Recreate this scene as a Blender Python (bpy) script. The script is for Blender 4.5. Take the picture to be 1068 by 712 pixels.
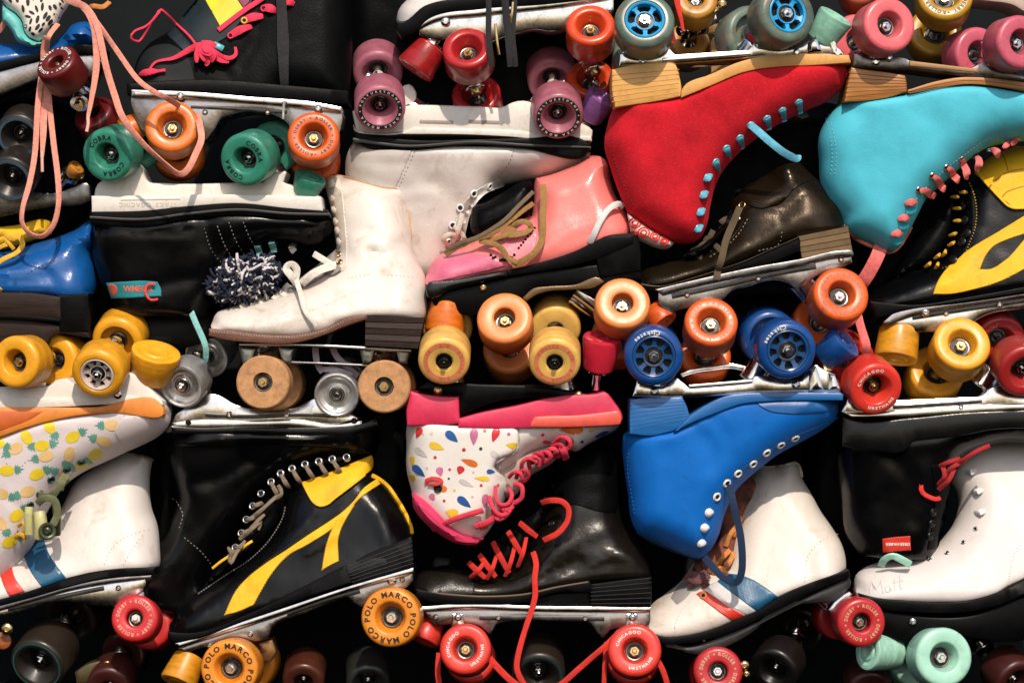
import bpy, bmesh, math, random
import numpy as np
from mathutils import Vector, Matrix, noise
from mathutils.geometry import delaunay_2d_cdt

for o in list(bpy.data.objects):
    bpy.data.objects.remove(o)
SC = bpy.context.scene
COL = SC.collection
rad = math.radians

# ------------------------------------------------------------------ camera, sky, sun, exposure
CAMD = 3500.0                                   # camera distance from the stack, mm
cam = bpy.data.cameras.new('camera')
cam.sensor_width = 36.0
cam.sensor_fit = 'HORIZONTAL'
cam.lens = 36.0 * CAMD / 1068.0
cam.clip_start = 0.05
cam.clip_end = 200.0
camo = bpy.data.objects.new('camera', cam)
camo.location = (0, -CAMD / 1000, 0)
camo.rotation_euler = (rad(90), 0, 0)
COL.objects.link(camo)
SC.camera = camo

SUN_V = Vector((-0.10, 0.71, -0.69)).normalized()     # direction the light travels
SUN_EL = math.asin(-SUN_V.z)
w = bpy.data.worlds.new('World')
SC.world = w
w.use_nodes = True
nt = w.node_tree
bg = nt.nodes['Background']
sky = nt.nodes.new('ShaderNodeTexSky')
sky.sky_type = 'NISHITA'
sky.sun_disc = False
sky.sun_elevation = SUN_EL
sky.sun_rotation = math.atan2(-SUN_V.x, -SUN_V.y)
sky.dust_density = 2.5
nt.links.new(sky.outputs['Color'], bg.inputs['Color'])
bg.inputs['Strength'].default_value = 0.145
sl = bpy.data.lights.new('sun', 'SUN')
sl.energy = 3.5
sl.angle = rad(0.8)
sl.color = (1.0, 0.88, 0.74)
so = bpy.data.objects.new('sun', sl)
so.rotation_euler = SUN_V.to_track_quat('-Z', 'Y').to_euler()
so.location = (0.3, -2, 2)
COL.objects.link(so)
SC.view_settings.view_transform = 'Standard'
SC.view_settings.look = 'None'
SC.view_settings.gamma = 1.0
SC.view_settings.exposure = 0.0
SC.render.engine = 'CYCLES'

# ------------------------------------------------------------------ materials
def srgb(h):
    h = h.lstrip('#')
    c = [int(h[i:i + 2], 16) / 255 for i in (0, 2, 4)]
    return tuple(((x / 12.92) if x <= 0.04045 else ((x + 0.055) / 1.055) ** 2.4) for x in c)

MATS = {}
def mat(key, col, rough=0.4, metal=0.0, var=0.25, vscale=30.0, bump=0.2, bscale=400.0, coat=0.0,
        dirt=None, dirt_amt=0.0, dscale=60.0, sheen=0.0, rvar=0.12, kind='noise', trans=0.0, spec=0.5, sss=0.0, tread=0.0):
    if key in MATS:
        return MATS[key]
    if isinstance(col, str):
        col = srgb(col)
    m = bpy.data.materials.new(key)
    m.use_nodes = True
    t = m.node_tree
    n = t.nodes
    p = n['Principled BSDF']
    L = t.links.new
    tc = n.new('ShaderNodeTexCoord')
    oi = n.new('ShaderNodeObjectInfo')
    sc = n.new('ShaderNodeVectorMath'); sc.operation = 'SCALE'
    cx = n.new('ShaderNodeCombineXYZ')
    L(oi.outputs['Random'], cx.inputs[0]); L(oi.outputs['Random'], cx.inputs[1])
    L(cx.outputs[0], sc.inputs[0]); sc.inputs['Scale'].default_value = 7.0
    ad = n.new('ShaderNodeVectorMath'); ad.operation = 'ADD'
    L(tc.outputs['Object'], ad.inputs[0]); L(sc.outputs[0], ad.inputs[1])
    vec = ad.outputs[0]
    if kind == 'wood':
        mp = n.new('ShaderNodeMapping'); mp.inputs['Scale'].default_value = (0.25, 1, 5)
        L(vec, mp.inputs[0]); vec2 = mp.outputs[0]
    elif kind == 'brushed':
        mp = n.new('ShaderNodeMapping'); mp.inputs['Scale'].default_value = (0.12, 1, 3)
        L(vec, mp.inputs[0]); vec2 = mp.outputs[0]
    else:
        vec2 = vec
    n1 = n.new('ShaderNodeTexNoise'); n1.inputs['Scale'].default_value = vscale
    n1.inputs['Detail'].default_value = 5; n1.inputs['Roughness'].default_value = 0.65
    L(vec2, n1.inputs['Vector'])
    cr = n.new('ShaderNodeValToRGB')
    cr.color_ramp.elements[0].position = 0.3; cr.color_ramp.elements[1].position = 0.7
    lo = tuple(c * (1 - var) for c in col) + (1,)
    hi = tuple(min(1, c * (1 + var * 0.55)) for c in col) + (1,)
    cr.color_ramp.elements[0].color = lo; cr.color_ramp.elements[1].color = hi
    L(n1.outputs['Fac'], cr.inputs[0])
    out = cr.outputs[0]
    rsrc = n1.outputs['Fac']
    if dirt is not None:
        if isinstance(dirt, str):
            dirt = srgb(dirt)
        n3 = n.new('ShaderNodeTexNoise'); n3.inputs['Scale'].default_value = dscale
        n3.inputs['Detail'].default_value = 8; n3.inputs['Roughness'].default_value = 0.75
        n3.inputs['Distortion'].default_value = 0.6
        L(vec, n3.inputs['Vector'])
        c3 = n.new('ShaderNodeValToRGB')
        c3.color_ramp.elements[0].position = 0.52; c3.color_ramp.elements[1].position = 0.72
        c3.color_ramp.elements[0].color = (0, 0, 0, 1); c3.color_ramp.elements[1].color = (dirt_amt,) * 3 + (1,)
        L(n3.outputs['Fac'], c3.inputs[0])
        mx = n.new('ShaderNodeMix'); mx.data_type = 'RGBA'
        L(c3.outputs[0], mx.inputs[0]); L(out, mx.inputs[6]); mx.inputs[7].default_value = tuple(dirt) + (1,)
        out = mx.outputs[2]
        if tread:
            # grime ground into the rolling face: bands and smears round the tread, chips on the lips
            sx = n.new('ShaderNodeSeparateXYZ'); L(tc.outputs['Normal'], sx.inputs[0])
            ab = n.new('ShaderNodeMath'); ab.operation = 'ABSOLUTE'; L(sx.outputs[2], ab.inputs[0])
            mr2 = n.new('ShaderNodeMapRange'); mr2.inputs[1].default_value = 0.85; mr2.inputs[2].default_value = 0.15
            mr2.inputs[3].default_value = 0.0; mr2.inputs[4].default_value = 1.0
            L(ab.outputs[0], mr2.inputs[0])
            mp2 = n.new('ShaderNodeMapping'); mp2.inputs['Scale'].default_value = (1, 1, 3.5)
            L(vec, mp2.inputs[0])
            n4 = n.new('ShaderNodeTexNoise'); n4.inputs['Scale'].default_value = 48
            n4.inputs['Detail'].default_value = 9; n4.inputs['Roughness'].default_value = 0.7
            L(mp2.outputs[0], n4.inputs['Vector'])
            c4 = n.new('ShaderNodeValToRGB')
            c4.color_ramp.elements[0].position = 0.36; c4.color_ramp.elements[1].position = 0.66
            c4.color_ramp.elements[0].color = (0.05,) * 3 + (1,); c4.color_ramp.elements[1].color = (tread,) * 3 + (1,)
            L(n4.outputs['Fac'], c4.inputs[0])
            mu = n.new('ShaderNodeMath'); mu.operation = 'MULTIPLY'
            L(mr2.outputs[0], mu.inputs[0]); L(c4.outputs[0], mu.inputs[1])
            mx2 = n.new('ShaderNodeMix'); mx2.data_type = 'RGBA'
            L(mu.outputs[0], mx2.inputs[0]); L(out, mx2.inputs[6])
            mx2.inputs[7].default_value = tuple(c * 0.35 + d * 0.65 for c, d in zip(col, dirt)) + (1,)
            out = mx2.outputs[2]
    L(out, p.inputs['Base Color'])
    mr = n.new('ShaderNodeMapRange')
    mr.inputs[1].default_value = 0.25; mr.inputs[2].default_value = 0.75
    mr.inputs[3].default_value = max(0.03, rough - rvar); mr.inputs[4].default_value = min(1, rough + rvar)
    L(rsrc, mr.inputs[0]); L(mr.outputs[0], p.inputs['Roughness'])
    p.inputs['Metallic'].default_value = metal
    p.inputs['Coat Weight'].default_value = coat
    p.inputs['Coat Roughness'].default_value = 0.15
    p.inputs['Specular IOR Level'].default_value = spec
    p.inputs['Transmission Weight'].default_value = trans
    if sss:
        p.inputs['Subsurface Weight'].default_value = sss
        p.inputs['Subsurface Radius'].default_value = (1, 0.5, 0.3)
        p.inputs['Subsurface Scale'].default_value = 0.004
    if sheen:
        p.inputs['Sheen Weight'].default_value = sheen
        p.inputs['Sheen Roughness'].default_value = 0.4
        p.inputs['Sheen Tint'].default_value = tuple(min(1, c * 1.4 + .05) for c in col) + (1,)
    if bump:
        n2 = n.new('ShaderNodeTexVoronoi' if kind == 'grain' else 'ShaderNodeTexNoise')
        n2.inputs['Scale'].default_value = bscale
        if kind != 'grain':
            n2.inputs['Detail'].default_value = 4
        L(vec2, n2.inputs['Vector'])
        b = n.new('ShaderNodeBump'); b.inputs['Strength'].default_value = bump
        b.inputs['Distance'].default_value = 0.0006
        L(n2.outputs[0], b.inputs['Height']); L(b.outputs[0], p.inputs['Normal'])
    MATS[key] = m
    return m

def leather(key, col, rough=0.42, var=0.15, bump=0.25, dirt='#3a2a1c', da=0.25, **k):
    return mat(key, col, rough, 0, var, 22, bump, 420, dirt=dirt, dirt_amt=da, dscale=26, kind='grain', **k)
def urethane(key, col, rough=0.36, da=0.45, dirt='#2a1a10', **k):
    return mat(key, col, rough, 0, 0.12, 45, 0.2, 200, dirt=dirt, dirt_amt=min(.8, da + .15), dscale=55, tread=.7, sss=0.12, **k)
def cloth(key, col, **k):
    return mat(key, col, 0.85, 0, 0.3, 220, 0.8, 520, sheen=0.2, dirt='#201510', dirt_amt=0.15, **k)

BLACK = leather('black_leather', (0.002, 0.0021, 0.0026), 0.24, 0.3, 0.08, dirt=(0.006, 0.005, 0.0045), da=0.4, spec=0.26, rvar=0.08)
BLACKM = leather('black_matte_leather', (0.0024, 0.0026, 0.003), 0.46, 0.3, 0.2, dirt=(0.005, 0.005, 0.0046), da=0.4, spec=0.05)
BRONZE = leather('gold_lit_black_leather', (0.024, 0.0155, 0.0075), 0.30, 0.25, 0.12, dirt=(0.03, 0.02, 0.01), da=0.5, spec=0.4)
BRONZE.node_tree.nodes['Principled BSDF'].inputs['Metallic'].default_value = 0.62  # warm golden light on black leather put into a metallic brown base
BRONZE2 = leather('dull_black_leather', (0.009, 0.0065, 0.0045), 0.28, 0.3, 0.12, dirt=(0.015, 0.010, 0.006), da=0.5, spec=0.4)
BRONZE2.node_tree.nodes['Principled BSDF'].inputs['Metallic'].default_value = 0.25  # weaker golden light put into the base of this black leather
WHITE = leather('white_leather', (0.66, 0.61, 0.57), 0.42, 0.10, 0.15, dirt=(0.36, 0.25, 0.16), da=0.6)
WHITE2 = leather('ivory_leather', (0.66, 0.60, 0.54), 0.45, 0.10, 0.15, dirt=(0.36, 0.22, 0.12), da=0.6)
PINKL = leather('pink_leather', (0.84, 0.21, 0.19), 0.25, 0.1, 0.12, da=0.15)
REDS = mat('red_suede', (0.56, 0.011, 0.022), 0.95, 0, 0.3, 22, 0.9, 900, sheen=0.4, rvar=0.03, spec=0.2, dirt=(0.80, 0.06, 0.07), dirt_amt=0.45, dscale=420)
TURQ = mat('turquoise_leather', (0.085, 0.52, 0.66), 0.62, 0, 0.08, 20, 0.2, 700, spec=0.2, kind='grain', dirt=(0.05, 0.34, 0.42), dirt_amt=0.5, dscale=18)
BLUEV = mat('blue_leather', (0.003, 0.135, 0.52), 0.58, 0, 0.08, 20, 0.2, 700, spec=0.2, kind='grain', dirt=(0.004, 0.075, 0.28), dirt_amt=0.55, dscale=18)
BLUEP = leather('blue_patent_leather', (0.006, 0.085, 0.30), 0.26, 0.12, 0.1, da=0.1)
YELL = leather('yellow_leather', (0.80, 0.45, 0.02), 0.5, 0.1, 0.2, spec=0.18, dirt='#6b3c05', da=0.4)
REDL = leather('red_leather', (0.62, 0.035, 0.02), 0.4, 0.1, 0.15, da=0.15)
NAVYL = leather('navy_leather', (0.012, 0.10, 0.20), 0.4, 0.1, 0.15, da=0.15)
WOOD = mat('stacked_leather_heel', (0.70, 0.37, 0.10), 0.5, 0, 0.12, 60, 0.25, 200, kind='wood', dirt='#5a2c0c', dirt_amt=0.3)
WOODB = mat('brown_wood_heel', (0.44, 0.175, 0.035), 0.42, 0, 0.55, 70, 0.3, 200, kind='wood')
DKWOOD = mat('dark_stacked_heel', (0.022, 0.012, 0.009), 0.5, 0, 0.5, 70, 0.4, 250, kind='wood', dirt=(0.06, 0.03, 0.018), dirt_amt=0.4, spec=0.15)
CORKW = mat('wheel_wood', (0.50, 0.25, 0.10), 0.6, 0, 0.3, 120, 0.5, 700, dirt='#4a230c', dirt_amt=0.5, dscale=160)
TANB = mat('tan_board_and_lit_steel', (0.40, 0.22, 0.085), 0.6, 0, 0.2, 40, 0.2, 200)
SOLEBR = leather('brown_sole_leather', (0.15, 0.060, 0.035), 0.5, 0.4, 0.4, dirt=(0.03, 0.015, 0.01), da=0.6)
RUBB = mat('black_rubber', (0.0025, 0.0025, 0.003), 0.40, 0, 0.3, 60, 0.2, 500, spec=0.07, dirt=(0.010, 0.009, 0.008), dirt_amt=0.35)
PLBLK = mat('black_plastic', (0.0025, 0.0025, 0.003), 0.3, 0, 0.3, 40, 0.1, 300, spec=0.07)
CHROME = mat('worn_chrome', (0.76, 0.74, 0.73), 0.17, 1, 0.25, 55, 0.12, 90, rvar=0.09, dirt='#4a4038', dirt_amt=0.5, dscale=70)
ALU = mat('cast_aluminium', (0.44, 0.41, 0.41), 0.25, 1, 0.25, 40, 0.15, 240, rvar=0.10, dirt='#3a342e', dirt_amt=0.3, dscale=110)
DKSTEEL = mat('dark_steel', (0.20, 0.19, 0.19), 0.3, 1, 0.3, 60, 0.2, 200, dirt='#20140c', dirt_amt=0.5)
BRASS = mat('brass_nut', (0.62, 0.44, 0.20), 0.26, 1, 0.25, 60, 0.15, 200, dirt='#3a2410', dirt_amt=0.5)
BEAR = mat('shaded_bearing_steel', (0.20, 0.18, 0.165), 0.32, 1, 0.4, 150, 0.2, 300, dirt='#0c0806', dirt_amt=0.8)  # grimy steel, darkened further for the shade inside wheel recesses
DARKH = mat('bearing_shadow_rubber', (0.005, 0.0045, 0.0045), 0.5, 0, 0.3, 60, 0.1, 200)
WPLAS = mat('white_nylon', (0.72, 0.68, 0.62), 0.42, 0, 0.08, 30, 0.15, 250, dirt=(0.36, 0.27, 0.18), dirt_amt=0.5)
INK_W = mat('white_print', (0.75, 0.72, 0.66), 0.5, 0, 0.1, 60, 0)
INK_G = mat('faded_gold_print', (0.62, 0.34, 0.22), 0.5, 0, 0.2, 160, 0)
INK_K = mat('black_print', (0.012, 0.012, 0.012), 0.5, 0, 0.1, 60, 0)
INK_P = mat('pencil_print', (0.45, 0.42, 0.42), 0.6, 0, 0.2, 200, 0)
EYEK = mat('eyelet_black', (0.015, 0.015, 0.016), 0.3, 0.6, 0.2, 60, 0)
EYEW = mat('eyelet_white', (0.74, 0.72, 0.70), 0.35, 0, 0.1, 60, 0)
EYEM = mat('eyelet_metal', (0.6, 0.56, 0.52), 0.25, 1, 0.2, 60, 0)
EYET = mat('eyelet_turquoise', (0.10, 0.45, 0.52), 0.35, 0.2, 0.1, 60, 0)
HOLE = mat('eyelet_hole', (0.004, 0.004, 0.004), 0.9, 0, 0.1, 60, 0)

# ------------------------------------------------------------------ mapping and outlines
def P(x, y, d):
    k = 1 - d / CAMD
    return Vector(((x - 534) * k / 1000, -d / 1000, (356 - y) * k / 1000))

def parse(s):
    """'x,y[tags] ...' -> list of (x, y, tags); tags: c corner, s sole edge, o open edge"""
    out = []
    for tok in s.split():
        a, b = tok.split(',')
        i = len(b)
        while not (b[i - 1].isdigit()):
            i -= 1
        out.append((float(a), float(b[:i]), b[i:]))
    return out

def spline(pts, closed=True, step=4.0, smooth=True):
    """Catmull-Rom through points, broken at corners. Returns list of ((x,y), tag of the segment)."""
    n = len(pts)
    res = []
    segs = n if closed else n - 1
    for i in range(segs):
        p1 = pts[i]; p2 = pts[(i + 1) % n]
        a = np.array(p1[:2]); b = np.array(p2[:2])
        tg = p1[2] if len(p1) > 2 and isinstance(p1[2], str) else ''
        c1 = ('c' in tg) or not smooth
        c2 = ('c' in (p2[2] if len(p2) > 2 and isinstance(p2[2], str) else '')) or not smooth
        if not closed and i == 0: c1 = True
        if not closed and i == segs - 1: c2 = True
        L = np.linalg.norm(b - a)
        m = max(1, int(round(L / step)))
        pa = np.array(pts[(i - 1) % n][:2]); pb = np.array(pts[(i + 2) % n][:2])
        def tang(p, q, r):
            d1 = np.linalg.norm(q - p) + 1e-6; d2 = np.linalg.norm(r - q) + 1e-6
            t = ((q - p) / d1 * d2 + (r - q) / d2 * d1) / (d1 + d2)
            return t * L
        t1 = (b - a) if c1 else tang(pa, a, b)
        t2 = (b - a) if c2 else tang(a, b, pb)
        for j in range(m):
            u = j / m
            h00 = 2 * u**3 - 3 * u**2 + 1; h10 = u**3 - 2 * u**2 + u
            h01 = -2 * u**3 + 3 * u**2; h11 = u**3 - u**2
            q = h00 * a + h10 * t1 + h01 * b + h11 * t2
            res.append(((q[0], q[1]), ''.join(c for c in tg if c in 'so')))
    if not closed:
        res.append((tuple(pts[-1][:2]), ''))
    return res

def seg_dist(Q, A, B):
    """min distance of points Q (n,2) to segments A-B (m,2)"""
    if len(A) == 0:
        return np.full(len(Q), 1e9)
    d = B - A
    L2 = np.maximum((d**2).sum(1), 1e-9)
    out = np.full(len(Q), 1e9)
    for i in range(0, len(Q), 2000):
        q = Q[i:i + 2000, None, :]
        t = np.clip(((q - A[None]) * d[None]).sum(2) / L2[None], 0, 1)
        pr = A[None] + t[..., None] * d[None]
        out[i:i + 2000] = np.sqrt(((q - pr)**2).sum(2)).min(1)
    return out

def inside(Q, poly):
    x, y = Q[:, 0], Q[:, 1]
    r = np.zeros(len(Q), bool)
    px, py = poly[:, 0], poly[:, 1]
    j = len(poly) - 1
    for i in range(len(poly)):
        c = ((py[i] > y) != (py[j] > y)) & (x < (px[j] - px[i]) * (y - py[i]) / (py[j] - py[i] + 1e-12) + px[i])
        r ^= c
        j = i
    return r

def area2(poly):
    x, y = poly[:, 0], poly[:, 1]
    return (x * np.roll(y, -1) - np.roll(x, -1) * y).sum()

def normals_in(poly):
    """inward unit normals at polygon vertices"""
    e = np.roll(poly, -1, 0) - np.roll(poly, 1, 0)
    nrm = np.stack([-e[:, 1], e[:, 0]], 1)
    nrm /= np.maximum(np.linalg.norm(nrm, axis=1, keepdims=True), 1e-9)
    return nrm if area2(poly) > 0 else -nrm

def triangulate(poly, extra):
    """CDT of polygon with extra interior points -> verts (n,2), faces"""
    n = len(poly)
    vs = [Vector((float(a), float(b))) for a, b in poly] + [Vector((float(a), float(b))) for a, b in extra]
    es = [(i, (i + 1) % n) for i in range(n)]
    r = delaunay_2d_cdt(vs, es, [], 1, 1e-4)
    return np.array([[v.x, v.y] for v in r[0]]), [list(f) for f in r[2]]

class Shell:
    """Pillow-like leather body: half thickness h(x, y) over a traced side view."""
    def __init__(s, outline, W=42, R=40, Rs=10, Ro=9, es=0.80, eo=0.74, creases=(), nz=0.9, step=4.5, pw=0.5, seed=0, flat=0.0):
        s.W, s.R, s.Rs, s.Ro, s.es, s.eo, s.pw = W, R, Rs, Ro, es, eo, pw
        sp = spline(parse(outline) if isinstance(outline, str) else outline, True, step)
        s.poly = np.array([p for p, t in sp])
        s.tags = [t for p, t in sp]
        A = s.poly; B = np.roll(s.poly, -1, 0)
        T = np.array([0 if t == '' else (1 if 's' in t else 2) for t in s.tags])
        s.segs = [(A[T == k], B[T == k]) for k in range(3)]
        s.creases = [(np.array([p for p, t in spline(parse(c[0]), False, 5)]), c[1], c[2]) for c in creases]
        s.nz, s.seed, s.step = nz, seed, step
    def h(s, Q):
        Q = np.atleast_2d(np.asarray(Q, float))
        f = np.ones(len(Q))
        for k, (R, e) in enumerate(((s.R, 0.0), (s.Rs, s.es), (s.Ro, s.eo))):
            if len(s.segs[k][0]) == 0:
                continue
            t = np.clip(seg_dist(Q, *s.segs[k]) / R, 0, 1)
            f *= e + (1 - e) * (1 - (1 - t)**2)**s.pw
        z = s.W * f
        for c, wd, dp in s.creases:
            d = seg_dist(Q, c[:-1], c[1:])
            z += -dp * np.exp(-(d / wd)**2) * np.minimum(1, f * 1.3)
        if s.nz:
            nn = np.array([noise.noise(Vector((q[0] / 34 + s.seed * 9.1, q[1] / 34, s.seed))) +
                           0.5 * noise.noise(Vector((q[0] / 13 + s.seed * 5.7, q[1] / 13, 3.3 + s.seed))) for q in Q])
            z += s.nz * nn * f
        return np.maximum(z, 0.0)
    def mesh(s):
        poly = s.poly
        N = normals_in(poly)
        ex = []
        for off in (0.8, 2.2, 4.5, 8.0):
            q = poly + N * off
            ok = inside(q, poly)
            d = seg_dist(q, poly, np.roll(poly, -1, 0))
            ex.append(q[ok & (d > off * 0.85)])
        g = s.step * 1.15
        xs = np.arange(poly[:, 0].min(), poly[:, 0].max(), g); ys = np.arange(poly[:, 1].min(), poly[:, 1].max(), g)
        G = np.stack(np.meshgrid(xs, ys), -1).reshape(-1, 2)
        G[::2] += 0.3
        ok = inside(G, poly)
        G = G[ok]
        G = G[seg_dist(G, poly, np.roll(poly, -1, 0)) > 10]
        ex.append(G)
        V, F = triangulate(poly, np.concatenate(ex))
        z = s.h(V)
        nb = len(poly)
        n = len(V)
        v3 = [(V[i, 0], V[i, 1], z[i]) for i in range(n)] + [(V[i, 0], V[i, 1], -z[i] - 0.001) for i in range(n)]
        f3 = []
        for f in F:
            f3.append(f); f3.append([i + n for i in reversed(f)])
        for i in range(nb):
            j = (i + 1) % nb
            f3.append([j, i, i + n, j + n])
        return v3, f3
# ------------------------------------------------------------------ mesh linking
def link(name, verts, faces, mats, parent=None, loc=None, smooth=True, ang=38, weld=True, fm=None):
    """one mesh object; verts are in metres (world minus parent's world place), origin moved to the bounds centre"""
    V = np.array([tuple(v) for v in verts], float)
    c = (V.min(0) + V.max(0)) / 2 if loc is None else np.array(loc, float)
    me = bpy.data.meshes.new(name)
    me.from_pydata([tuple(v) for v in (V - c)], [], faces)
    for m in (mats if isinstance(mats, (list, tuple)) else [mats]):
        me.materials.append(m)
    bm = bmesh.new(); bm.from_mesh(me)
    if fm is not None:
        bm.faces.ensure_lookup_table()
        for i, k in enumerate(fm):
            bm.faces[i].material_index = k
    if weld:
        bmesh.ops.remove_doubles(bm, verts=bm.verts, dist=0.00003)
    bmesh.ops.recalc_face_normals(bm, faces=bm.faces)
    for f in bm.faces: f.smooth = smooth
    bm.to_mesh(me); bm.free()
    if smooth:
        me.set_sharp_from_angle(angle=rad(ang))
    o = bpy.data.objects.new(name, me)
    o.location = c
    COL.objects.link(o)
    if parent is not None:
        o.parent = parent
    return o

def lathe(prof, seg=40):
    """profile [(r, z)] in mm -> verts (m), faces, open or closed on the axis"""
    V, F = [], []
    for r, z in prof:
        for i in range(seg):
            a = 2 * math.pi * i / seg
            V.append((r * math.cos(a) / 1000, r * math.sin(a) / 1000, z / 1000))
    for k in range(len(prof) - 1):
        for i in range(seg):
            j = (i + 1) % seg
            F.append([k * seg + i, k * seg + j, (k + 1) * seg + j, (k + 1) * seg + i])
    return V, F

MESHES = {}
def cached(key, fn):
    if key not in MESHES:
        V, F, mats, ang, fm = fn()
        me = bpy.data.meshes.new(key[0])
        me.from_pydata(V, [], F)
        for m in mats: me.materials.append(m)
        bm = bmesh.new(); bm.from_mesh(me)
        if fm is not None:
            bm.faces.ensure_lookup_table()
            for i, k in enumerate(fm): bm.faces[i].material_index = k
        bmesh.ops.remove_doubles(bm, verts=bm.verts, dist=0.00001)
        bmesh.ops.recalc_face_normals(bm, faces=bm.faces)
        for f in bm.faces: f.smooth = True
        bm.to_mesh(me); bm.free()
        me.set_sharp_from_angle(angle=rad(ang))
        MESHES[key] = me
    return MESHES[key]

def inst(name, me, parent, M):
    o = bpy.data.objects.new(name, me)
    o.parent = parent
    o.matrix_local = M
    COL.objects.link(o)
    return o

# glyphs
GLY = {}
def glyph(ch):
    if ch not in GLY:
        if ch == '*':
            V = []
            for i in range(10):
                r = 0.30 if i % 2 == 0 else 0.13
                a = math.pi / 2 + i * math.pi / 5
                V.append((0.32 + r * math.cos(a), 0.35 + r * math.sin(a), 0))
            GLY[ch] = (V, [list(range(10))], 0.7)
        else:
            cu = bpy.data.curves.new('glyph', 'FONT')
            cu.body = ch; cu.size = 1.0; cu.offset = 0.034; cu.resolution_u = 3
            ob = bpy.data.objects.new('glyph', cu)
            COL.objects.link(ob)
            bpy.context.view_layer.update()
            me = bpy.data.meshes.new_from_object(ob.evaluated_get(bpy.context.evaluated_depsgraph_get()))
            V = [tuple(v.co) for v in me.vertices]; F = [list(p.vertices) for p in me.polygons]
            wd = (max(v[0] for v in V) + 0.09) if V else 0.35
            GLY[ch] = (V, F, wd)
            bpy.data.objects.remove(ob); bpy.data.curves.remove(cu); bpy.data.meshes.remove(me)
    return GLY[ch]

def arc_words(words, r, size, z, th=0.3):
    """words: (text, centre angle, span in degrees, tops towards the hub?)"""
    V, F = [], []
    for text, ac, span, inward in words:
        if not inward:
            v, f = ring_text(text, r, size, z, ac + span / 2, span, th)
        else:
            ws = [glyph(c)[2] * size for c in text]
            k = rad(span) * r / sum(ws)
            v, f = [], []
            pos = 0
            for c, wd in zip(text, ws):
                a = rad(ac - span / 2) + (pos + wd / 2) * k / r
                gv, gf, gw = glyph(c)
                b = len(v)
                for x, y, _ in gv:
                    lx = (x - gw / 2) * size * min(1.1, k); rr = r + size * .7 - y * size
                    v.append(((rr * math.cos(a) - lx * math.sin(a)) / 1000, (rr * math.sin(a) + lx * math.cos(a)) / 1000, (z + th) / 1000))
                f += [[b + i for i in q] for q in gf]
                pos += wd
        b = len(V); V += v; F += [[i + b for i in q] for q in f]
    return V, F

def ring_text(text, r, size, z, a0, span=None, th=0.35):
    """letters with their tops outwards, running clockwise from angle a0 (degrees, 90 = top)"""
    ws = [glyph(c)[2] * size if c != ' ' else 0.45 * size for c in text]
    tot = sum(ws)
    k = 1.0 if span is None else rad(span) * r / tot
    V, F = [], []
    pos = 0
    for c, wd in zip(text, ws):
        if c != ' ':
            a = rad(a0) - (pos + wd / 2) * k / r
            gv, gf, gw = glyph(c)
            b = len(V); n = len(gv)
            for top in (z + th, z):
                for x, y, _ in gv:
                    lx = (x - gw / 2) * size * min(1.1, k); ly = y * size
                    rr = r + ly
                    V.append(((rr * math.cos(a) + lx * math.sin(a)) / 1000, (rr * math.sin(a) - lx * math.cos(a)) / 1000, top / 1000))
            for f in gf:
                F.append([b + i for i in f])
        pos += wd
    return V, F

def wheel_frame(tx, ty, spin=0):
    c = math.sqrt(max(0.05, 1 - tx * tx - ty * ty))
    away = Vector((tx, c, -ty))
    nz = -away
    nx = (Vector((1, 0, 0)) - nz * nz.x).normalized()
    ny = nz.cross(nx)
    M = Matrix((nx, ny, nz)).transposed().to_4x4()
    return M @ Matrix.Rotation(rad(spin), 4, 'Z'), away

def axis_frame(v):
    return Vector(v).to_track_quat('Z', 'Y').to_matrix().to_4x4()

def hexprism(r, z0, z1, n=6):
    V = []
    rings = [(r, z0), (r, z1 - 0.7), (r * 0.86, z1)]
    for rr, z in rings:
        for i in range(n):
            a = 2 * math.pi * i / n
            V.append((rr * math.cos(a) / 1000, rr * math.sin(a) / 1000, z / 1000))
    F = []
    for k in range(2):
        for i in range(n):
            j = (i + 1) % n
            F.append([k * n + i, k * n + j, (k + 1) * n + j, (k + 1) * n + i])
    F.append([2 * n + i for i in range(n)])
    return V, F

def join(*parts):
    V, F = [], []
    for v, f in parts:
        b = len(V); V += list(v); F += [[i + b for i in q] for q in f]
    return V, F

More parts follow.
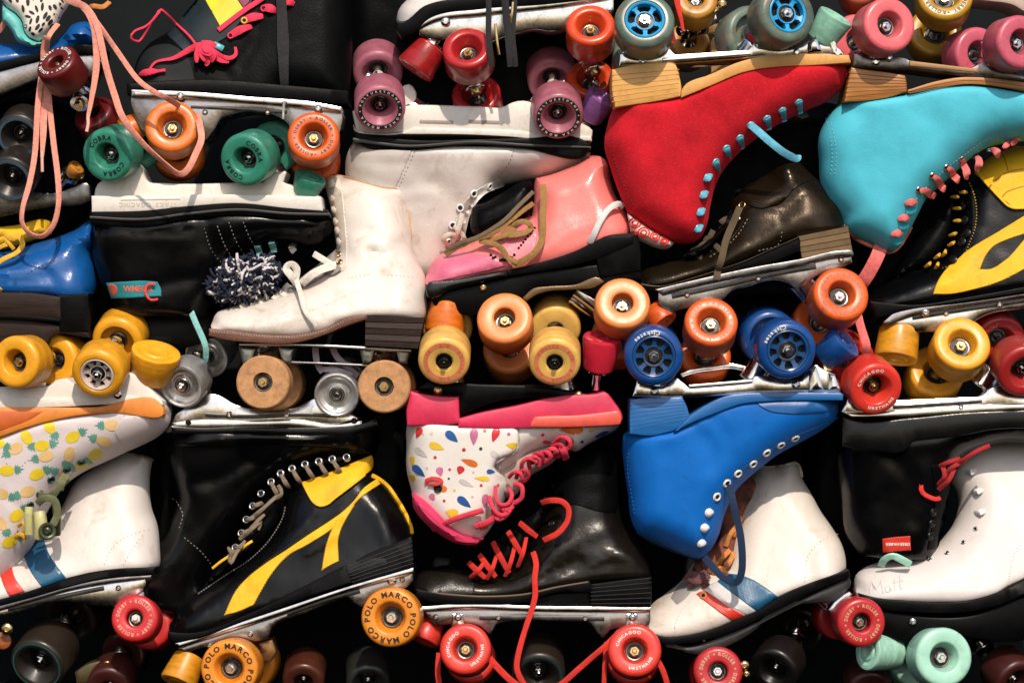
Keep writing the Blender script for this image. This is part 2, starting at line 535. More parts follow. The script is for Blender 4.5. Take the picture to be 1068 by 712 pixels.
ROOTS = []
ROOTS_S = []
class Skate:
    def __init__(s, name, label, cat, ax, ay, d0=0, group='roller skates packed in the stack', sole=None, lean=0.12):
        s.d0 = d0; s.ax, s.ay = ax, ay
        # the skate leans back from its sole line (two traced points): the boot recedes behind the plate
        s.sole = sole; s.lean = lean
        s.k = 1 - (d0 + 25) / CAMD
        s.o = bpy.data.objects.new(name, None)
        s.o.empty_display_size = 0.02
        s.base = s.w(ax, ay, 0)
        s.o.location = s.base
        s.o['label'] = label; s.o['category'] = cat
        if group: s.o['group'] = group
        COL.objects.link(s.o)
        ROOTS.append(s.o); ROOTS_S.append(s)
    def w(s, x, y, d):
        if s.sole:
            x0, y0, x1, y1 = s.sole
            h = abs((x - x0) * (y1 - y0) - (y - y0) * (x1 - x0)) / math.hypot(x1 - x0, y1 - y0)
            up = (y - y0) * (x1 - x0) - (x - x0) * (y1 - y0)
            side = s.side if hasattr(s, 'side') else 1
            if up * side * (1 if x1 > x0 else -1) > 0:
                d = d - (s.lean if side == 1 else getattr(s, 'lean_up', 0.2)) * max(0.0, h - 6)
        return Vector(((x - 534) * s.k / 1000, -(s.d0 + d) / 1000, (356 - y) * s.k / 1000))
    def L(s, x, y, d):
        return s.w(x, y, d) - s.base
    def put(s, name, v3, faces, m, parent=None, **k):
        vs = [s.L(*v) for v in v3]
        if parent is not None:
            pl = parent.location
            vs = [v - pl for v in vs]
        return link(name, vs, faces, m, parent or s.o, **k)
    # --- bodies
    def shell(s, name, outline, m, label=None, parent=None, dz=0, **k):
        sh = Shell(outline, **k)
        v, f = sh.mesh()
        v = [(a, b, c + dz) for a, b, c in v]
        o = s.put(name, v, f, m, parent, ang=45)
        if label: o['label'] = label
        sh.obj = o; sh.dz = dz
        return sh
    def patch(s, sh, name, outline, m, off=1.3, smooth=True, parent=None, step=3.0, label=None, skirt=1.0):
        poly = np.array([p for p, t in spline(parse(outline), True, step, smooth)])
        N = normals_in(poly)
        g = step * 1.3
        xs = np.arange(poly[:, 0].min(), poly[:, 0].max(), g); ys = np.arange(poly[:, 1].min(), poly[:, 1].max(), g)
        G = np.stack(np.meshgrid(xs, ys), -1).reshape(-1, 2)
        G = G[inside(G, poly)] if len(G) else G
        D = seg_dist(G, poly, np.roll(poly, -1, 0)) if len(G) else np.zeros(0)
        G = G[D > 1.6]
        q = poly + N * 0.8
        q = q[inside(q, poly)]
        V, F = triangulate(poly, np.concatenate([q, G]) if len(G) else q)
        d = seg_dist(V, poly, np.roll(poly, -1, 0))
        z = sh.h(V) + sh.dz + off * (0.45 + 0.55 * np.clip(d / 0.8, 0, 1))
        n, nb = len(V), len(poly)
        zb = sh.h(poly) + sh.dz - skirt
        v3 = [(V[i, 0], V[i, 1], z[i]) for i in range(n)] + [(poly[i, 0], poly[i, 1], zb[i]) for i in range(nb)]
        f3 = [f for f in F] + [[i, (i + 1) % nb, n + (i + 1) % nb, n + i] for i in range(nb)]
        o = s.put(name, v3, f3, m, parent)
        if label: o['label'] = label
        return o
    def slab(s, name, outline, d0, d1, m, bevel=1.6, smooth=False, parent=None, step=5.0, label=None, round_=2):
        poly = np.array([p for p, t in spline(parse(outline), True, step, smooth)])
        N = normals_in(poly)
        V0, F0 = triangulate(poly, np.zeros((0, 2)))
        nb = len(poly)
        rings = []
        for k in range(round_ + 1):
            a = math.pi / 2 * k / round_
            rings.append((poly + N * bevel * (1 - math.cos(a)), d1 - bevel * (1 - math.sin(a))))
        v3 = [(p[0], p[1], d0) for p in poly]
        f3 = []
        for r, dd in rings:
            v3 += [(p[0], p[1], dd) for p in r]
        for k in range(len(rings)):
            for i in range(nb):
                j = (i + 1) % nb
                f3.append([k * nb + i, k * nb + j, (k + 1) * nb + j, (k + 1) * nb + i])
        b = len(rings) * nb
        for f in F0:
            if max(f) < nb:
                f3.append([i + b for i in f]); f3.append(list(reversed(f)))
        o = s.put(name, v3, f3, m, parent, ang=30)
        if label: o['label'] = label
        return o
    def layers(s, name, outline, d0, d1, n, mats, parent=None, vertical=True):
        """a stacked-leather heel: n layers between the two horizontal ends of a quad outline (tl tr br bl)"""
        q = [np.array(p[:2]) for p in parse(outline)]
        top = s.slab(name, outline, d0, d1 - 1.5, mats[0], bevel=1.0, parent=parent)
        for i in range(n):
            a, b = i / n, (i + 1) / n - 0.05 / n
            pts = [q[0] + (q[3] - q[0]) * a, q[1] + (q[2] - q[1]) * a, q[1] + (q[2] - q[1]) * b, q[0] + (q[3] - q[0]) * b]
            st = ' '.join('%.2f,%.2f' % tuple(p) for p in pts)
            s.slab('heel_layer', st, d0 + 2, d1 + random.uniform(-0.3, 0.3), mats[i % len(mats)], bevel=0.5, parent=top, step=40, round_=1)
        return top
    # --- ribbons
    def ribbon(s, name, pts, w, t, m, sh=None, off=1.2, parent=None, step=3.0, roll=None, label=None, taper=None, smooth=True, weave=None):
        """flat lace through (x, y, d) points; with a shell the third value is added to its surface"""
        if weave is None:
            weave = '_lace' in m.name
        P3 = [tuple(map(float, p)) for p in pts]
        xy = [(p[0], p[1]) for p in P3]
        n = len(P3)
        out = []
        for i in range(n - 1):
            p0 = np.array(P3[max(0, i - 1)]); p1 = np.array(P3[i]); p2 = np.array(P3[i + 1]); p3 = np.array(P3[min(n - 1, i + 2)])
            Ls = np.linalg.norm(p2 - p1)
            mm = max(2, int(Ls / step))
            for j in range(mm):
                u = j / mm
                if smooth and n > 2:
                    q = 0.5 * (2 * p1 + (p2 - p0) * u + (2 * p0 - 5 * p1 + 4 * p2 - p3) * u * u + (3 * p1 - p0 - 3 * p2 + p3) * u**3)
                else:
                    q = p1 + (p2 - p1) * u
                out.append(q)
        out.append(np.array(P3[-1]))
        C = np.array(out)
        if sh is not None:
            C[:, 2] += sh.h(C[:, :2]) + sh.dz + off
        if w >= 4.5 and weave:
            nn_ = max(2, int(len(C) * step / 1.5))
            tt = np.linspace(0, len(C) - 1, nn_)
            C = np.stack([np.interp(tt, range(len(C)), C[:, k]) for k in range(3)], 1)
        else:
            weave = False
        T = np.gradient(C, axis=0)
        T /= np.maximum(np.linalg.norm(T, axis=1, keepdims=True), 1e-9)
        v3, f3 = [], []
        K = 8
        prev = None
        for i, (c, tg) in enumerate(zip(C, T)):
            view = np.array([0, 0, 1.0])
            sd = np.cross(tg, view)
            if np.linalg.norm(sd) < 0.25 and prev is not None:
                sd = prev
            sd = sd - tg * np.dot(sd, tg)
            sd /= max(np.linalg.norm(sd), 1e-9)
            if prev is not None and np.dot(sd, prev) < 0: sd = -sd
            prev = sd
            up = np.cross(sd, tg)
            if roll is not None:
                u = i / max(1, len(C) - 1) * (len(roll) - 1)
                a = rad(np.interp(u, range(len(roll)), roll))
                sd, up = sd * math.cos(a) + up * math.sin(a), up * math.cos(a) - sd * math.sin(a)
            tp = 1.0
            if taper is not None:
                tp = np.interp(i / max(1, len(C) - 1), np.linspace(0, 1, len(taper)), taper)
            for k in range(K):
                a = 2 * math.pi * k / K + math.pi / K
                ca, sa = math.cos(a), math.sin(a)
                e = 0.6
                wv = 1.0 + (0.30 * (1 if (k + i) % 2 else -1) * (abs(sa) > .5) if weave else 0)
                q = c + sd * (w / 2 * tp) * math.copysign(abs(ca)**e, ca) + up * (wv * t / 2 * min(1, tp + .2)) * math.copysign(abs(sa)**e, sa)
                v3.append(tuple(q))
        for i in range(len(C) - 1):
            for k in range(K):
                j = (k + 1) % K
                f3.append([i * K + k, i * K + j, (i + 1) * K + j, (i + 1) * K + k])
        f3.append(list(range(K))); f3.append([(len(C) - 1) * K + k for k in range(K)])
        o = s.put(name, v3, f3, m, parent, ang=60)
        if label: o['label'] = label
        return o
    def stitches(s, sh, path, m, dash=2.6, gap=1.6, w=0.9, off=0.5, parent=None):
        pts = [np.array(p) for p, t in spline(parse(path), False, 1.0)]
        d = [0]
        for a, b in zip(pts, pts[1:]): d.append(d[-1] + np.linalg.norm(b - a))
        X = np.array(pts); d = np.array(d)
        n = int(d[-1] / (dash + gap))
        v3, f3 = [], []
        for i in range(n):
            a = i * (dash + gap); b = a + dash
            A = np.array([np.interp(a, d, X[:, 0]), np.interp(a, d, X[:, 1])]); B = np.array([np.interp(b, d, X[:, 0]), np.interp(b, d, X[:, 1])])
            t = (B - A) / max(np.linalg.norm(B - A), 1e-6); nn = np.array([-t[1], t[0]]) * w / 2
            c = (A + B) / 2
            za, zb, zc = sh.h(A)[0] + sh.dz, sh.h(B)[0] + sh.dz, sh.h(c)[0] + sh.dz
            k = len(v3)
            v3 += [(A[0] + nn[0], A[1] + nn[1], za - .3), (A[0] - nn[0], A[1] - nn[1], za - .3), (c[0] + nn[0], c[1] + nn[1], zc + off), (c[0] - nn[0], c[1] - nn[1], zc + off), (B[0] + nn[0], B[1] + nn[1], zb - .3), (B[0] - nn[0], B[1] - nn[1], zb - .3)]
            f3 += [[k, k + 1, k + 3, k + 2], [k + 2, k + 3, k + 5, k + 4]]
        if v3:
            return s.put('stitching', v3, f3, m, parent or sh.obj, weld=False)
    def normal(s, sh, x, y):
        e = 2.5
        hx = (sh.h((x + e, y)) - sh.h((x - e, y)))[0] / (2 * e)
        hy = (sh.h((x, y + e)) - sh.h((x, y - e)))[0] / (2 * e)
        return Vector((-hx, -1, hy)).normalized()
    def eyelet(s, sh, x, y, m, r=3.6, hole=True, off=0.6, parent=None, minor=1.0):
        def fn():
            rr = r
            prof = [(rr - minor, -1), (rr - minor, 0.2), (rr - minor * .5, 0.8), (rr, 0.9), (rr + minor * .5, 0.6), (rr + minor, -0.6)]
            V, F = lathe(prof, 20)
            n = len(F)
            V2, F2 = lathe([(0.001, -0.1), (rr - minor + .1, -0.1)], 20)
            V, F = join((V, F), (V2, F2))
            return V, F, [m, HOLE], 60, [0] * n + [1] * (len(F) - n)
        me = cached(('eyelet', m.name, r, minor), fn)
        n = s.normal(sh, x, y)
        z = sh.h((x, y))[0] + sh.dz + off
        M = Matrix.Translation(s.L(x, y, z)) @ axis_frame(n)
        return inst('eyelet', me, s.o, M)
    def hook(s, sh, x, y, m, r=3.4):
        def fn():
            V, F = lathe([(1.2, -1), (1.2, 2.2), (r, 2.6), (r + .3, 3.4), (r - .6, 4.2), (0.01, 4.6)], 18)
            return V, F, [m], 50, None
        me = cached(('lace_hook', m.name, r), fn)
        z = sh.h((x, y))[0] + sh.dz
        return inst('lace_hook', me, s.o, Matrix.Translation(s.L(x, y, z)) @ axis_frame(s.normal(sh, x, y)))
    # --- running gear
    def wheel(s, x, y, r, m, tilt=(0, 0.45), kind='classic', width=33, zf=60, text=None, ink=None, spin=0, tsize=None, trad=None,
              nut=None, far=True, track=76, hubm=None, rin=None, span=360, label=None, ring=None, attach=None, cush=None, truckm=None, name='wheel', gap=(0, 0)):
        nut = nut or CHROME
        rin = rin or {'classic': 0.60, 'flat': 0.42, 'deep': 0.72, 'hub': 0.66, 'wood': 0.37, 'metal': 0.8}[kind]
        W2 = width / 2
        def body():
            if kind == 'wood':
                prof = [(.36 * r, -W2 + 4), (.37 * r, -W2), (r - 1.5, -W2), (r, -W2 + 1.5), (r, W2 - 1.5), (r - 1.5, W2), (.372 * r, W2), (.36 * r, W2 - 1), (.35 * r, W2 - 7), (0.01, W2 - 7)]
            elif kind == 'metal':
                prof = [(.3 * r, -W2 + 5), (.8 * r, -W2 + 2), (r, -W2), (r, W2 - 2), (r - .8, W2 - .4), (r - 2.5, W2), (r - 4, W2 - 1), (.80 * r, W2 - 6), (.62 * r, W2 - 8.5), (.56 * r, W2 - 7), (.46 * r, W2 - 7), (.40 * r, W2 - 4.5), (.27 * r, W2 - 4), (.22 * r, W2 - 6), (0.01, W2 - 6)]
            elif kind == 'hub':
                prof = [(.45 * r, -W2 + 5), (rin * r, -W2 + 3), (rin * r + 2, -W2), (r - 6, -W2), (r - 2, -W2 + 2.5), (r, -W2 + 7), (r, W2 - 7), (r - .7, W2 - 4), (r - 2.2, W2 - 1.8), (r - 5, W2 - .3), (r - 7, W2), (rin * r + 1, W2), (rin * r, W2 - 1), (rin * r, W2 - 12), (0.01, W2 - 12)]
            else:
                ci = min(.37, rin - .05)
                prof = [(ci * r - .3, -W2 + 4), (.42 * r, -W2), (r - 5, -W2), (r - 1.5, -W2 + 1.6), (r, -W2 + 5), (r, W2 - 5), (r - .6, W2 - 2.7), (r - 1.9, W2 - 1.1), (r - 4, W2 - .2), (r - 5, W2), (rin * r + 1.2, W2), (rin * r, W2 - .5), (rin * r - 1, W2 - 1.8), (ci * r + 1, W2 - 11), (ci * r + .2, W2 - 12.5), (ci * r, W2 - 15), (0.01, W2 - 15)]
            V, F = lathe(prof, 48)
            return V, F, [m], 35, None
        me = cached(('wheel', kind, r, width, m.name, rin), body)
        M, away = wheel_frame(tilt[0], tilt[1], spin)
        face = P(x, y, s.d0 + zf) - s.base
        c0 = face + away * (W2 / 1000)
        ws = []
        jr = random.uniform(0, 360)
        for i in range(2 if far else 1):
            loc = c0 + away * (track / 1000 * i) + (Vector((gap[0], 0, -gap[1])) / 1000 if i else Vector())
            o = inst(name, me, s.o, Matrix.Translation(loc) @ M)
            if label: o['label'] = label
            ws.append(o)
        zb = {'classic': W2 - 13, 'flat': W2 - 13, 'deep': W2 - 13, 'hub': W2 - 5, 'wood': W2 - 4.5, 'metal': W2 - 4}[kind]
        if kind in ('classic', 'deep'):
            zb = W2 - 14.5
        if kind == 'flat' and rin < .39:
            zb = W2 - 3.5
        def bearing():
            V1, F1 = lathe([(.35 * r, zb - 3), (.35 * r, zb), (.325 * r, zb + .7), (.29 * r, zb + .5), (.28 * r, zb - .4), (.20 * r, zb - .4), (.19 * r, zb + .7), (.12 * r, zb + .7)], 32)
            n1 = 3 * 32
            fm = [0] * (3 * 32) + [1] * (2 * 32) + [0] * (len(F1) - 5 * 32)
            return V1, F1, [BEAR, DARKH], 30, fm
        mb = cached(('bearing', r, zb), bearing)
        def nutf():
            V1, F1 = hexprism(.155 * r + 1.2, zb, zb + 5.5)
            V2, F2 = lathe([(2.6, zb + 4), (2.6, zb + 8.2), (2.0, zb + 8.9), (0.01, zb + 8.9)], 16)
            V, F = join((V1, F1), (V2, F2))
            return V, F, [nut], 30, None
        mn = cached(('axle_nut', r, zb, nut.name), nutf)
        R0 = Matrix.Rotation(rad(jr), 4, 'Z')
        for i, o in enumerate(ws):
            inst('bearing', mb, o, Matrix.Identity(4))
            if i == 0:
                inst('axle_nut', mn, o, R0)
        o = ws[0]
        if kind == 'hub':
            ho = rin * r
            def hubf():
                ns = 5 if hubm[1] == 5 else 8
                z1 = W2 - 1.5
                parts = [lathe([(ho - .2, W2 - 9), (ho - .2, z1 + 1), (ho - 1.2, z1 + 1.5), (ho - 2.6, z1 + .6), (ho - 3.2, z1 - 3), (ho - 3.2, W2 - 9)], 40),
                         lathe([(.52 * ho, W2 - 9), (.53 * ho, z1 - 4), (.50 * ho, z1 - 2.4), (.44 * ho, z1 - 2.6), (.42 * ho, z1 - 9)], 32)]
                for i in range(ns):
                    a = 2 * math.pi * i / ns + .3
                    V, F = [], []
                    w0, w1 = (2.4, 5.0) if ns == 5 else (2.4, 3.4)
                    for rr, ww, zz in ((.48 * ho, w0, z1 - 3.4), (.72 * ho, w0 * .8, z1 - 2.8), (ho - 2.6, w1, z1 - 1.2)):
                        for sg in (-1, 1):
                            for dz in (0, -6):
                                V.append(((rr * math.cos(a) - sg * ww * math.sin(a)) / 1000, (rr * math.sin(a) + sg * ww * math.cos(a)) / 1000, (zz + dz) / 1000))
                    for k in range(2):
                        b = k * 4
                        F += [[b, b + 2, b + 6, b + 4], [b, b + 4, b + 5, b + 1], [b + 2, b + 3, b + 7, b + 6]]
                    parts.append((V, F))
                V, F = join(*parts)
                return V, F, [hubm[0]], 40, None
            inst('hub', cached(('hub', r, hubm[0].name, hubm[1], rin), hubf), o, Matrix.Rotation(rad(jr), 4, 'Z'))
            def backf():
                V, F = lathe([(ho, W2 - 11), (0.01, W2 - 11)], 32)
                return V, F, [HOLE if hubm[1] == 5 else DARKH], 30, None
            inst('hub_back', cached(('hub_back', r, rin, W2), backf), o, Matrix.Identity(4))
        if ring:
            def ringf():
                V, F = lathe([(ring[0] * r, W2 - 2), (ring[0] * r, W2 + .25), (ring[1] * r, W2 + .25), (ring[1] * r, W2 - 2)], 48)
                return V, F, [ring[2]], 30, None
            inst('printed_ring', cached(('printed_ring', r, ring[0], ring[1], ring[2].name, width), ringf), o, Matrix.Identity(4))
        if text:
            ts = tsize or r * 0.19
            tr = trad or (rin * r + (r - 4 - rin * r) / 2 - ts * 0.36)
            for word in (text if isinstance(text, tuple) else (text,)):
                def textf():
                    V, F = arc_words((word,), tr, ts, W2 + .05) if isinstance(word, tuple) else ring_text(word, tr, ts, W2 + .05, 90 + span / 2, span)
                    return V, F, [ink or INK_K], 30, None
                inst('lettering', cached(('lettering', word, r, ts, tr, span, (ink or INK_K).name, width), textf), o, Matrix.Identity(4))
        # axle, hanger and cushions
        mid = c0 + away * (track / 2000)
        if far:
            def axle():
                V1, F1 = lathe([(3.2, -track / 2), (3.2, track / 2)], 14)
                V2, F2 = lathe([(4.5, -track / 2 + 17), (6.0, -track / 2 + 20), (8.5, -9), (11, 0), (8.5, 9), (6.0, track / 2 - 20), (4.5, track / 2 - 17)], 18)
                V, F = join((V1, F1), (V2, F2))
                return V, F, [truckm or ALU], 40, None
            tr = inst('truck', cached(('truck', track, (truckm or ALU).name), axle), s.o, Matrix.Translation(mid) @ M)
            if attach:
                a = s.L(*attach)
                v = a - mid
                Lm = max(12.0, v.length * 1000)
                cm = cush or (RUBB, RUBB)
                Q = (Matrix.Translation(mid) @ M).inverted() @ Matrix.Translation(mid) @ axis_frame(v)
                zz = [-10, -6, -5, 3, 4, 6, Lm * .55, Lm * .6, Lm]
                def stack(prof, mm, nm):
                    V, F = lathe(prof, 20)
                    me2 = bpy.data.meshes.new(nm); me2.from_pydata(V, [], F); me2.materials.append(mm)
                    for p in me2.polygons: p.use_smooth = True
                    me2.set_sharp_from_angle(angle=rad(35))
                    inst(nm, me2, tr, Q)
                h = min(Lm, 40)
                stack([(0.01, -16), (5, -16), (5.5, -15), (5.5, -10.5), (3.2, -10.4), (3.2, -6)], nut, 'kingpin_nut')
                stack([(3, -11), (10, -10.5), (10.6, -9.6), (10.6, -8.2), (9.5, -7.8), (3, -7.6)], CHROME, 'washer')
                stack([(4, -7.6), (9.4, -7.4), (10.4, -5.5), (10.4, -2), (9.4, 0), (4, 0.2)], cm[0], 'cushion')
                stack([(3, 0.3), (11.6, 0.6), (12, 1.4), (12, 4.6), (11.2, 5.4), (3, 5.6)], CHROME, 'washer')
                stack([(4, 5.6), (10, 6), (11, 8), (11, h * .55), (10, h * .62), (4, h * .63)], cm[1], 'cushion')
                stack([(11.5, h * .63), (12.5, h * .66), (13, h * .72), (14, Lm), (15, Lm + 3)], CHROME, 'washer')
        return o
    def toestop(s, x, y, r, h, m, axis, zc=10, r2=None, stem=True, spiral=False):
        """rubber stopper centred at x, y; axis (image right, image down, toward camera) points to its working end"""
        r2 = r2 or r * 0.8
        def fn():
            V, F = lathe([(0.01, -h / 2), (r2 - 2, -h / 2), (r2, -h / 2 + 2), (r, h / 2 - 3), (r - .8, h / 2 - .8), (r - 3, h / 2), (r * .7, h / 2 - .2), (r * .62, h / 2 - 1.6), (r * .52, h / 2 - 1.6), (r * .45, h / 2 - .2), (r * .3, h / 2 - .2), (r * .22, h / 2 - 1.5), (0.01, h / 2 - 1.5)], 40)
            return V, F, [m], 35, None
        me = cached(('toe_stop', r, r2, h, m.name), fn)
        v = Vector((axis[0], -axis[2], -axis[1]))
        M = Matrix.Translation(P(x, y, s.d0 + zc) - s.base) @ axis_frame(v)
        o = inst('toe_stop', me, s.o, M)
        if stem:
            def st():
                V, F = lathe([(5, -h / 2 - 22), (5, -h / 2 - 3), (11, -h / 2 - 3), (11, -h / 2 + 1)], 18)
                return V, F, [CHROME], 35, None
            inst('stem', cached(('stem', h), st), o, Matrix.Identity(4))
        return o
    def bolt(s, x, y, d, m=None, r=4.0, parent=None):
        m = m or CHROME
        def fn():
            V, F = lathe([(r, -2), (r, 1), (r * .8, 2.2), (r * .45, 2.8), (r * .4, 1.6), (0.01, 1.6)], 16)
            return V, F, [m], 35, None
        return inst('bolt', cached(('bolt', m.name, r), fn), s.o, Matrix.Translation(s.L(x, y, d)) @ axis_frame((0, -1, 0)))
    def edge_binding(s, sh, path, m, w=2.4, off=-0.6, name='binding'):
        pts = [(p[0], p[1], 0) for p in parse(path)]
        return s.ribbon(name, pts, w, w, m, sh=sh, off=off)
    def lace_tab(s, sh, x1, y1, x2, y2, w, m, lift=2.5, drop=8, t=2.2, bow=0):
        h1 = sh.h((x1, y1))[0] + sh.dz; 
        mx, my = (x1 + x2) / 2 + bow * (y2 - y1) * .2, (y1 + y2) / 2 - bow * (x2 - x1) * .2
        hm = sh.h((mx, my))[0] + sh.dz
        h2 = sh.h((x2, y2))[0] + sh.dz
        return s.ribbon('lace', [(x1, y1, h1 - 1.0), (x1 * .85 + mx * .15, y1 * .85 + my * .15, h1 + lift), (mx, my, hm + lift + .6), (x2, y2, max(h2, hm * .5) - drop * .4), (x2 + (x2 - x1) * .15, y2 + (y2 - y1) * .15, hm - drop - 4)], w, t, m, taper=[.7, 1, 1, 1, .9])
# ------------------------------------------------------------------ the setting
def make_wall():
    V = [(-2.5, .24, -1.6), (2.5, .24, -1.6), (2.5, .24, 1.6), (-2.5, .24, 1.6), (-2.5, .30, -1.6), (2.5, .30, -1.6), (2.5, .30, 1.6), (-2.5, .30, 1.6)]
    F = [[0, 1, 2, 3], [4, 5, 6, 7], [0, 1, 5, 4], [2, 3, 7, 6], [0, 3, 7, 4], [1, 2, 6, 5]]
    o = link('back_wall', V, F, mat('black_painted_board', (0.009, 0.011, 0.012), 0.8, 0, 0.4, 12, 0.3, 120, spec=0.1), smooth=False)
    o['kind'] = 'structure'
make_wall()
random.seed(4)

SALMON = cloth('salmon_lace', (0.78, 0.30, 0.22))
HOTPINK = cloth('hot_pink_lace', (0.80, 0.035, 0.09))
SKYL = cloth('sky_blue_lace', (0.12, 0.45, 0.62))
CORALL = cloth('coral_lace', (0.80, 0.17, 0.16))
TEALL = cloth('pale_teal_lace', (0.22, 0.50, 0.48))
REDLC = cloth('red_lace', (0.66, 0.03, 0.02))
DREDLC = cloth('dark_red_lace', (0.35, 0.012, 0.015))
BRNL = cloth('brown_lace', (0.30, 0.16, 0.045))
CREAML = cloth('cream_lace', (0.70, 0.64, 0.56))
YELLL = cloth('yellow_lace', (0.70, 0.38, 0.025))
BLKL = cloth('black_lace', (0.012, 0.012, 0.013))
GREYL = cloth('grey_lace', (0.30, 0.27, 0.24))
NAVLC = cloth('navy_lace', (0.004, 0.020, 0.062))
OLIVEL = cloth('olive_lace', (0.14, 0.15, 0.07))
THR_Y = mat('yellow_thread', (0.5, 0.33, 0.06), 0.8, bump=0)
THR_G = mat('grey_thread', (0.22, 0.21, 0.20), 0.8, bump=0)
THR_W = mat('cream_thread', (0.55, 0.48, 0.40), 0.8, bump=0)
THR_T = mat('turquoise_thread', (0.10, 0.42, 0.47), 0.8, bump=0)
THR_B = mat('blue_thread', (0.01, 0.10, 0.33), 0.8, bump=0)
AGLET = mat('aglet_plastic', (0.75, 0.40, 0.32), 0.3, bump=0)

# ------------------------------------------------------------------ 1  blue skate, patterned cuff, dark red wheel
s = Skate('roller_skate', 'blue skate with a white and teal black-flecked cuff, long salmon laces and dark red wheel', 'roller skate', 50, 60, -12)
URED = urethane('maroon_urethane', (0.12, 0.006, 0.006))
upper = s.shell('upper', '-60,40c -20,44 15,43 48,44 60,36 72,24 90,21 101,30 105,50c 85,49s 62,53s 25,62s -60,82c', BLUEP, W=36, R=26, seed=1, creases=[('52,44 75,47 100,44', 4, 3)])
s.slab('sole', '-60,80 25,60 62,51 85,47 107,49 107,58 62,60 25,69 -60,92', -38, 38, RUBB)
s.slab('plate', '-60,91 0,71 45,59 80,56 100,58 104,68 98,80 80,83 62,80 40,84 20,92 0,101 -60,118', -30, 34, ALU, smooth=True, bevel=2)
cuff = s.shell('cuff', '2,-30c 76,-30c 74,6 66,18 60,30 50,38 43,45c 33,41 27,33 26,26 19,16 10,10 4,2c', mat('white_cuff', (0.78, 0.72, 0.64), 0.5, var=.06, dirt='#5a4a38', dirt_amt=.2), W=14, R=10, dz=38, nz=.4)
lining = s.shell('lining', '4,4c 10,10 19,16 26,26 27,33 34,42 45,45 50,40 54,36c 50,47 40,51 28,49 19,44 15,36 8,27 4,24c', mat('aqua_lining', (0.15, 0.55, 0.53), 0.5, dirt='#1f5e5c', dirt_amt=.3), W=13, R=6, dz=36, nz=.3)
random.seed(11)
fl = [(14, 2, 60, 9), (22, 3, 75, 6), (33, 5, 88, 9), (38, 0, 80, 7), (47, 2, 95, 7), (28, 12, 80, 8), (42, 12, 70, 8), (48, 10, 95, 9), (56, 11, 70, 6), (61, 10, 60, 6), (67, 9, 70, 8), (37, 16, 30, 7), (33, 20, 15, 7), (43, 23, 105, 9), (51, 19, 120, 9), (36, 25, 110, 7), (54, 22, 125, 8), (30, 30, 140, 5), (43, 31, 125, 8), (56, 26, 130, 8), (35, 33, 110, 6), (46, 34, 135, 7), (38, 38, 30, 5), (57, 30, 130, 7), (62, 19, 35, 7), (68, 2, 60, 8), (49, 28, 130, 5)]
v3, f3 = [], []
for x, y, a, ln in fl:
    b = len(v3); ca, sa = math.cos(rad(a)), math.sin(rad(a)); ww = random.uniform(1.3, 2.0)
    for i in range(8):
        t = 2 * math.pi * i / 8
        lx, ly = ln / 2 * math.cos(t), ww * math.sin(t)
        qx, qy = x + lx * ca - ly * sa, y + lx * sa + ly * ca
        v3.append((qx, qy, cuff.h((qx, qy))[0] + 38.4))
    f3.append(list(range(b, b + 8)))
s.put('print', v3, f3, INK_K, cuff.obj, weld=False)
s.wheel(57.5, 63.5, 23, URED, (0.40, 0.62), 'flat', width=34, zf=74, text='* ROLLER * DERBY * ROLLER * DERBY ', ink=INK_W, nut=BRASS, tsize=4.6, trad=15.5, track=78, attach=(92, 70, 5), rin=.42)
# long salmon laces
s.ribbon('lace', [(72, 2, 60), (86, 9, 78), (97, 14, 84), (109, 33, 90), (119, 76, 92), (128, 105, 94), (137, 128, 98), (157, 154, 98), (178, 173, 96), (193, 185, 92), (202, 180, 90), (210, 163, 84), (215, 148, 78), (212, 132, 66), (206, 120, 30)], 7.0, 1.8, SALMON, roll=[0, 20, 0, -20, 10, 0, 0, 25, 40, 60, 30, 10, 0, 20, 0])
s.ribbon('lace', [(84, 6, 70), (94, 13, 80), (109, 30, 84), (131, 61, 86), (149, 86, 88), (165, 99, 92), (180, 107, 88), (190, 113, 50), (196, 118, 10)], 5.6, 1.8, SALMON, roll=[0, 10, 30, 0, 0, 20, 10, 0, 0])
s.ribbon('lace', [(88, 8, 76), (100, 20, 86), (107, 40, 89), (108.5, 75, 90), (104, 108, 92), (101, 124, 94), (100.5, 130, 95)], 7, 1.8, SALMON, roll=[20, 0, 10, -20, 0, 10, 0], taper=[1, 1, 1, 1, .8, .5])
s.ribbon('aglet', [(100.6, 126, 95), (101, 134, 96), (99.5, 142, 97)], 3.4, 3.2, AGLET)
s.ribbon('lace', [(64, 28, 52), (57, 42, 68), (52, 56, 52), (47, 75, 44), (43.5, 110, 52), (41, 160, 56), (36, 192, 60), (29.5, 218, 64), (29, 234, 64), (37, 245, 64), (50, 247.5, 64), (61, 236, 64), (66, 214, 62), (65, 186, 60), (60, 150, 56), (55, 110, 50), (53, 84, 44)], 6.2, 1.8, SALMON, roll=[0, 20, 0, 0, 0, 10, 0, -10, 30, 45, 45, 45, 20, 0, 10, 0, 0], taper=[.9, 1, 1, .95, 1, 1, .95])
s.ribbon('lace', [(54, 42, 60), (50, 56, 52), (49, 95, 46), (49.5, 130, 54), (49, 155, 57), (48.5, 166, 58)], 8, 1.8, SALMON, taper=[1, 1, 1, 1, .9, .45], roll=[0, 10, 0, 15, 0, 0])
s.ribbon('aglet', [(48.5, 160, 58), (48.8, 172, 59), (49, 181, 59)], 3.2, 3, AGLET)
s.ribbon('lace', [(-10, 40, 20), (2, 30, 30), (8, 20, 34), (10, 8, 30)], 6, 1.8, SALMON)
s.ribbon('lace', [(92, 12, 40), (100, 9, 50), (110, 10, 50), (116, 4, 40)], 5, 1.8, cloth('orange_lace', (0.6, 0.22, 0.05)))

